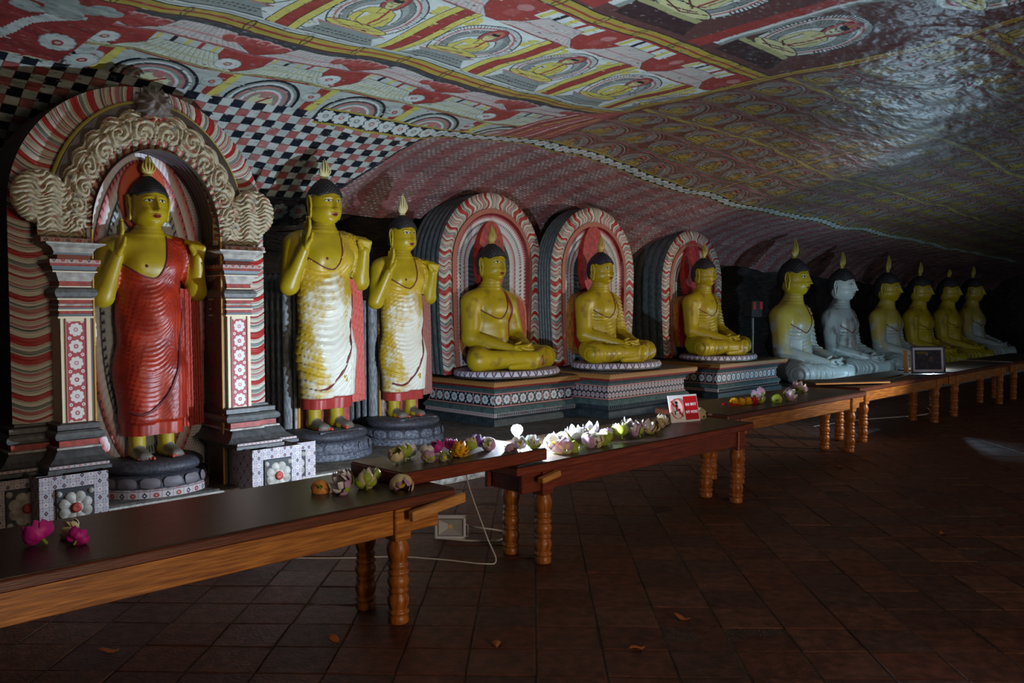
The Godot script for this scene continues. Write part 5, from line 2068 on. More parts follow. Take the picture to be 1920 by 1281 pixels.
	var jobs := [
		["red-robed standing statue in the carved arch, one hand raised", set_red, Vector3(2.44, 0.25, -5.965), 0.95, HAIR_RIDGE, 0.135, M.fall_red, M.flame, 0.375, 0],
		["tall standing statue in a cream pleated robe beside the carved arch", set_wide, Vector3(4.035, 0.25, -6.27), 1.035, HAIR_CURL, 0.155, M.fall_rose, M.flame_pale, 0.40, 1],
		["smaller standing statue in a finely pleated cream robe, next to the ringed halos", set_fine, Vector3(4.985, 0.25, -6.44), 0.925, HAIR_CURL, 0.185, M.fall_brown, M.flame_pale, 0.40, 2],
	]
	for j in jobs:
		var t := thing("standing_statue", j[0], "statue", j[2], "standing statues")
		var sc: float = j[3]
		var base_h := 0.24
		lotus_base(t, j[8], base_h, j[9])
		var up := Vector3(0, base_h, 0)
		var fig := {}
		for q in [["body", j[1][0], M.paint_v], ["robe", j[1][1], M.red_robe], ["robe_hem", j[1][2], M.paint_v], ["hand", hand_rm, M.paint_v], ["hand", hand_lm, M.paint_v], ["feet", feet_m, M.foot], ["toes", toes_m, M.toe], ["hanging_cloth", falls, j[6]], ["robe_edge", neck_cord, M.piping]]:
			var o := part(q[0], q[1], q[2], t, up)
			o.scale = Vector3.ONE * sc
			fig[q[0]] = o
		if j[9] != 0:
			var o := part("robe_seam", seam, M.piping, t, up)
			o.scale = Vector3.ONE * sc
			var lo := part("gold_leaf", leaf, M.gilt, t, up)
			lo.scale = Vector3.ONE * sc
			var pb := MB.new()
			pb.box(Vector3(0, -0.008, 0.07), Vector3(0.42, 0.016, 0.36), 0.004)
			part("foot_slab", pb.mesh(), M.grey_stone, t, up)
		else:
			var seam_low := part("robe_seam", seam, M.piping, t, up)
			seam_low.scale = Vector3.ONE * sc
		var h := 0.372 * sc
		add_head(t, up + Vector3(0, 1.628 * sc + h * 0.5, 0.015), h, "gold", j[4], j[5], 0.19 * sc, M.hair, j[7])
		var nip := MB.new()
		var nzp := body.front_z(-0.085, 1.37)
		nip.lathe([Vector2(0.012, 0), Vector2(0.010, 0.006), Vector2(0.0, 0.009)], 10)
		var no := part("chest_stud", nip.mesh(), M.piping, t, up + Vector3(-0.085, 1.37, nzp - 0.002) * sc)
		no.rotation.x = PI / 2
		no.scale = Vector3.ONE * sc
	# tall grey fluted slabs behind the two cream statues
	for q in [[3.80, 4.40, 1.80, -6.42, -7.0, 4.0], [4.79, 5.30, 1.70, -6.58, -7.2, 5.0]]:
		var t := thing("backing_slab", "fluted grey slab with striped edge behind the %s cream statue" % ("tall" if q[5] < 4.5 else "smaller"), "slab", Vector3(0, 0.25, 0), "fluted slabs")
		var hgt: float = q[2] - 0.25
		var fb := MB.new()
		fb.box(Vector3((q[0] + q[1]) / 2, hgt / 2, (q[3] + q[4]) / 2), Vector3(q[1] - q[0] - 0.02, hgt, absf(q[4] - q[3])), 0.03)
		part("slab_core", fb.mesh(), M.dark_stone, t)
		# fluting on the side that faces the hall entrance
		for k in 6:
			var z: float = lerpf(q[3] - 0.06, q[4] + 0.05, k / 5.0)
			var fm := MB.new()
			var pr := [Vector2(0.0, 0.0), Vector2(0.052, 0.0), Vector2(0.052, hgt - 0.08), Vector2(0.04, hgt - 0.03), Vector2(0.0, hgt)]
			fm.lathe(pr, 12)
			part("flute", fm.mesh(), M.flute, t, Vector3(q[0] + 0.01, 0, z))
		# front: rose panel with ochre and white edge strips
		var pb := MB.new()
		pb.box(Vector3((q[0] + q[1]) / 2, hgt / 2 - 0.03, q[3] + 0.012), Vector3(q[1] - q[0] - 0.06, hgt - 0.06, 0.03), 0.008)
		part("front_panel", pb.mesh(), M.rose_panel, t)
		var cols := [M.pale_edge, M.ochre_edge, M.rose_edge] if q[5] < 4.5 else [M.ochre_edge, M.pale_edge, M.pale_edge]
		for k in 3:
			var sb := MB.new()
			sb.box(Vector3(q[0] + 0.025 + k * 0.03, hgt / 2 - 0.04, q[3] + 0.022), Vector3(0.024, hgt - 0.08, 0.03), 0.006)
			part("edge_strip", sb.mesh(), cols[k], t)

# ---------------------------------------------------------------- seated figures (1.39 from seat to crown)
func seated_body() -> Body:
	var b := Body.new()
	b.limb(Vector3(0, 0.14, -0.03), Vector3(0, 0.45, -0.03), 0.235, 0.215, 0.05, 0.80)
	b.limb(Vector3(0, 0.45, -0.03), Vector3(0, 0.68, -0.03), 0.215, 0.245, 0.08, 0.74)
	b.limb(Vector3(-0.22, 0.755, -0.04), Vector3(0.22, 0.755, -0.04), 0.122, 0.122, 0.10, 0.95)
	b.limb(Vector3(0, 0.74, -0.03), Vector3(0, 0.89, -0.025), 0.17, 0.105, 0.08)
	b.limb(Vector3(0, 0.84, -0.015), Vector3(0, 1.02, 0.0), 0.108, 0.105, 0.03)
	b.limb(Vector3(-0.105, 0.64, 0.09), Vector3(0.105, 0.64, 0.09), 0.088, 0.088, 0.10)
	b.limb(Vector3(0, 0.30, 0.10), Vector3(0, 0.40, 0.09), 0.11, 0.095, 0.10)
	# legs folded flat
	for sd in [-1.0, 1.0]:
		b.limb(Vector3(sd * 0.17, 0.135, 0.0), Vector3(sd * 0.52, 0.115, 0.34), 0.155, 0.122, 0.07)
	b.limb(Vector3(0.52, 0.105, 0.34), Vector3(0.0, 0.075, 0.62), 0.116, 0.080, 0.05)
	b.limb(Vector3(-0.52, 0.105, 0.34), Vector3(0.03, 0.125, 0.63), 0.116, 0.078, 0.05)
	# soles: one foot tucked below, the other laid over the thigh
	b.limb(Vector3(0.0, 0.055, 0.65), Vector3(-0.27, 0.04, 0.58), 0.055, 0.033, 0.018)
	b.limb(Vector3(0.05, 0.14, 0.64), Vector3(0.37, 0.205, 0.47), 0.056, 0.030, 0.018)
	# arms down to the lap
	for sd in [-1.0, 1.0]:
		b.limb(Vector3(sd * 0.295, 0.735, -0.04), Vector3(sd * 0.365, 0.345, 0.03), 0.114, 0.092, 0.05)
		b.limb(Vector3(sd * 0.365, 0.34, 0.035), Vector3(sd * 0.12, 0.215, 0.48), 0.090, 0.050, 0.035)
	b.floor_y = 0.0
	return b

func seated_hands() -> Body:
	var b := Body.new()
	for h in [[-1.0, 0.235, 0.485], [1.0, 0.200, 0.505]]:
		var sd: float = h[0]
		var w := Vector3(sd * 0.12, h[1] - 0.01, h[2] - 0.01)
		for k in 4:
			var o := Vector3(0, 0.006 * k, 0.030) * (k - 1.5)
			var m := w + Vector3(-sd * 0.12, 0, 0.02) + o
			var e: float = [0.10, 0.115, 0.11, 0.09][k]
			b.limb(w + o * 0.7, m, 0.026, 0.022, 0.02)
			b.limb(m, m + Vector3(-sd * e * 0.55, 0.012, 0.002), 0.020, 0.018, 0.006)
			b.limb(m + Vector3(-sd * e * 0.55, 0.012, 0.002), m + Vector3(-sd * e, 0.026, 0.0), 0.018, 0.013, 0.006)
		b.limb(w + Vector3(-sd * 0.03, 0.01, -0.04), w + Vector3(-sd * 0.085, 0.045, -0.045), 0.024, 0.018, 0.015)
		b.limb(w + Vector3(-sd * 0.085, 0.045, -0.045), w + Vector3(-sd * 0.125, 0.07, -0.02), 0.018, 0.013, 0.008)
	return b

func seat_neck(x: float) -> float:
	if x < -0.03:
		return 0.555 + 0.10 * pow((-0.03 - x) / 0.22, 2.0)
	return 0.555 + 0.30 * pow((x + 0.03) / 0.15, 2.0)

func seat_zone(q: Vector3, _n: Vector3) -> int:
	if q.y > 0.88:
		return 0
	if q.x < -0.255 and q.y > 0.27:
		return 0
	if q.y > seat_neck(q.x) and q.x < 0.135 and q.y > 0.5:
		return 0
	# right forearm
	if q.x < -0.10 and q.z > 0.07 and q.y < 0.45 and q.y > 0.19 - 0.30 * (q.x + 0.12):
		return 0
	if q.z > 0.53 and q.x < 0.0 and q.x > -0.34 and q.y < 0.085:
		return 0
	return 1

func seat_relief(q: Vector3, n: Vector3, k: int, amp: float) -> float:
	if k == 0:
		if q.y > 0.885 and q.y < 0.985:
			return 0.005 * absf(sin((q.y - 0.885) / 0.033 * PI))
		return 0.0
	if amp <= 0.0:
		return 0.0
	if q.y < 0.275 and (absf(q.x) > 0.16 or q.z > 0.20):
		# folds wrapped round the legs
		var d := Vector2(absf(q.x) - 0.10, q.z * 0.5 - 0.05).length()
		return amp * pleat(d / 0.042) * smoothstep(0.0, 0.06, q.y)
	if q.x > 0.245 and q.y > 0.26:
		return amp * pleat(-(q.y + 0.3 * q.x) / 0.045)
	var u := q.x + 0.10
	var c: float = 0.5 * u * u if u < 0.0 else 1.3 * u * u
	return amp * pleat(-(q.y - c) / 0.043) * smoothstep(-0.3, 0.2, n.z)

# a cloth strip lying on the front of a body
func surface_strip(b: Body, pts2: Array, w: float, n := 30) -> ArrayMesh:
	var m := MB.new()
	var pts := PackedVector3Array()
	for k in n + 1:
		var f := float(k) / n * (pts2.size() - 1)
		var i := mini(int(f), pts2.size() - 2)
		var p: Vector2 = (pts2[i] as Vector2).lerp(pts2[i + 1], f - i)
		for e in 5:
			var x: float = p.x + (e / 4.0 - 0.5) * w
			pts.append(Vector3(x, p.y, b.front_z(x, p.y) + (0.010 if e > 0 and e < 4 else -0.004)))
	m.sheet(5, n + 1, pts)
	return m.mesh()

func halo(t: Node3D, at: Vector3, R: float, y1: float, depth: float) -> void:
	# horseshoe halo behind a seated figure: striped border, dotted ring, sunk rays
	var h := Node3D.new()
	var cy := y1 - R
	var waist := 0.07
	var p := part("flame_border", flame_band(R, R * 0.78, 0.0, cy, waist, 118), M.stripes, t, at)
	p.set_meta("label", "red and white striped border of the halo")
	part("ribbed_edge", halo_side(R, 0.0, cy, waist, depth, 6), M.rib_teal, t, at)
	part("dotted_ring", halo_ring(R, R * 0.78, R * 0.715, 0.0, cy, waist * 0.8, 0.012, 0.016, 0, func(ph, v): return Color.WHITE), M.dots_ring, t, at)
	part("red_ring", halo_ring(R, R * 0.715, R * 0.69, 0.0, cy, waist * 0.8, 0.014, -0.02, 0, func(ph, v): return Color.WHITE), M.crimson, t, at)
	part("ray_ring", halo_ring(R, R * 0.69, R * 0.60, 0.0, cy, waist * 0.7, -0.02, -0.04, 120, ray_paint(rgb(168, 52, 60), rgb(196, 190, 188), rgb(110, 30, 36), 0.6)), M.v, t, at)
	part("ray_ring", halo_ring(R, R * 0.605, R * 0.50, 0.0, cy, waist * 0.7, -0.035, -0.06, 110, ray_paint(rgb(170, 176, 176), rgb(186, 188, 186), rgb(52, 44, 48), 0.72)), M.v, t, at)
	part("ray_ring", halo_ring(R, R * 0.505, R * 0.40, 0.0, cy, waist * 0.6, -0.052, -0.075, 100, ray_paint(rgb(176, 116, 116), rgb(178, 182, 180), rgb(120, 40, 44), 0.75)), M.v, t, at)
	part("ray_ring", halo_ring(R, R * 0.405, R * 0.02, 0.0, cy, waist * 0.5, -0.07, -0.08, 90, ray_paint(rgb(54, 66, 68), rgb(52, 62, 64), rgb(24, 30, 34), 0.55)), M.v, t, at)
	# red disc behind the head, orange-edged panel behind the shoulders
	var hd := PackedVector2Array()
	for i in 40:
		var a := TAU * i / 40.0
		hd.append(Vector2(cos(a) * 0.21 - 0.04, 1.27 + sin(a) * 0.44))
	var hb := MB.new()
	hb.plate(hd, -0.08, 0.015)
	part("head_disc", hb.mesh(), M.vermilion, t, at)
	for q in [[1.0, -0.08, 0.045, M.orange], [0.93, -0.04, 0.062, M.vermilion]]:
		var bd := PackedVector2Array()
		for i in 48:
			var a := TAU * i / 48.0
			var cx := cos(a)
			var sy := sin(a)
			bd.append(Vector2(signf(cx) * pow(absf(cx), 0.55) * 0.50 * q[0], 0.50 + signf(sy) * pow(absf(sy), 0.55) * 0.395 * q[0]))
		var sb := MB.new()
		sb.plate(bd, q[1], q[2])
		part("body_panel", sb.mesh(), q[3], t, at)

func throne(label: String, x0: float, x1: float, z0: float, z1: float, top: float, rosy: bool) -> void:
	# painted stepped pedestal
	var t := thing("painted_pedestal", label, "pedestal", Vector3((x0 + x1) / 2, 0.25, (z0 + z1) / 2), "painted pedestals")
	var hx := (x1 - x0) / 2
	var hz := (z1 - z0) / 2
	var H := top - 0.25
	var rows := [
		["plinth_step", [Vector2(0.06, 0.0), Vector2(0.06, H * 0.16), Vector2(0.035, H * 0.20)], M.teal_dark, 1.0],
		["base_band", [Vector2(0.03, H * 0.20), Vector2(0.03, H * 0.29)], M.frieze_small if not rosy else M.teal_dark, 1.0],
		["base_curve", [Vector2(0.045, H * 0.29), Vector2(0.05, H * 0.34), Vector2(0.03, H * 0.39), Vector2(0.01, H * 0.41)], M.teal, 1.0],
		["frieze_sill", [Vector2(0.014, H * 0.41), Vector2(0.014, H * 0.435)], M.rose, 1.0],
		["frieze", [Vector2(0.0, H * 0.435), Vector2(0.0, H * 0.68)], M.frieze_rose if rosy else M.frieze, 0.98],
		["frieze_cap", [Vector2(0.014, H * 0.68), Vector2(0.014, H * 0.705)], M.rose, 1.0],
		["cornice_curve", [Vector2(0.012, H * 0.705), Vector2(0.02, H * 0.75), Vector2(0.05, H * 0.80), Vector2(0.095, H * 0.825)], M.teal, 1.0],
		["cornice_red", [Vector2(0.10, H * 0.825), Vector2(0.105, H * 0.87)], M.crimson, 1.0],
		["cornice", [Vector2(0.115, H * 0.87), Vector2(0.12, H * 0.955), Vector2(0.10, H * 0.97)], M.ochre_dots, 0.8],
		["top_slab", [Vector2(0.10, H * 0.97), Vector2(0.02, H), Vector2(-minf(hx, hz) + 0.01, H)], M.slab_top, 1.0],
	]
	for r in rows:
		var b := MB.new()
		b.frame(-hx, hx, -hz, hz, r[1], r[3])
		part(r[0], b.mesh(), r[2], t)
	# teeth under the frieze on the front
	var tooth := MB.new()
	tooth.box(Vector3.ZERO, Vector3(0.018, 0.030, 0.014), 0.004)
	var tm := tooth.mesh()
	var n := int(hx * 2.0 / 0.034)
	for k in n:
		part("dentil", tm, M.teal_dark, t, Vector3(-hx + (k + 0.5) * hx * 2.0 / n, H * 0.245, hz + 0.036))

func petal_seat(t: Node3D, w: float, d: float, h: float, at: Vector3) -> void:
	# cushion of painted petals the figure sits on
	var b := MB.new()
	b.lathe([Vector2(1.0, 0.0), Vector2(1.0, h * 0.25)], 56, Vector3.ZERO, w * 0.99, d * 0.99)
	part("seat_rim", b.mesh(), M.slab_top, t, at)
	var c := MB.new()
	c.lathe([Vector2(0.985, h * 0.25), Vector2(1.0, h * 0.5), Vector2(0.97, h * 0.95), Vector2(0.93, h), Vector2(0.0, h + 0.002)], 56, Vector3.ZERO, w, d)
	var o := part("petal_seat", c.mesh(), M.petals, t, at)
	o.set_meta("label", "seat edged with painted white petals")

func seated_statues() -> void:
	M.rib_teal = aged(mat(rgb(96, 110, 114), 0.55), M.mottled, Vector3(2, 2, 2))
	M.crimson = aged(mat(rgb(150, 36, 40), 0.55), M.mottled, Vector3(3, 3, 3))
	M.vermilion = aged(mat(rgb(190, 46, 34), 0.55), M.mottled, Vector3(2, 2, 2))
	M.orange = aged(mat(rgb(196, 128, 52), 0.55), M.mottled, Vector3(2, 2, 2))
	M.teal = aged(mat(rgb(86, 112, 114), 0.5), M.mottled, Vector3(2, 2, 2))
	M.teal_dark = aged(mat(rgb(52, 66, 74), 0.45), M.mottled, Vector3(2, 2, 2))
	M.slab_top = aged(mat(rgb(74, 64, 58), 0.5), M.mottled, Vector3(2, 2, 2))
	M.dots_ring = aged(mat(rgb(190, 130, 112), 0.6), noise_tex(256, 0.12, rgb(150, 110, 100), rgb(255, 240, 230), 41), Vector3(6, 6, 6))
	var op := Painter.new(256, 64, Color(0.60, 0.44, 0.22))
	op.s = 256.0
	for k in 16:
		op.arc((k + 0.5) / 16.0, 0.12, 0.022, 0.06, 0.0, TAU, 0.008, Color(0.40, 0.20, 0.12))
		op.ell((k + 0.5) / 16.0, 0.12, 0.008, 0.02, Color(0.66, 0.56, 0.36))
	M.ochre_dots = mat(Color.WHITE, 0.55)
	M.ochre_dots.albedo_texture = tex(op.im)
	var pp := Painter.new(1024, 32, Color(0.72, 0.72, 0.78))
	pp.s = 1024.0
	for k in 40:
		var x := k / 40.0
		pp.poly([Vector2(x + 0.004, 0.032), Vector2(x + 0.0125, 0.004), Vector2(x + 0.021, 0.032)], Color(0.66, 0.60, 0.70))
		pp.stroke([Vector2(x, 0.032), Vector2(x + 0.0125, 0.0), Vector2(x + 0.025, 0.032)], 0.0025, Color(0.28, 0.16, 0.20))
	M.petals = mat(Color.WHITE, 0.55)
	M.petals.albedo_texture = tex(pp.im)
	var body := seated_body()
	body.build(Vector3(-0.67, -0.03, -0.28), Vector3(0.67, 1.04, 0.74), 0.0112)
	var hands := seated_hands()
	hands.build(Vector3(-0.22, 0.13, 0.37), Vector3(0.22, 0.34, 0.62), 0.007)
	print("  seated body ", Time.get_ticks_msec(), " ", body.v.size())
	var pn := FastNoiseLite.new()
	pn.seed = 23; pn.frequency = 4.0; pn.fractal_octaves = 4
	var gold := lin(GOLD)
	var brown := lin(rgb(116, 92, 30))
	var white := lin(rgb(148, 156, 154))
	var soot := lin(rgb(70, 68, 62))
	var rust := lin(rgb(116, 72, 40))
	# smooth gold with scuffs
	var paint_gold := func(q: Vector3, _n: Vector3, _k: int) -> Color:
		return gold.lerp(brown, smoothstep(0.15, 0.5, pn.get_noise_3dv(q * 1.3)) * 0.7)
	# gold wash over white plaster, worn off in ragged patches
	var paint_worn := func(q: Vector3, _n: Vector3, _k: int) -> Color:
		var keep := (q.y - 0.52) * 3.0 - absf(q.x + 0.1) * 0.3 + pn.get_noise_3dv(q) * 1.2 + pn.get_noise_3dv(q * 6.0) * 0.5
		return white.lerp(gold, smoothstep(-0.6, 0.5, keep) * 0.9)
	var paint_white := func(q: Vector3, _n: Vector3, _k: int) -> Color:
		var c := white.lerp(soot, smoothstep(0.1, 0.5, pn.get_noise_3dv(q * Vector3(2.0, 0.7, 2.0))) * 0.8)
		if q.x > -0.22 and q.x < 0.1 and q.y > 0.3 and q.y < 0.75:
			c = c.lerp(rust, 0.55 * smoothstep(0.05, 0.3, pn.get_noise_3dv(q * Vector3(1.6, 0.8, 1.6) + Vector3(9, 0, 0))))
		return c
	var sm := dressed(body, seat_zone, func(q, n, k): return seat_relief(q, n, k, 0.0), paint_gold, 2)
	var pl := dressed(body, seat_zone, func(q, n, k): return seat_relief(q, n, k, 0.0175), paint_gold, 2)
	var wo := dressed(body, seat_zone, func(q, n, k): return seat_relief(q, n, k, 0.0175), paint_worn, 2)
	var wh := dressed(body, seat_zone, func(q, n, k): return seat_relief(q, n, k, 0.0175), paint_white, 2)
	var zero := func(_q, _n): return 0
	var none := func(_q, _n, _k): return 0.0
	var hm := {}
	for q in [["gold", paint_gold], ["worn", paint_worn], ["white", paint_white]]:
		hm[q[0]] = dressed(hands, zero, none, q[1], 1)[0]
	var edge := []
	for k in 11:
		var x := lerpf(-0.25, 0.125, k / 10.0)
		edge.append(Vector2(x, seat_neck(x)))
	var cord := surface_cord(body, edge, 0.007, 0.002)
	var sash := surface_strip(body, [Vector2(0.13, 0.85), Vector2(0.15, 0.70), Vector2(0.165, 0.50), Vector2(0.165, 0.40), Vector2(0.16, 0.33)], 0.085)
	var band_low := surface_strip(body, [Vector2(0.19, 0.155), Vector2(0.20, 0.10), Vector2(0.20, 0.04)], 0.055, 10)
	M.sash = aged(mat(rgb(150, 40, 26), 0.5), M.mottled, Vector3(3, 3, 3))
	M.sash_old = mat(rgb(104, 56, 44), 0.6)
	M.hair_blue = mat(rgb(30, 26, 40), 0.5)
	var jobs := [
		# label, meshes, hands, head, place, scale, sash, flame h, depth scale
		["gold seated statue with a smooth robe on the first painted pedestal", sm, "gold", "gold", Vector3(6.66, 0.83, -6.98), 0.975, true, HAIR_CURL, 0.19],
		["gold seated statue with a pleated robe and dark blue hair on the middle pedestal", pl, "gold", "gold", Vector3(8.13, 0.855, -6.62), 0.925, true, HAIR_RIDGE, 0.18],
		["gold seated statue with a pleated robe on the last painted pedestal, before the ledge", pl, "gold", "gold", Vector3(10.70, 0.82, -6.82), 0.97, true, HAIR_RIDGE, 0.20],
		["large seated statue, gold above and bare white below, right after the painted pedestals", wo, "worn", "gold", Vector3(13.10, 0.29, -6.66), 1.40, true, HAIR_CURL, 0.30],
		["large white seated statue with rusty stains and white face", wh, "white", "white", Vector3(14.86, 0.29, -6.66), 1.32, false, HAIR_CURL, 0.27],
		["third large seated statue on the ledge, pale body and yellow head", wo, "worn", "gold", Vector3(16.85, 0.27, -6.65), 1.32, false, HAIR_CURL, 0.30],
		["fourth large seated statue on the ledge, gold, behind the framed picture", pl, "gold", "gold", Vector3(18.5, 0.27, -6.65), 1.30, false, HAIR_CURL, 0.26],
		["fifth large seated statue on the ledge, gold, with a short crown flame", pl, "gold", "gold", Vector3(20.2, 0.27, -6.65), 1.30, false, HAIR_CURL, 0.16],
		["farthest seated statue at the dark end of the ledge, yellow head", wo, "worn", "gold", Vector3(21.95, 0.27, -6.70), 1.32, false, HAIR_CURL, 0.26],
	]
	for i in jobs.size():
		var j: Array = jobs[i]
		var t := thing("seated_statue", j[0], "statue", j[4], "seated statues")
		var sc: float = j[5]
		var parts := [["body", j[1][0], M.paint_v], ["robe", j[1][1], M.paint_v], ["hands", hm[j[2]], M.paint_v], ["robe_edge", cord, M.piping if i < 4 else M.sash_old]]
		if j[6]:
			parts.append(["sash", sash, M.sash])
			parts.append(["leg_band", band_low, M.sash])
		for q in parts:
			var o := part(q[0], q[1], q[2], t)
			o.scale = Vector3(sc * (0.92 if i > 2 else 1.0), sc, sc)
		var h := 0.43 * sc
		add_head(t, Vector3(0, 0.955 * sc + h * 0.5, 0.0), h, j[3], j[7], j[8] * 1.0, 0.20 * sc, M.hair_blue if i == 1 else M.hair, M.flame)
		if i < 3:
			petal_seat(t, 0.69 * sc, 0.50 * sc, 0.07, Vector3(0, -0.072, 0.25))
			var hp: Array = [[Vector3(6.84, 0.76, -7.14), 0.805, 2.79], [Vector3(8.335, 0.79, -6.88), 0.80, 2.715], [Vector3(10.86, 0.76, -7.10), 0.775, 2.60]][i]
			halo(t, hp[0] - j[4], hp[1], hp[2] - hp[0].y, [0.5, 0.26, 0.75][i])
		else:
			var b := MB.new()
			b.box(Vector3(0, -0.03, 0.2), Vector3(1.12 * sc, 0.08, 0.98 * sc), 0.03)
			part("seat_slab", b.mesh(), M.grey_stone, t)
	throne("painted pedestal of rosettes under the smooth-robed gold statue", 6.20, 7.42, -7.52, -6.46, 0.745, false)
	throne("painted pedestal with a dense dark red flower panel, middle of three", 7.53, 9.02, -7.25, -6.02, 0.775, true)
	throne("painted pedestal with a single row of blue rosettes, last of three", 10.10, 11.72, -7.5, -6.22, 0.745, false)

# ---------------------------------------------------------------- benches
func leg_profile(h: float) -> Array:
	# turned leg, y from 0 (foot) to h
	var p := []
	var raw := [[0.046, 0.0], [0.050, 0.01], [0.050, 0.07], [0.043, 0.085], [0.043, 0.10], [0.052, 0.115], [0.054, 0.135], [0.045, 0.155], [0.043, 0.17], [0.050, 0.20], [0.054, 0.26], [0.052, 0.30], [0.044, 0.33], [0.043, 0.35], [0.050, 0.365], [0.050, 0.385], [0.043, 0.40], [0.045, 0.42], [0.053, 0.46], [0.053, 0.50], [0.045, 0.54], [0.042, 0.55], [0.050, 0.565], [0.052, 0.59], [0.044, 0.61], [0.043, 0.63], [0.050, 0.65], [0.050, 0.675], [0.042, 0.69], [0.044, 0.72], [0.052, 0.78], [0.056, 0.85], [0.050, 0.91], [0.042, 0.945], [0.046, 0.96], [0.046, 1.0]]
	for r in raw:
		p.append(Vector2(r[0], r[1] * h))
	return p

func bench(label: String, x0: float, x1: float, zf: float, depth: float, top: float, legs: Array, wood: Material, leg_m: Material, apron_h := 0.125) -> Node3D:
	var t := thing("offering_bench", label, "bench", Vector3((x0 + x1) / 2, 0, zf - depth / 2), "offering benches")
	var L := x1 - x0
	var th := 0.045
	var b := MB.new()
	b.box(Vector3(0, top - 0.004, 0), Vector3(L - 0.012, 0.008, depth - 0.012), 0.003)
	part("table_top", b.mesh(), M.wood_top, t)
	# two boards of the top with a joint between them
	for k in 2:
		var q := MB.new()
		q.box(Vector3(0, top - 0.008 - th / 2, depth * (0.25 if k == 0 else -0.25)), Vector3(L, th, depth * 0.5 - 0.002), 0.006)
		part("top_board", q.mesh(), M.wood_red if wood != M.wood else M.wood_brown, t)
	var yb := top - 0.008 - th
	for sgn in [0.0, 1.0]:
		var a := MB.new()
		a.box(Vector3(0, yb - apron_h / 2, depth / 2 - 0.055 - sgn * 0.29), Vector3(L - 0.16, apron_h, 0.028), 0.004)
		part("apron", a.mesh(), wood, t)
	for sg in [-1.0, 1.0]:
		var a := MB.new()
		a.box(Vector3(sg * (L / 2 - 0.12), yb - apron_h / 2, depth / 2 - 0.20), Vector3(0.028, apron_h, 0.24), 0.004)
		part("end_rail", a.mesh(), wood, t)
	var leg := MB.new()
	leg.lathe(leg_profile(yb - apron_h - 0.01), 24)
	var lm := leg.mesh()
	var blk := MB.new()
	blk.box(Vector3.ZERO, Vector3(0.094, apron_h + 0.03, 0.094), 0.006)
	var bm := blk.mesh()
	for x in legs:
		for z in [zf - 0.065, zf - 0.335]:
			var o := part("leg", lm, leg_m, t, Vector3(x - t.position.x, 0, z - t.position.z))
			o.rotation.y = rng.randf() * 3.0
			var bk := part("leg_block", bm, wood if leg_m != M.wood_leg_red else M.wood_red, o, Vector3(0, yb - (apron_h + 0.03) / 2, 0))
			bk.rotation.y = -o.rotation.y
	return t

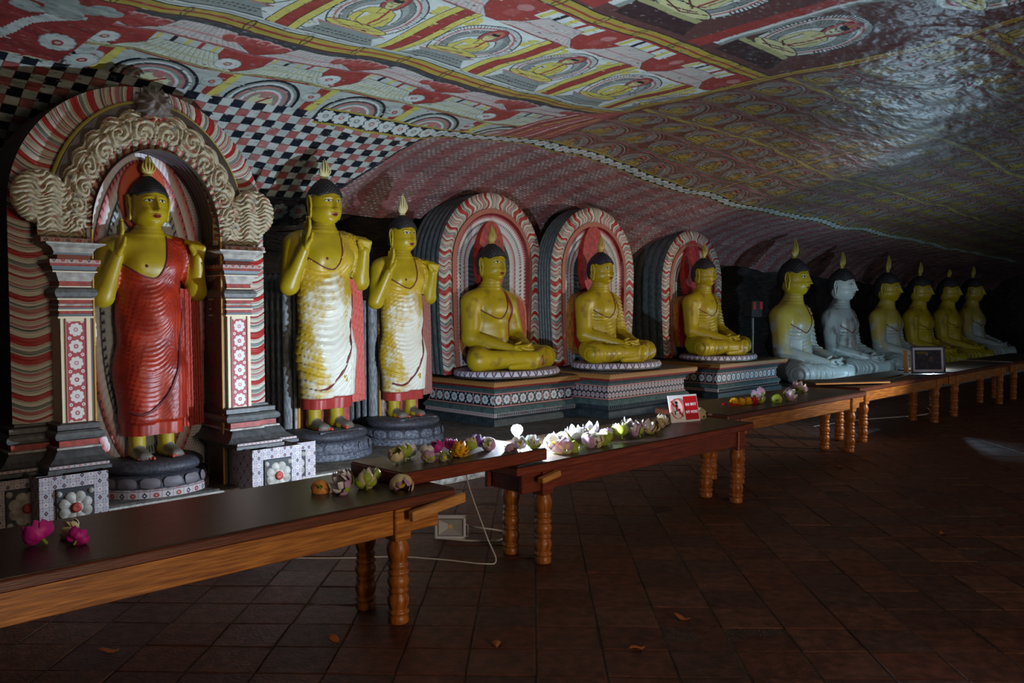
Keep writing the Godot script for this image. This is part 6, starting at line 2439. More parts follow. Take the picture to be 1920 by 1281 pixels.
func benches() -> void:
	M.wood_redder = bumped(aged(mat(rgb(255, 255, 255), 0.36), noise_tex(512, 0.02, rgb(92, 38, 20), rgb(140, 66, 38), 27, 5), Vector3(0.35, 5.0, 5.0)), M.fine, 0.05)
	M.wood_brown = bumped(aged(mat(rgb(255, 255, 255), 0.42), noise_tex(512, 0.02, rgb(74, 34, 18), rgb(120, 64, 36), 26, 5), Vector3(0.35, 5.0, 5.0)), M.fine, 0.05)
	bench("long orange-brown bench nearest the camera, in front of the carved arch", -1.7, 2.845, -3.245, 0.73, 0.62, [-1.35, 2.53], M.wood, M.wood_leg, 0.13)
	bench("second bench with reddish legs, carrying the long heap of lotus flowers", 3.45, 6.08, -3.405, 0.74, 0.615, [3.73, 5.93], M.wood_redder, M.wood_leg, 0.12)
	bench("third bench with orange turned legs, red and yellow petals on it", 6.28, 9.02, -3.755, 0.74, 0.62, [6.57, 8.77], M.wood, M.wood_leg, 0.12)
	bench("fourth bench in the shade, carrying the framed picture", 9.25, 11.95, -3.925, 0.72, 0.625, [9.50, 11.70], M.wood, M.wood_leg, 0.12)
	bench("fifth bench, lit from behind the framed picture", 12.25, 14.85, -3.965, 0.72, 0.62, [12.55, 14.55], M.wood, M.wood_leg, 0.12)
	bench("farthest bench at the end of the row", 15.1, 17.7, -4.0, 0.72, 0.62, [15.4, 17.4], M.wood, M.wood_leg, 0.12)
	# red plank bridging the first two benches
	var p := MB.new()
	p.box(Vector3.ZERO, Vector3(1.07, 0.066, 0.46), 0.006)
	var t := thing("red_plank", "thick reddish plank bridging the gap between the first two benches", "plank", Vector3(3.19, 0.6545, -3.66))
	part("board", p.mesh(), M.wood_redder, t)
	var p2 := MB.new()
	p2.box(Vector3(0, 0.035, 0), Vector3(1.055, 0.006, 0.445), 0.002)
	part("worn_face", p2.mesh(), M.wood_top, t)
	# batten nailed on the corner of the first bench
	var bt := MB.new()
	bt.box(Vector3.ZERO, Vector3(0.36, 0.05, 0.032), 0.004, Basis(Vector3(0, 0, 1), 0.10) * Basis(Vector3.UP, 0.06))
	single("wooden_batten", bt.mesh(), M.wood_pale, "short pale batten nailed slantwise to the corner of the first bench", "batten", Vector3(2.71, 0.55, -3.222))
	var br := MB.new()
	br.box(Vector3.ZERO, Vector3(0.16, 0.035, 0.05), 0.006, Basis(Vector3(0, 0, 1), 0.16))
	single("wood_scrap", br.mesh(), M.wood_pale, "broken scrap of pale wood on the end of the second bench", "scrap", Vector3(3.70, 0.53, -3.405 + 0.015))
	# loose board lying over the third and fourth benches
	var lb := MB.new()
	var board := thing("loose_board", "loose flat board with a pale cut edge lying across two benches", "board", Vector3(9.55, 0.655, -4.24))
	lb.box(Vector3.ZERO, Vector3(0.95, 0.028, 0.36), 0.004, Basis(Vector3.UP, -0.55))
	part("board", lb.mesh(), M.wood_top, board)
	var le := MB.new()
	le.box(Vector3(0, -0.004, 0.181), Vector3(0.94, 0.016, 0.004), 0.001)
	var leo := part("cut_edge", le.mesh(), M.wood_pale, board)
	leo.rotation.y = -0.55
	for z in [-0.1, 0.12]:
		var bb := MB.new()
		bb.box(Vector3(0, 0, 0), Vector3(0.12, 0.016, 0.03), 0.003)
		var bo := part("batten", bb.mesh(), M.wood_pale, board, Vector3(z * 1.5, -0.022, z))
		bo.rotation.y = -0.55

# ---------------------------------------------------------------- lamps, cables, sign, picture
func cable(called: String, label: String, pts: Array, r: float, m: Material) -> void:
	var path := PackedVector3Array()
	var n := pts.size()
	for i in n - 1:
		for k in 10:
			var f := k / 10.0
			path.append((pts[i] as Vector3).cubic_interpolate(pts[i + 1], pts[maxi(i - 1, 0)], pts[mini(i + 2, n - 1)], f))
	path.append(pts[n - 1])
	var b := MB.new()
	b.tube(path, PackedFloat32Array([r]), 7)
	single(called, b.mesh(), m, label, "cable")

func bulb(label: String, at: Vector3, energy: float, col: Color, glow: float) -> void:
	# bare bulb in a short socket, standing on a flat foot
	var t := thing("light_bulb", label, "lamp", Vector3(at.x, at.y - 0.115, at.z))
	var s := MB.new()
	s.lathe([Vector2(0.0, 0.0), Vector2(0.034, 0.0), Vector2(0.034, 0.006), Vector2(0.013, 0.010), Vector2(0.012, 0.055), Vector2(0.016, 0.075), Vector2(0.0, 0.075)], 20)
	part("socket", s.mesh(), mat(rgb(40, 36, 34), 0.5), t)
	var b := MB.new()
	b.lathe([Vector2(0.0, 0.075), Vector2(0.014, 0.075), Vector2(0.016, 0.085), Vector2(0.030, 0.10), Vector2(0.038, 0.118), Vector2(0.036, 0.136), Vector2(0.024, 0.150), Vector2(0.0, 0.156)], 24)
	var m := mat(Color.WHITE, 0.3)
	m.emission_enabled = true
	m.emission = col
	m.emission_energy_multiplier = glow
	part("bulb", b.mesh(), m, t)
	lamp_light(at, energy, col, t)

func lamps_and_signs() -> void:
	bulb("bare glowing white bulb standing among the flowers just behind the end of the red plank", LAMP, 4.4, rgb(214, 234, 255), 14.0)
	bulb("second glowing bulb hidden behind the framed picture", LAMP_FAR, 1.5, rgb(190, 230, 255), 10.0)
	var wire := mat(rgb(206, 204, 198), 0.5)
	var wire_black := mat(rgb(24, 24, 24), 0.5)
	var LP := Vector3(LAMP.x, 0.0, LAMP.z)
	cable("white_cable", "thin white cable hanging from the red plank to the floor and along it", [Vector3(3.56, 0.60, -3.94), Vector3(3.55, 0.45, -3.94), Vector3(3.53, 0.15, -3.75), Vector3(3.525, 0.015, -3.66), Vector3(3.44, 0.008, -3.68), Vector3(3.32, 0.008, -3.92), Vector3(3.16, 0.008, -4.16), Vector3(2.9, 0.008, -4.38), Vector3(2.54, 0.008, -4.74), Vector3(2.0, 0.008, -5.2), Vector3(1.4, 0.008, -5.35)], 0.0042, wire)
	cable("looped_cable", "thin white cable looping on the floor behind the floodlight", [Vector3(3.74, 0.10, -4.17), Vector3(3.86, 0.05, -4.22), Vector3(4.02, 0.01, -4.14), Vector3(3.98, 0.008, -4.04), Vector3(3.85, 0.008, -3.98), Vector3(3.72, 0.008, -4.10), Vector3(3.60, 0.008, -4.32)], 0.006, wire)
	cable("far_cable", "white cable on the floor under the fourth bench", [Vector3(10.2, 0.008, -4.9), Vector3(11.2, 0.008, -4.75), Vector3(12.4, 0.008, -4.35), Vector3(13.2, 0.008, -4.6)], 0.007, wire)
	# small grey floodlight on the floor, switched off
	var t := thing("floodlight", "small grey square floodlight standing on the floor under the plank", "floodlight", Vector3(3.655, 0.0, -4.222))
	t.rotation.y = deg_to_rad(-45)
	var grey := mat(rgb(206, 212, 220), 0.4)
	var fr := MB.new()
	for e in [[0, 0.024, 0.20, 0.018], [0, 0.158, 0.20, 0.018], [-0.092, 0.091, 0.016, 0.15], [0.092, 0.091, 0.016, 0.15]]:
		fr.box(Vector3(e[0], e[1], 0.018), Vector3(e[2], e[3], 0.03), 0.004)
	part("frame", fr.mesh(), grey, t)
	var gk := MB.new()
	gk.box(Vector3(0, 0.091, -0.010), Vector3(0.172, 0.122, 0.012), 0.002)
	part("gasket", gk.mesh(), mat(rgb(22, 22, 24), 0.5), t)
	var rf := MB.new()
	# shallow reflector pyramid
	var o4 := [Vector3(-0.075, 0.04, 0.022), Vector3(0.075, 0.04, 0.022), Vector3(0.075, 0.142, 0.022), Vector3(-0.075, 0.142, 0.022)]
	var i4 := [Vector3(-0.014, 0.079, -0.004), Vector3(0.014, 0.079, -0.004), Vector3(0.014, 0.103, -0.004), Vector3(-0.014, 0.103, -0.004)]
	for k in 4:
		var n := (k + 1) % 4
		rf.face([o4[k], o4[n], i4[n], i4[k]], Vector3(0, 0, 1))
	rf.face(i4, Vector3(0, 0, 1))
	var rm := mat(rgb(190, 196, 200), 0.25)
	rm.metallic = 0.5
	part("reflector", rf.mesh(), rm, t, Vector3(0, 0, 0.004))
	var ch := MB.new()
	ch.box(Vector3(0, 0.091, 0.003), Vector3(0.027, 0.023, 0.006), 0.001)
	part("led_chip", ch.mesh(), mat(rgb(235, 180, 40), 0.4), t)
	var gl := MB.new()
	gl.box(Vector3(0, 0.091, 0.030), Vector3(0.166, 0.118, 0.003), 0.001)
	var gm := mat(Color(1, 1, 1, 0.08), 0.05)
	gm.transparency = BaseMaterial3D.TRANSPARENCY_ALPHA
	part("glass", gl.mesh(), gm, t)
	var hs := MB.new()
	hs.box(Vector3(0, 0.091, -0.03), Vector3(0.16, 0.12, 0.05), 0.015)
	part("housing", hs.mesh(), grey, t)
	var bk := MB.new()
	bk.tube(PackedVector3Array([Vector3(-0.112, 0.091, -0.02), Vector3(-0.112, 0.012, -0.05), Vector3(0.112, 0.012, -0.05), Vector3(0.112, 0.091, -0.02)]), PackedFloat32Array([0.006]), 6)
	part("bracket", bk.mesh(), grey, t)
	# a lit floodlight on a stand in the hall, out of view to the right, aimed at the seated statues
	floodlamp("lit floodlight on a tall stand in the hall, aimed at the seated statues", Vector3(11.3, 1.55, -0.5), Vector3(8.0, 1.75, -6.9), 11.0, 27.0, rgb(255, 244, 226))
	# sign leaning back on the second bench
	sign_board()
	framed_picture()
	# thin stand with a dark boxed lamp in the gloom behind the seated statues
	var st := thing("lamp_stand", "slim dark stand with a black box and red panels, before the back wall", "stand", Vector3(12.05, 0.26, -6.80))
	var po := MB.new()
	po.lathe([Vector2(0.16, 0.0), Vector2(0.16, 0.02), Vector2(0.03, 0.035), Vector2(0.02, 0.05), Vector2(0.02, 1.05), Vector2(0.0, 1.05)], 16)
	part("pole", po.mesh(), mat(rgb(84, 96, 100), 0.4), st)
	var bx := MB.new()
	bx.box(Vector3(0, 1.19, 0), Vector3(0.30, 0.26, 0.16), 0.012)
	part("box", bx.mesh(), mat(rgb(26, 26, 28), 0.5), st)
	for sg in [-1.0, 1.0]:
		var rp := MB.new()
		rp.box(Vector3(sg * 0.10, 1.24, 0.085), Vector3(0.085, 0.12, 0.012), 0.004)
		part("red_panel", rp.mesh(), mat(rgb(150, 26, 34), 0.5), st)

func sign_board() -> void:
	var t := thing("warning_sign", "white and red sign reading DO NOT SIT HERE on the second bench", "sign", Vector3(5.70, 0.617, -3.78))
	var W := 0.30
	var H := 0.215
	t.rotation = Vector3(deg_to_rad(-14), deg_to_rad(-14), 0)
	var red := mat(rgb(206, 22, 34), 0.4)
	var wht := mat(rgb(240, 240, 242), 0.4)
	var blk := mat(rgb(20, 20, 22), 0.5)
	var b := MB.new()
	b.box(Vector3(0, H / 2, 0), Vector3(W, H, 0.006), 0.002)
	part("board", b.mesh(), wht, t)
	var r := MB.new()
	r.box(Vector3(W * 0.235, H / 2, 0.004), Vector3(W * 0.46, H * 0.86, 0.002), 0.0005)
	part("red_field", r.mesh(), red, t)
	# prohibition ring and bar
	var ring := MB.new()
	var path := PackedVector3Array()
	for k in 49:
		var a := TAU * k / 48.0
		path.append(Vector3(cos(a) * 0.060, sin(a) * 0.078, 0))
	ring.tube(path, PackedFloat32Array([0.0075]), 6, false, 0.25)
	ring.box(Vector3(0, 0, 0.0005), Vector3(0.012, 0.165, 0.002), 0.0005, Basis(Vector3(0, 0, 1), 0.72))
	part("ban_ring", ring.mesh(), red, t, Vector3(-W * 0.25, H / 2, 0.005))
	# sitting figure
	var f := MB.new()
	f.lathe([Vector2(0.0, 0.002), Vector2(0.012, 0.0015), Vector2(0.012, 0.0)], 16)
	var fo := part("figure_head", f.mesh(), blk, t, Vector3(-W * 0.245, H * 0.72, 0.0035))
	fo.rotation.x = PI / 2
	var fb := MB.new()
	fb.plate(PackedVector2Array([Vector2(-0.012, 0.030), Vector2(0.008, 0.030), Vector2(0.006, -0.004), Vector2(0.026, -0.006), Vector2(0.028, -0.044), Vector2(0.018, -0.044), Vector2(0.016, -0.018), Vector2(-0.016, -0.018)]), 0.0, 0.0018)
	fb.plate(PackedVector2Array([Vector2(-0.030, -0.020), Vector2(0.010, -0.020), Vector2(0.010, -0.026), Vector2(-0.020, -0.026), Vector2(-0.020, -0.050), Vector2(-0.030, -0.050)]), 0.0, 0.0018)
	part("figure", fb.mesh(), blk, t, Vector3(-W * 0.245, H * 0.52, 0.0035))
	var font := SystemFont.new()
	font.font_names = PackedStringArray(["Droid Sans"])
	font.font_weight = 700
	for q in [["DO NOT", 0.135], ["SIT HERE", 0.075]]:
		var tm := TextMesh.new()
		tm.font = font
		tm.text = q[0]
		tm.font_size = 30
		tm.pixel_size = 0.00098
		tm.depth = 0.001
		var wm := mat(rgb(250, 250, 250), 0.4)
		part("lettering", tm, wm, t, Vector3(W * 0.235, q[1], 0.0062))

func framed_picture() -> void:
	var t := thing("framed_picture", "framed dark picture with a white mat standing on the fourth bench", "picture", Vector3(11.66, 0.632, -4.06))
	t.rotation = Vector3(deg_to_rad(-6), deg_to_rad(-38), 0)
	var W := 0.47
	var H := 0.355
	var blk := mat(rgb(26, 24, 26), 0.4)
	for e in [[0, 0.010, W, 0.02], [0, H - 0.010, W, 0.02], [-W / 2 + 0.010, H / 2, 0.02, H - 0.04], [W / 2 - 0.010, H / 2, 0.02, H - 0.04]]:
		var b := MB.new()
		b.box(Vector3(e[0], e[1], 0), Vector3(e[2], e[3], 0.028), 0.004)
		part("frame_bar", b.mesh(), blk, t)
	var mb := MB.new()
	mb.box(Vector3(0, H / 2, -0.004), Vector3(W - 0.036, H - 0.036, 0.006), 0.001)
	part("mat_board", mb.mesh(), mat(rgb(176, 176, 196), 0.6), t)
	var p := Painter.new(256, 192, Color(0.10, 0.09, 0.13))
	p.s = 256.0
	var r := RandomNumberGenerator.new()
	r.seed = 31
	for k in 60:
		p.ell(r.randf(), r.randf() * 0.75, r.randf_range(0.03, 0.1), r.randf_range(0.02, 0.06), Color(0.12, 0.10, 0.15).lerp(Color(0.22, 0.20, 0.18), r.randf() * 0.7))
	p.ell(0.28, 0.10, 0.22, 0.05, Color(0.34, 0.30, 0.10))
	p.ell(0.46, 0.16, 0.05, 0.05, Color(0.42, 0.34, 0.30))
	p.ell(0.62, 0.38, 0.10, 0.09, Color(0.24, 0.20, 0.20))
	p.ell(0.63, 0.30, 0.06, 0.05, Color(0.36, 0.24, 0.14))
	var pm := mat(Color.WHITE, 0.45, 0.35)
	pm.albedo_texture = tex(p.im)
	var q := MB.new()
	q.face([Vector3(-W / 2 + 0.052, 0.052, 0.0005), Vector3(W / 2 - 0.052, 0.052, 0.0005), Vector3(W / 2 - 0.052, H - 0.052, 0.0005), Vector3(-W / 2 + 0.052, H - 0.052, 0.0005)], Vector3(0, 0, 1), [Vector2(0, 1), Vector2(1, 1), Vector2(1, 0), Vector2(0, 0)])
	part("print", q.mesh(), pm, t)
	var bk := MB.new()
	bk.box(Vector3(0, H / 2, -0.010), Vector3(W - 0.02, H - 0.02, 0.006), 0.001)
	part("backing", bk.mesh(), M.wood_brown, t)
	var sd := MB.new()
	sd.box(Vector3(-W / 2 - 0.04, H / 2 - 0.02, -0.05), Vector3(0.012, H - 0.06, 0.10), 0.003)
	part("side_strut", sd.mesh(), M.wood_pale, t)

# ---------------------------------------------------------------- flowers
var PETAL := {}
func petal_mesh(kind: String) -> ArrayMesh:
	if PETAL.has(kind):
		return PETAL[kind]
	var q: Array = {"long": [0.066, 0.019, 0.5], "broad": [0.062, 0.026, 0.7], "sepal": [0.052, 0.019, 0.6], "small": [0.022, 0.008, 0.5]}[kind]
	var b := MB.new()
	var pts := PackedVector3Array()
	for j in 9:
		var f := j / 8.0
		var w: float = q[1] * pow(sin(clampf(0.06 + f * 0.94, 0.0, 1.0) * PI), 0.7) * (1.0 if f < 0.98 else 0.3)
		for i in 6:
			var u := i / 5.0 * 2.0 - 1.0
			pts.append(Vector3(u * w, f * q[0], q[2] * q[0] * 0.26 * sin(f * PI) + 0.45 * w * (1.0 - u * u)))
	b.sheet(6, 9, pts)
	PETAL[kind] = b.mesh()
	return PETAL[kind]

# a lotus: petals in rings round a heart; open 0 is a closed bud, 1 wide open
func lotus(label: String, at: Vector3, lean: Vector3, size: float, open: float, cols: Array, heart: Material, seed_: int, group: String) -> void:
	var t := thing("lotus_flower" if open > 0.3 else "lotus_bud", label, "flower", at, group)
	t.rotation = Vector3(lean.x * 1.5 + 0.25 * sin(seed_ * 2.3), lean.y, lean.z * 1.35 + 0.3 * cos(seed_ * 1.7))
	t.scale = Vector3.ONE * size * 1.2
	var r := RandomNumberGenerator.new()
	r.seed = seed_
	var rings := [[5, 0.20 + 0.25 * open, "long"], [6, 0.28 + 0.62 * open, "broad"], [4, 0.34 + 0.95 * open, "sepal"]]
	for k in 3:
		var q: Array = rings[k]
		for n in q[0]:
			var a: float = TAU * n / q[0] + k * 0.5 + r.randf_range(-0.15, 0.15)
			var tip: float = q[1] * r.randf_range(0.8, 1.15)
			var o := part("petal" if k < 2 else "sepal", petal_mesh(q[2]), cols[k], t, Vector3(sin(a), 0, cos(a)) * 0.008)
			o.basis = Basis(Vector3.UP, a) * Basis(Vector3.RIGHT, tip)
			o.scale = Vector3.ONE * r.randf_range(0.9, 1.08)
	var h := MB.new()
	h.lathe([Vector2(0.0, 0.004), Vector2(0.008, 0.006), Vector2(0.013, 0.016), Vector2(0.014, 0.026), Vector2(0.010, 0.030), Vector2(0.0, 0.028)], 12)
	part("heart", h.mesh(), heart, t)
	var s := MB.new()
	s.tube(PackedVector3Array([Vector3(0, 0.0, 0), Vector3(0.002, -0.02, 0.003)]), PackedFloat32Array([0.006, 0.005]), 6)
	part("stem", s.mesh(), M.green, t)

func marigold(label: String, at: Vector3, size: float, m: Material, seed_: int, group: String) -> void:
	var t := thing("marigold", label, "flower", at, group)
	t.scale = Vector3.ONE * size
	var r := RandomNumberGenerator.new()
	r.seed = seed_
	for k in 4:
		for n in 9 - k:
			var a: float = TAU * n / (9 - k) + k * 0.35
			var o := part("petal", petal_mesh("small"), m, t, Vector3(sin(a), 0, cos(a)) * 0.004 + Vector3(0, 0.006 + 0.003 * k, 0))
			o.basis = Basis(Vector3.UP, a) * Basis(Vector3.RIGHT, 1.45 - k * 0.38 + r.randf_range(-0.1, 0.1))
	var h := MB.new()
	h.lathe([Vector2(0.0, -0.002), Vector2(0.010, 0.0), Vector2(0.012, 0.010), Vector2(0.0, 0.018)], 10)
	part("heart", h.mesh(), m, t)

func flowers() -> void:
	M.green = mat(rgb(120, 150, 40), 0.6)
	M.green_pale = mat(rgb(190, 200, 130), 0.6)
	M.petal_white = leafy(rgb(222, 218, 222))
	M.petal_lilac = leafy(rgb(184, 146, 176))
	M.petal_magenta = leafy(rgb(190, 30, 140))
	M.petal_violet = leafy(rgb(110, 60, 160))
	M.petal_green = leafy(rgb(152, 172, 56))
	M.petal_cream = leafy(rgb(206, 196, 150))
	M.petal_dry = leafy(rgb(196, 178, 140))
	M.petal_yellow = leafy(rgb(236, 180, 20))
	M.petal_red = leafy(rgb(190, 20, 24))
	M.petal_orange = leafy(rgb(224, 150, 70))
	M.heart = mat(rgb(206, 180, 30), 0.6)
	var nth := ["first", "second", "third", "fourth", "fifth", "sixth", "seventh", "eighth", "ninth", "tenth", "eleventh", "twelfth", "thirteenth", "fourteenth", "fifteenth", "sixteenth"]
	var white := [M.petal_white, M.petal_white, M.petal_green]
	var lilac := [M.petal_white, M.petal_lilac, M.petal_green]
	var green := [M.petal_white, M.petal_green, M.petal_green]
	var cream := [M.petal_cream, M.petal_cream, M.petal_green]
	var violet := [M.petal_lilac, M.petal_violet, M.petal_green]
	var pink := [M.petal_magenta, M.petal_magenta, M.petal_magenta]
	var dry := [M.petal_cream, M.petal_dry, M.petal_dry]
	# [x, z, open, colours, size, lean x, lean z, words]; y comes from the surface below
	var near := [
		[1.04, -3.58, 0.55, pink, 1.05, -0.2, 0.1, "large magenta lotus on the nearest bench"],
		[1.13, -3.49, 0.8, pink, 0.70, 0.5, -0.4, "small magenta lotus beside the large one on the nearest bench"],
		[1.17, -3.62, 0.75, cream, 0.75, -0.5, -0.5, "pale green lotus beside the two magenta ones"],
		[2.28, -3.60, 0.1, [M.petal_white, M.petal_orange, M.petal_green], 0.95, 0.0, 1.4, "orange-tipped bud lying at the left end of the heap on the nearest bench"],
		[2.38, -3.53, 0.9, lilac, 1.0, 0.5, 0.2, "wide open lilac lotus in the heap on the nearest bench"],
		[2.44, -3.63, 0.35, white, 0.95, -0.2, 0.3, "upright white lotus behind the lilac one on the nearest bench"],
		[2.49, -3.51, 0.5, cream, 0.95, 0.4, -0.5, "cream half open lotus in the heap on the nearest bench"],
		[2.57, -3.58, 0.45, green, 0.95, -0.1, -0.2, "greenish lotus with bent petals in the heap on the nearest bench"],
		[2.63, -3.42, 0.05, [M.petal_lilac, M.petal_cream, M.petal_green], 1.25, 0.2, -1.45, "fat lotus bud lying at the right end of the heap on the nearest bench"],
	]
	for k in near.size():
		var q: Array = near[k]
		lotus(q[7], Vector3(q[0], 0.622 + 0.022 * q[4] + (0.01 if absf(q[6]) > 1.0 else 0.0), q[1]), Vector3(q[5], k * 1.3, q[6]), q[4], q[2], q[3], M.heart, 100 + k, "flowers on the nearest bench")
	# on the red plank, from left to right up to the bulb
	var plank := [
		[2.79, -3.66, 0.0, [M.petal_cream, M.petal_cream, M.petal_green], 0.95, 0.1, 0.15],
		[2.86, -3.68, 0.08, green, 1.0, 0.0, 0.1],
		[2.92, -3.71, 0.35, white, 0.85, 0.3, -0.2],
		[2.92, -3.56, 0.5, lilac, 0.7, 0.6, 0.2],
		[3.00, -3.66, 0.3, white, 0.8, 0.2, 0.3],
		[3.03, -3.56, 0.12, green, 0.75, 0.4, -0.9],
		[3.14, -3.72, 0.15, pink, 0.85, 0.2, 0.4],
		[3.21, -3.71, 0.15, pink, 0.85, 0.2, -0.4],
		[3.29, -3.64, 0.3, green, 0.75, 0.1, -0.2],
		[3.34, -3.68, 0.15, cream, 0.8, 0.1, 0.2],
		[3.40, -3.69, 0.35, violet, 0.85, 0.3, 0.3],
		[3.45, -3.62, 0.2, lilac, 0.9, 0.1, -0.9],
		[3.50, -3.54, 0.1, [M.petal_lilac, M.petal_lilac, M.petal_green], 0.8, 0.5, -1.3],
		[3.58, -3.52, 0.7, white, 0.8, 0.4, 0.2],
		[3.66, -3.50, 0.9, [M.petal_white, M.petal_green, M.petal_green], 0.8, 0.3, -0.2],
	]
	for k in plank.size():
		var q: Array = plank[k]
		lotus("%s flower from the left on the red plank, %s" % [nth[k], kind_words(q[3], q[2])], Vector3(q[0], 0.693 + 0.022 * q[4], q[1]), Vector3(q[5], k * 0.9, q[6]), q[4], q[2], q[3], M.heart, 200 + k, "flowers on the red plank")
	marigold("deep yellow marigold on the red plank, in front of the magenta buds", Vector3(3.17, 0.693, -3.58), 2.4, M.petal_yellow, 3, "flowers on the red plank")
	# the long heap on the second bench
	var heap := [
		[3.97, -3.60, 0.6, white, 1.05, 0.3, 0.2], [3.96, -3.50, 0.5, [M.petal_white, M.petal_lilac, M.petal_cream], 1.0, 0.5, -0.3], [4.08, -3.66, 0.8, white, 1.0, 0.0, 0.1],
		[4.08, -3.49, 0.2, green, 0.9, 0.6, 0.9], [4.20, -3.74, 0.1, cream, 1.1, 0.2, -1.1], [4.22, -3.57, 0.25, lilac, 1.0, 0.4, 0.9],
		[4.40, -3.80, 0.75, white, 1.05, 0.1, -0.2], [4.34, -3.55, 0.55, [M.petal_white, M.petal_cream, M.petal_green], 0.95, 0.5, 0.3], [4.52, -3.76, 0.85, white, 1.15, 0.1, 0.2],
		[4.42, -3.52, 0.6, green, 0.95, 0.3, -0.3], [4.55, -3.62, 0.35, lilac, 0.95, 0.3, 0.7], [4.66, -3.61, 0.3, green, 1.1, 0.0, -0.1],
		[4.92, -3.74, 0.8, white, 1.1, 0.0, 0.2], [4.82, -3.58, 0.6, [M.petal_white, M.petal_lilac, M.petal_green], 1.05, 0.4, -0.2], [4.99, -3.64, 0.7, [M.petal_white, M.petal_dry, M.petal_green], 1.0, 0.2, -0.5], [5.17, -3.70, 0.3, dry, 0.95, 0.4, 0.9],
	]
	for k in heap.size():
		var q: Array = heap[k]
		lotus("%s from left in the second bench's heap, %s" % [nth[k], kind_words(q[3], q[2])], Vector3(q[0], 0.617 + 0.024 * q[4], q[1]), Vector3(q[5], k * 1.7, q[6]), q[4] * 1.05, q[2], q[3], M.heart, 300 + k, "flowers on the second bench")
	var tail := [
		[5.42, -3.82, 0.6, [M.petal_white, M.petal_dry, M.petal_dry], 0.9, 0.3, -0.3, "white lotus with yellow heart just left of the sign"],
		[5.27, -3.75, 0.4, dry, 0.85, 0.6, 0.6, "wilted lotus left of the sign, beside the white one"],
		[5.98, -3.87, 0.45, dry, 1.0, 0.5, 0.8, "wilted cream lotus against the right edge of the sign"],
		[6.05, -3.95, 0.5, dry, 1.0, 0.2, -0.6, "wilted lotus with curled petals right of the sign"],
		[5.95, -3.78, 0.2, dry, 0.9, 0.6, 1.2, "limp dry bud in front of the wilted flowers right of the sign"],
	]
	for k in tail.size():
		var q: Array = tail[k]
		lotus(q[7], Vector3(q[0], 0.617 + 0.022 * q[4], q[1]), Vector3(q[5], k * 1.1, q[6]), q[4], q[2], q[3], M.heart, 400 + k, "flowers by the sign")
	# third bench
	var third := [
		[7.22, -4.00, 0.35, green, 1.0, 0.3, 0.4, "green-sepalled lotus left of the pair on the third bench"],
		[7.42, -4.10, 0.75, [M.petal_white, M.petal_lilac, M.petal_cream], 1.25, 0.3, -0.2, "open pinkish lotus on the third bench, behind the green one"],
		[7.36, -3.89, 0.3, [M.petal_cream, M.petal_green, M.petal_green], 1.0, 0.5, 0.9, "drooping yellow-green lotus on the third bench"],
		[7.62, -3.92, 0.7, lilac, 1.2, 0.4, -0.5, "open lilac lotus at the right of the group on the third bench"],
		[8.36, -4.18, 0.95, [M.petal_white, M.petal_lilac, M.petal_green], 1.25, 0.3, 0.2, "single open lotus lying apart near the back of the third bench"],
	]
	for k in third.size():
		var q: Array = third[k]
		lotus(q[7], Vector3(q[0], 0.622 + 0.022 * q[4], q[1]), Vector3(q[5], k * 1.9, q[6]), q[4], q[2], q[3], M.heart, 500 + k, "flowers on the third bench")
	for q in [[6.90, -4.07, 2.0, 0, "small yellow blossom next to the red petals on the third bench"], [6.98, -4.04, 1.8, 0, "middle one of the small yellow blossoms on the third bench"], [7.06, -4.02, 1.9, 0, "yellow blossom touching the red blossom on the third bench"], [7.11, -3.99, 1.9, 1, "small red blossom at the end of the yellow ones"]]:
		marigold(q[4], Vector3(q[0], 0.622, q[1]), q[2], M.petal_red if q[3] else M.petal_yellow, int(q[0] * 100), "small blossoms on the third bench")
	# a loose handful of red petals
	var hp := thing("red_petals", "flat handful of red petals at the left end of the third bench", "petals", Vector3(6.77, 0.622, -4.03))
	var pr := RandomNumberGenerator.new()
	pr.seed = 44
	for k in 16:
		var o := part("petal", petal_mesh("broad"), M.petal_red, hp, Vector3(pr.randf_range(-0.07, 0.07), 0.006 + pr.randf() * 0.014, pr.randf_range(-0.05, 0.05)))
		o.rotation = Vector3(-1.45 + pr.randf_range(-0.2, 0.2), pr.randf() * TAU, 0)
		o.scale = Vector3.ONE * 0.6
	# dry leaves and chips on the tiles
	var where := ["under the first bench's right leg", "at the lower left between the tiles", "alone far on the right", "in the joint near the middle", "right of the middle near the front", "nearest the lower middle", "under the right end of the third bench", "just left of the one under the third bench"]
	var spots := [Vector3(2.18, 0.008, -3.34), Vector3(1.4, 0.008, -3.93), Vector3(6.06, 0.008, -2.0), Vector3(3.54, 0.008, -2.36), Vector3(3.08, 0.008, -2.29), Vector3(2.67, 0.008, -2.77), Vector3(8.46, 0.008, -3.51), Vector3(7.87, 0.008, -3.51)]
	M.dry_leaf = mat(rgb(150, 84, 40), 0.7)
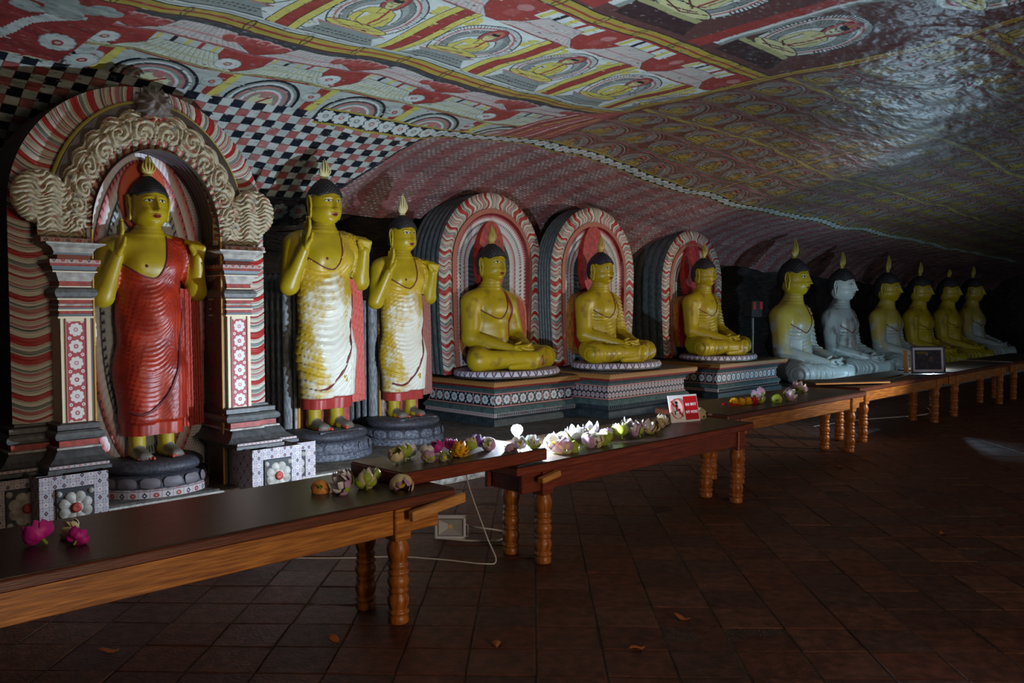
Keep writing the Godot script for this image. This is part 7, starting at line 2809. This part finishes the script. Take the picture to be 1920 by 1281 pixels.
	for k in spots.size():
		var lf := MB.new()
		var pts := PackedVector3Array()
		for j in 7:
			var f := j / 6.0
			var w := 0.022 * sin(clampf(f * 0.94 + 0.03, 0, 1) * PI)
			for i in 5:
				var u := i / 4.0 * 2.0 - 1.0
				pts.append(Vector3(u * w, 0.006 * (1.0 - u * u) + 0.008 * sin(f * 5.0 + k), (f - 0.5) * 0.085))
		lf.sheet(5, 7, pts)
		var o := single("dry_leaf", lf.mesh(), M.dry_leaf, "small dry brown leaf on the floor, %s" % where[k], "leaf", spots[k], "dry leaves on the floor")
		o.rotation.y = k * 1.1

func leafy(c: Color) -> StandardMaterial3D:
	var m := mat(c, 0.55)
	m.backlight_enabled = true
	m.backlight = Color(0.25, 0.25, 0.25)
	return m

func kind_words(cols: Array, open: float) -> String:
	var c := "white"
	match cols[1]:
		M.petal_lilac: c = "lilac"
		M.petal_green: c = "green"
		M.petal_cream: c = "cream"
		M.petal_violet: c = "violet"
		M.petal_magenta: c = "magenta"
		M.petal_dry: c = "wilted"
	return "a %s %s" % [c, "bud" if open < 0.2 else ("half open lotus" if open < 0.6 else "open lotus")]

func floodlamp(label: String, at: Vector3, aim: Vector3, energy: float, cone: float, col: Color) -> void:
	var t := thing("hall_floodlight", label, "floodlight", Vector3(at.x, 0, at.z))
	var p := MB.new()
	p.lathe([Vector2(0.0, 0.0), Vector2(0.22, 0.0), Vector2(0.22, 0.02), Vector2(0.03, 0.04), Vector2(0.018, 0.06), Vector2(0.018, at.y - 0.1), Vector2(0.0, at.y - 0.1)], 18)
	part("stand", p.mesh(), mat(rgb(40, 40, 44), 0.5), t)
	var dir := (aim - at).normalized()
	var turn := Basis.looking_at(dir)
	var h := MB.new()
	h.box(Vector3(0, at.y, 0) - dir * 0.045, Vector3(0.24, 0.18, 0.06), 0.012, turn)
	part("housing", h.mesh(), mat(rgb(120, 124, 130), 0.5), t)
	var f := MB.new()
	f.box(Vector3(0, at.y, 0) - dir * 0.008, Vector3(0.20, 0.14, 0.008), 0.002, turn)
	var m := mat(Color.WHITE, 0.4)
	m.emission_enabled = true
	m.emission = col
	m.emission_energy_multiplier = 6.0
	part("lamp_glass", f.mesh(), m, t)
	var l := SpotLight3D.new()
	l.name = "flood_beam"
	l.light_energy = energy
	l.light_color = col
	l.light_size = 0.09
	l.spot_angle = cone
	l.spot_angle_attenuation = 0.6
	l.spot_range = 40.0
	l.spot_attenuation = 2.0
	l.shadow_enabled = true
	t.add_child(l)
	l.global_position = at + dir * 0.03
	l.look_at(aim)
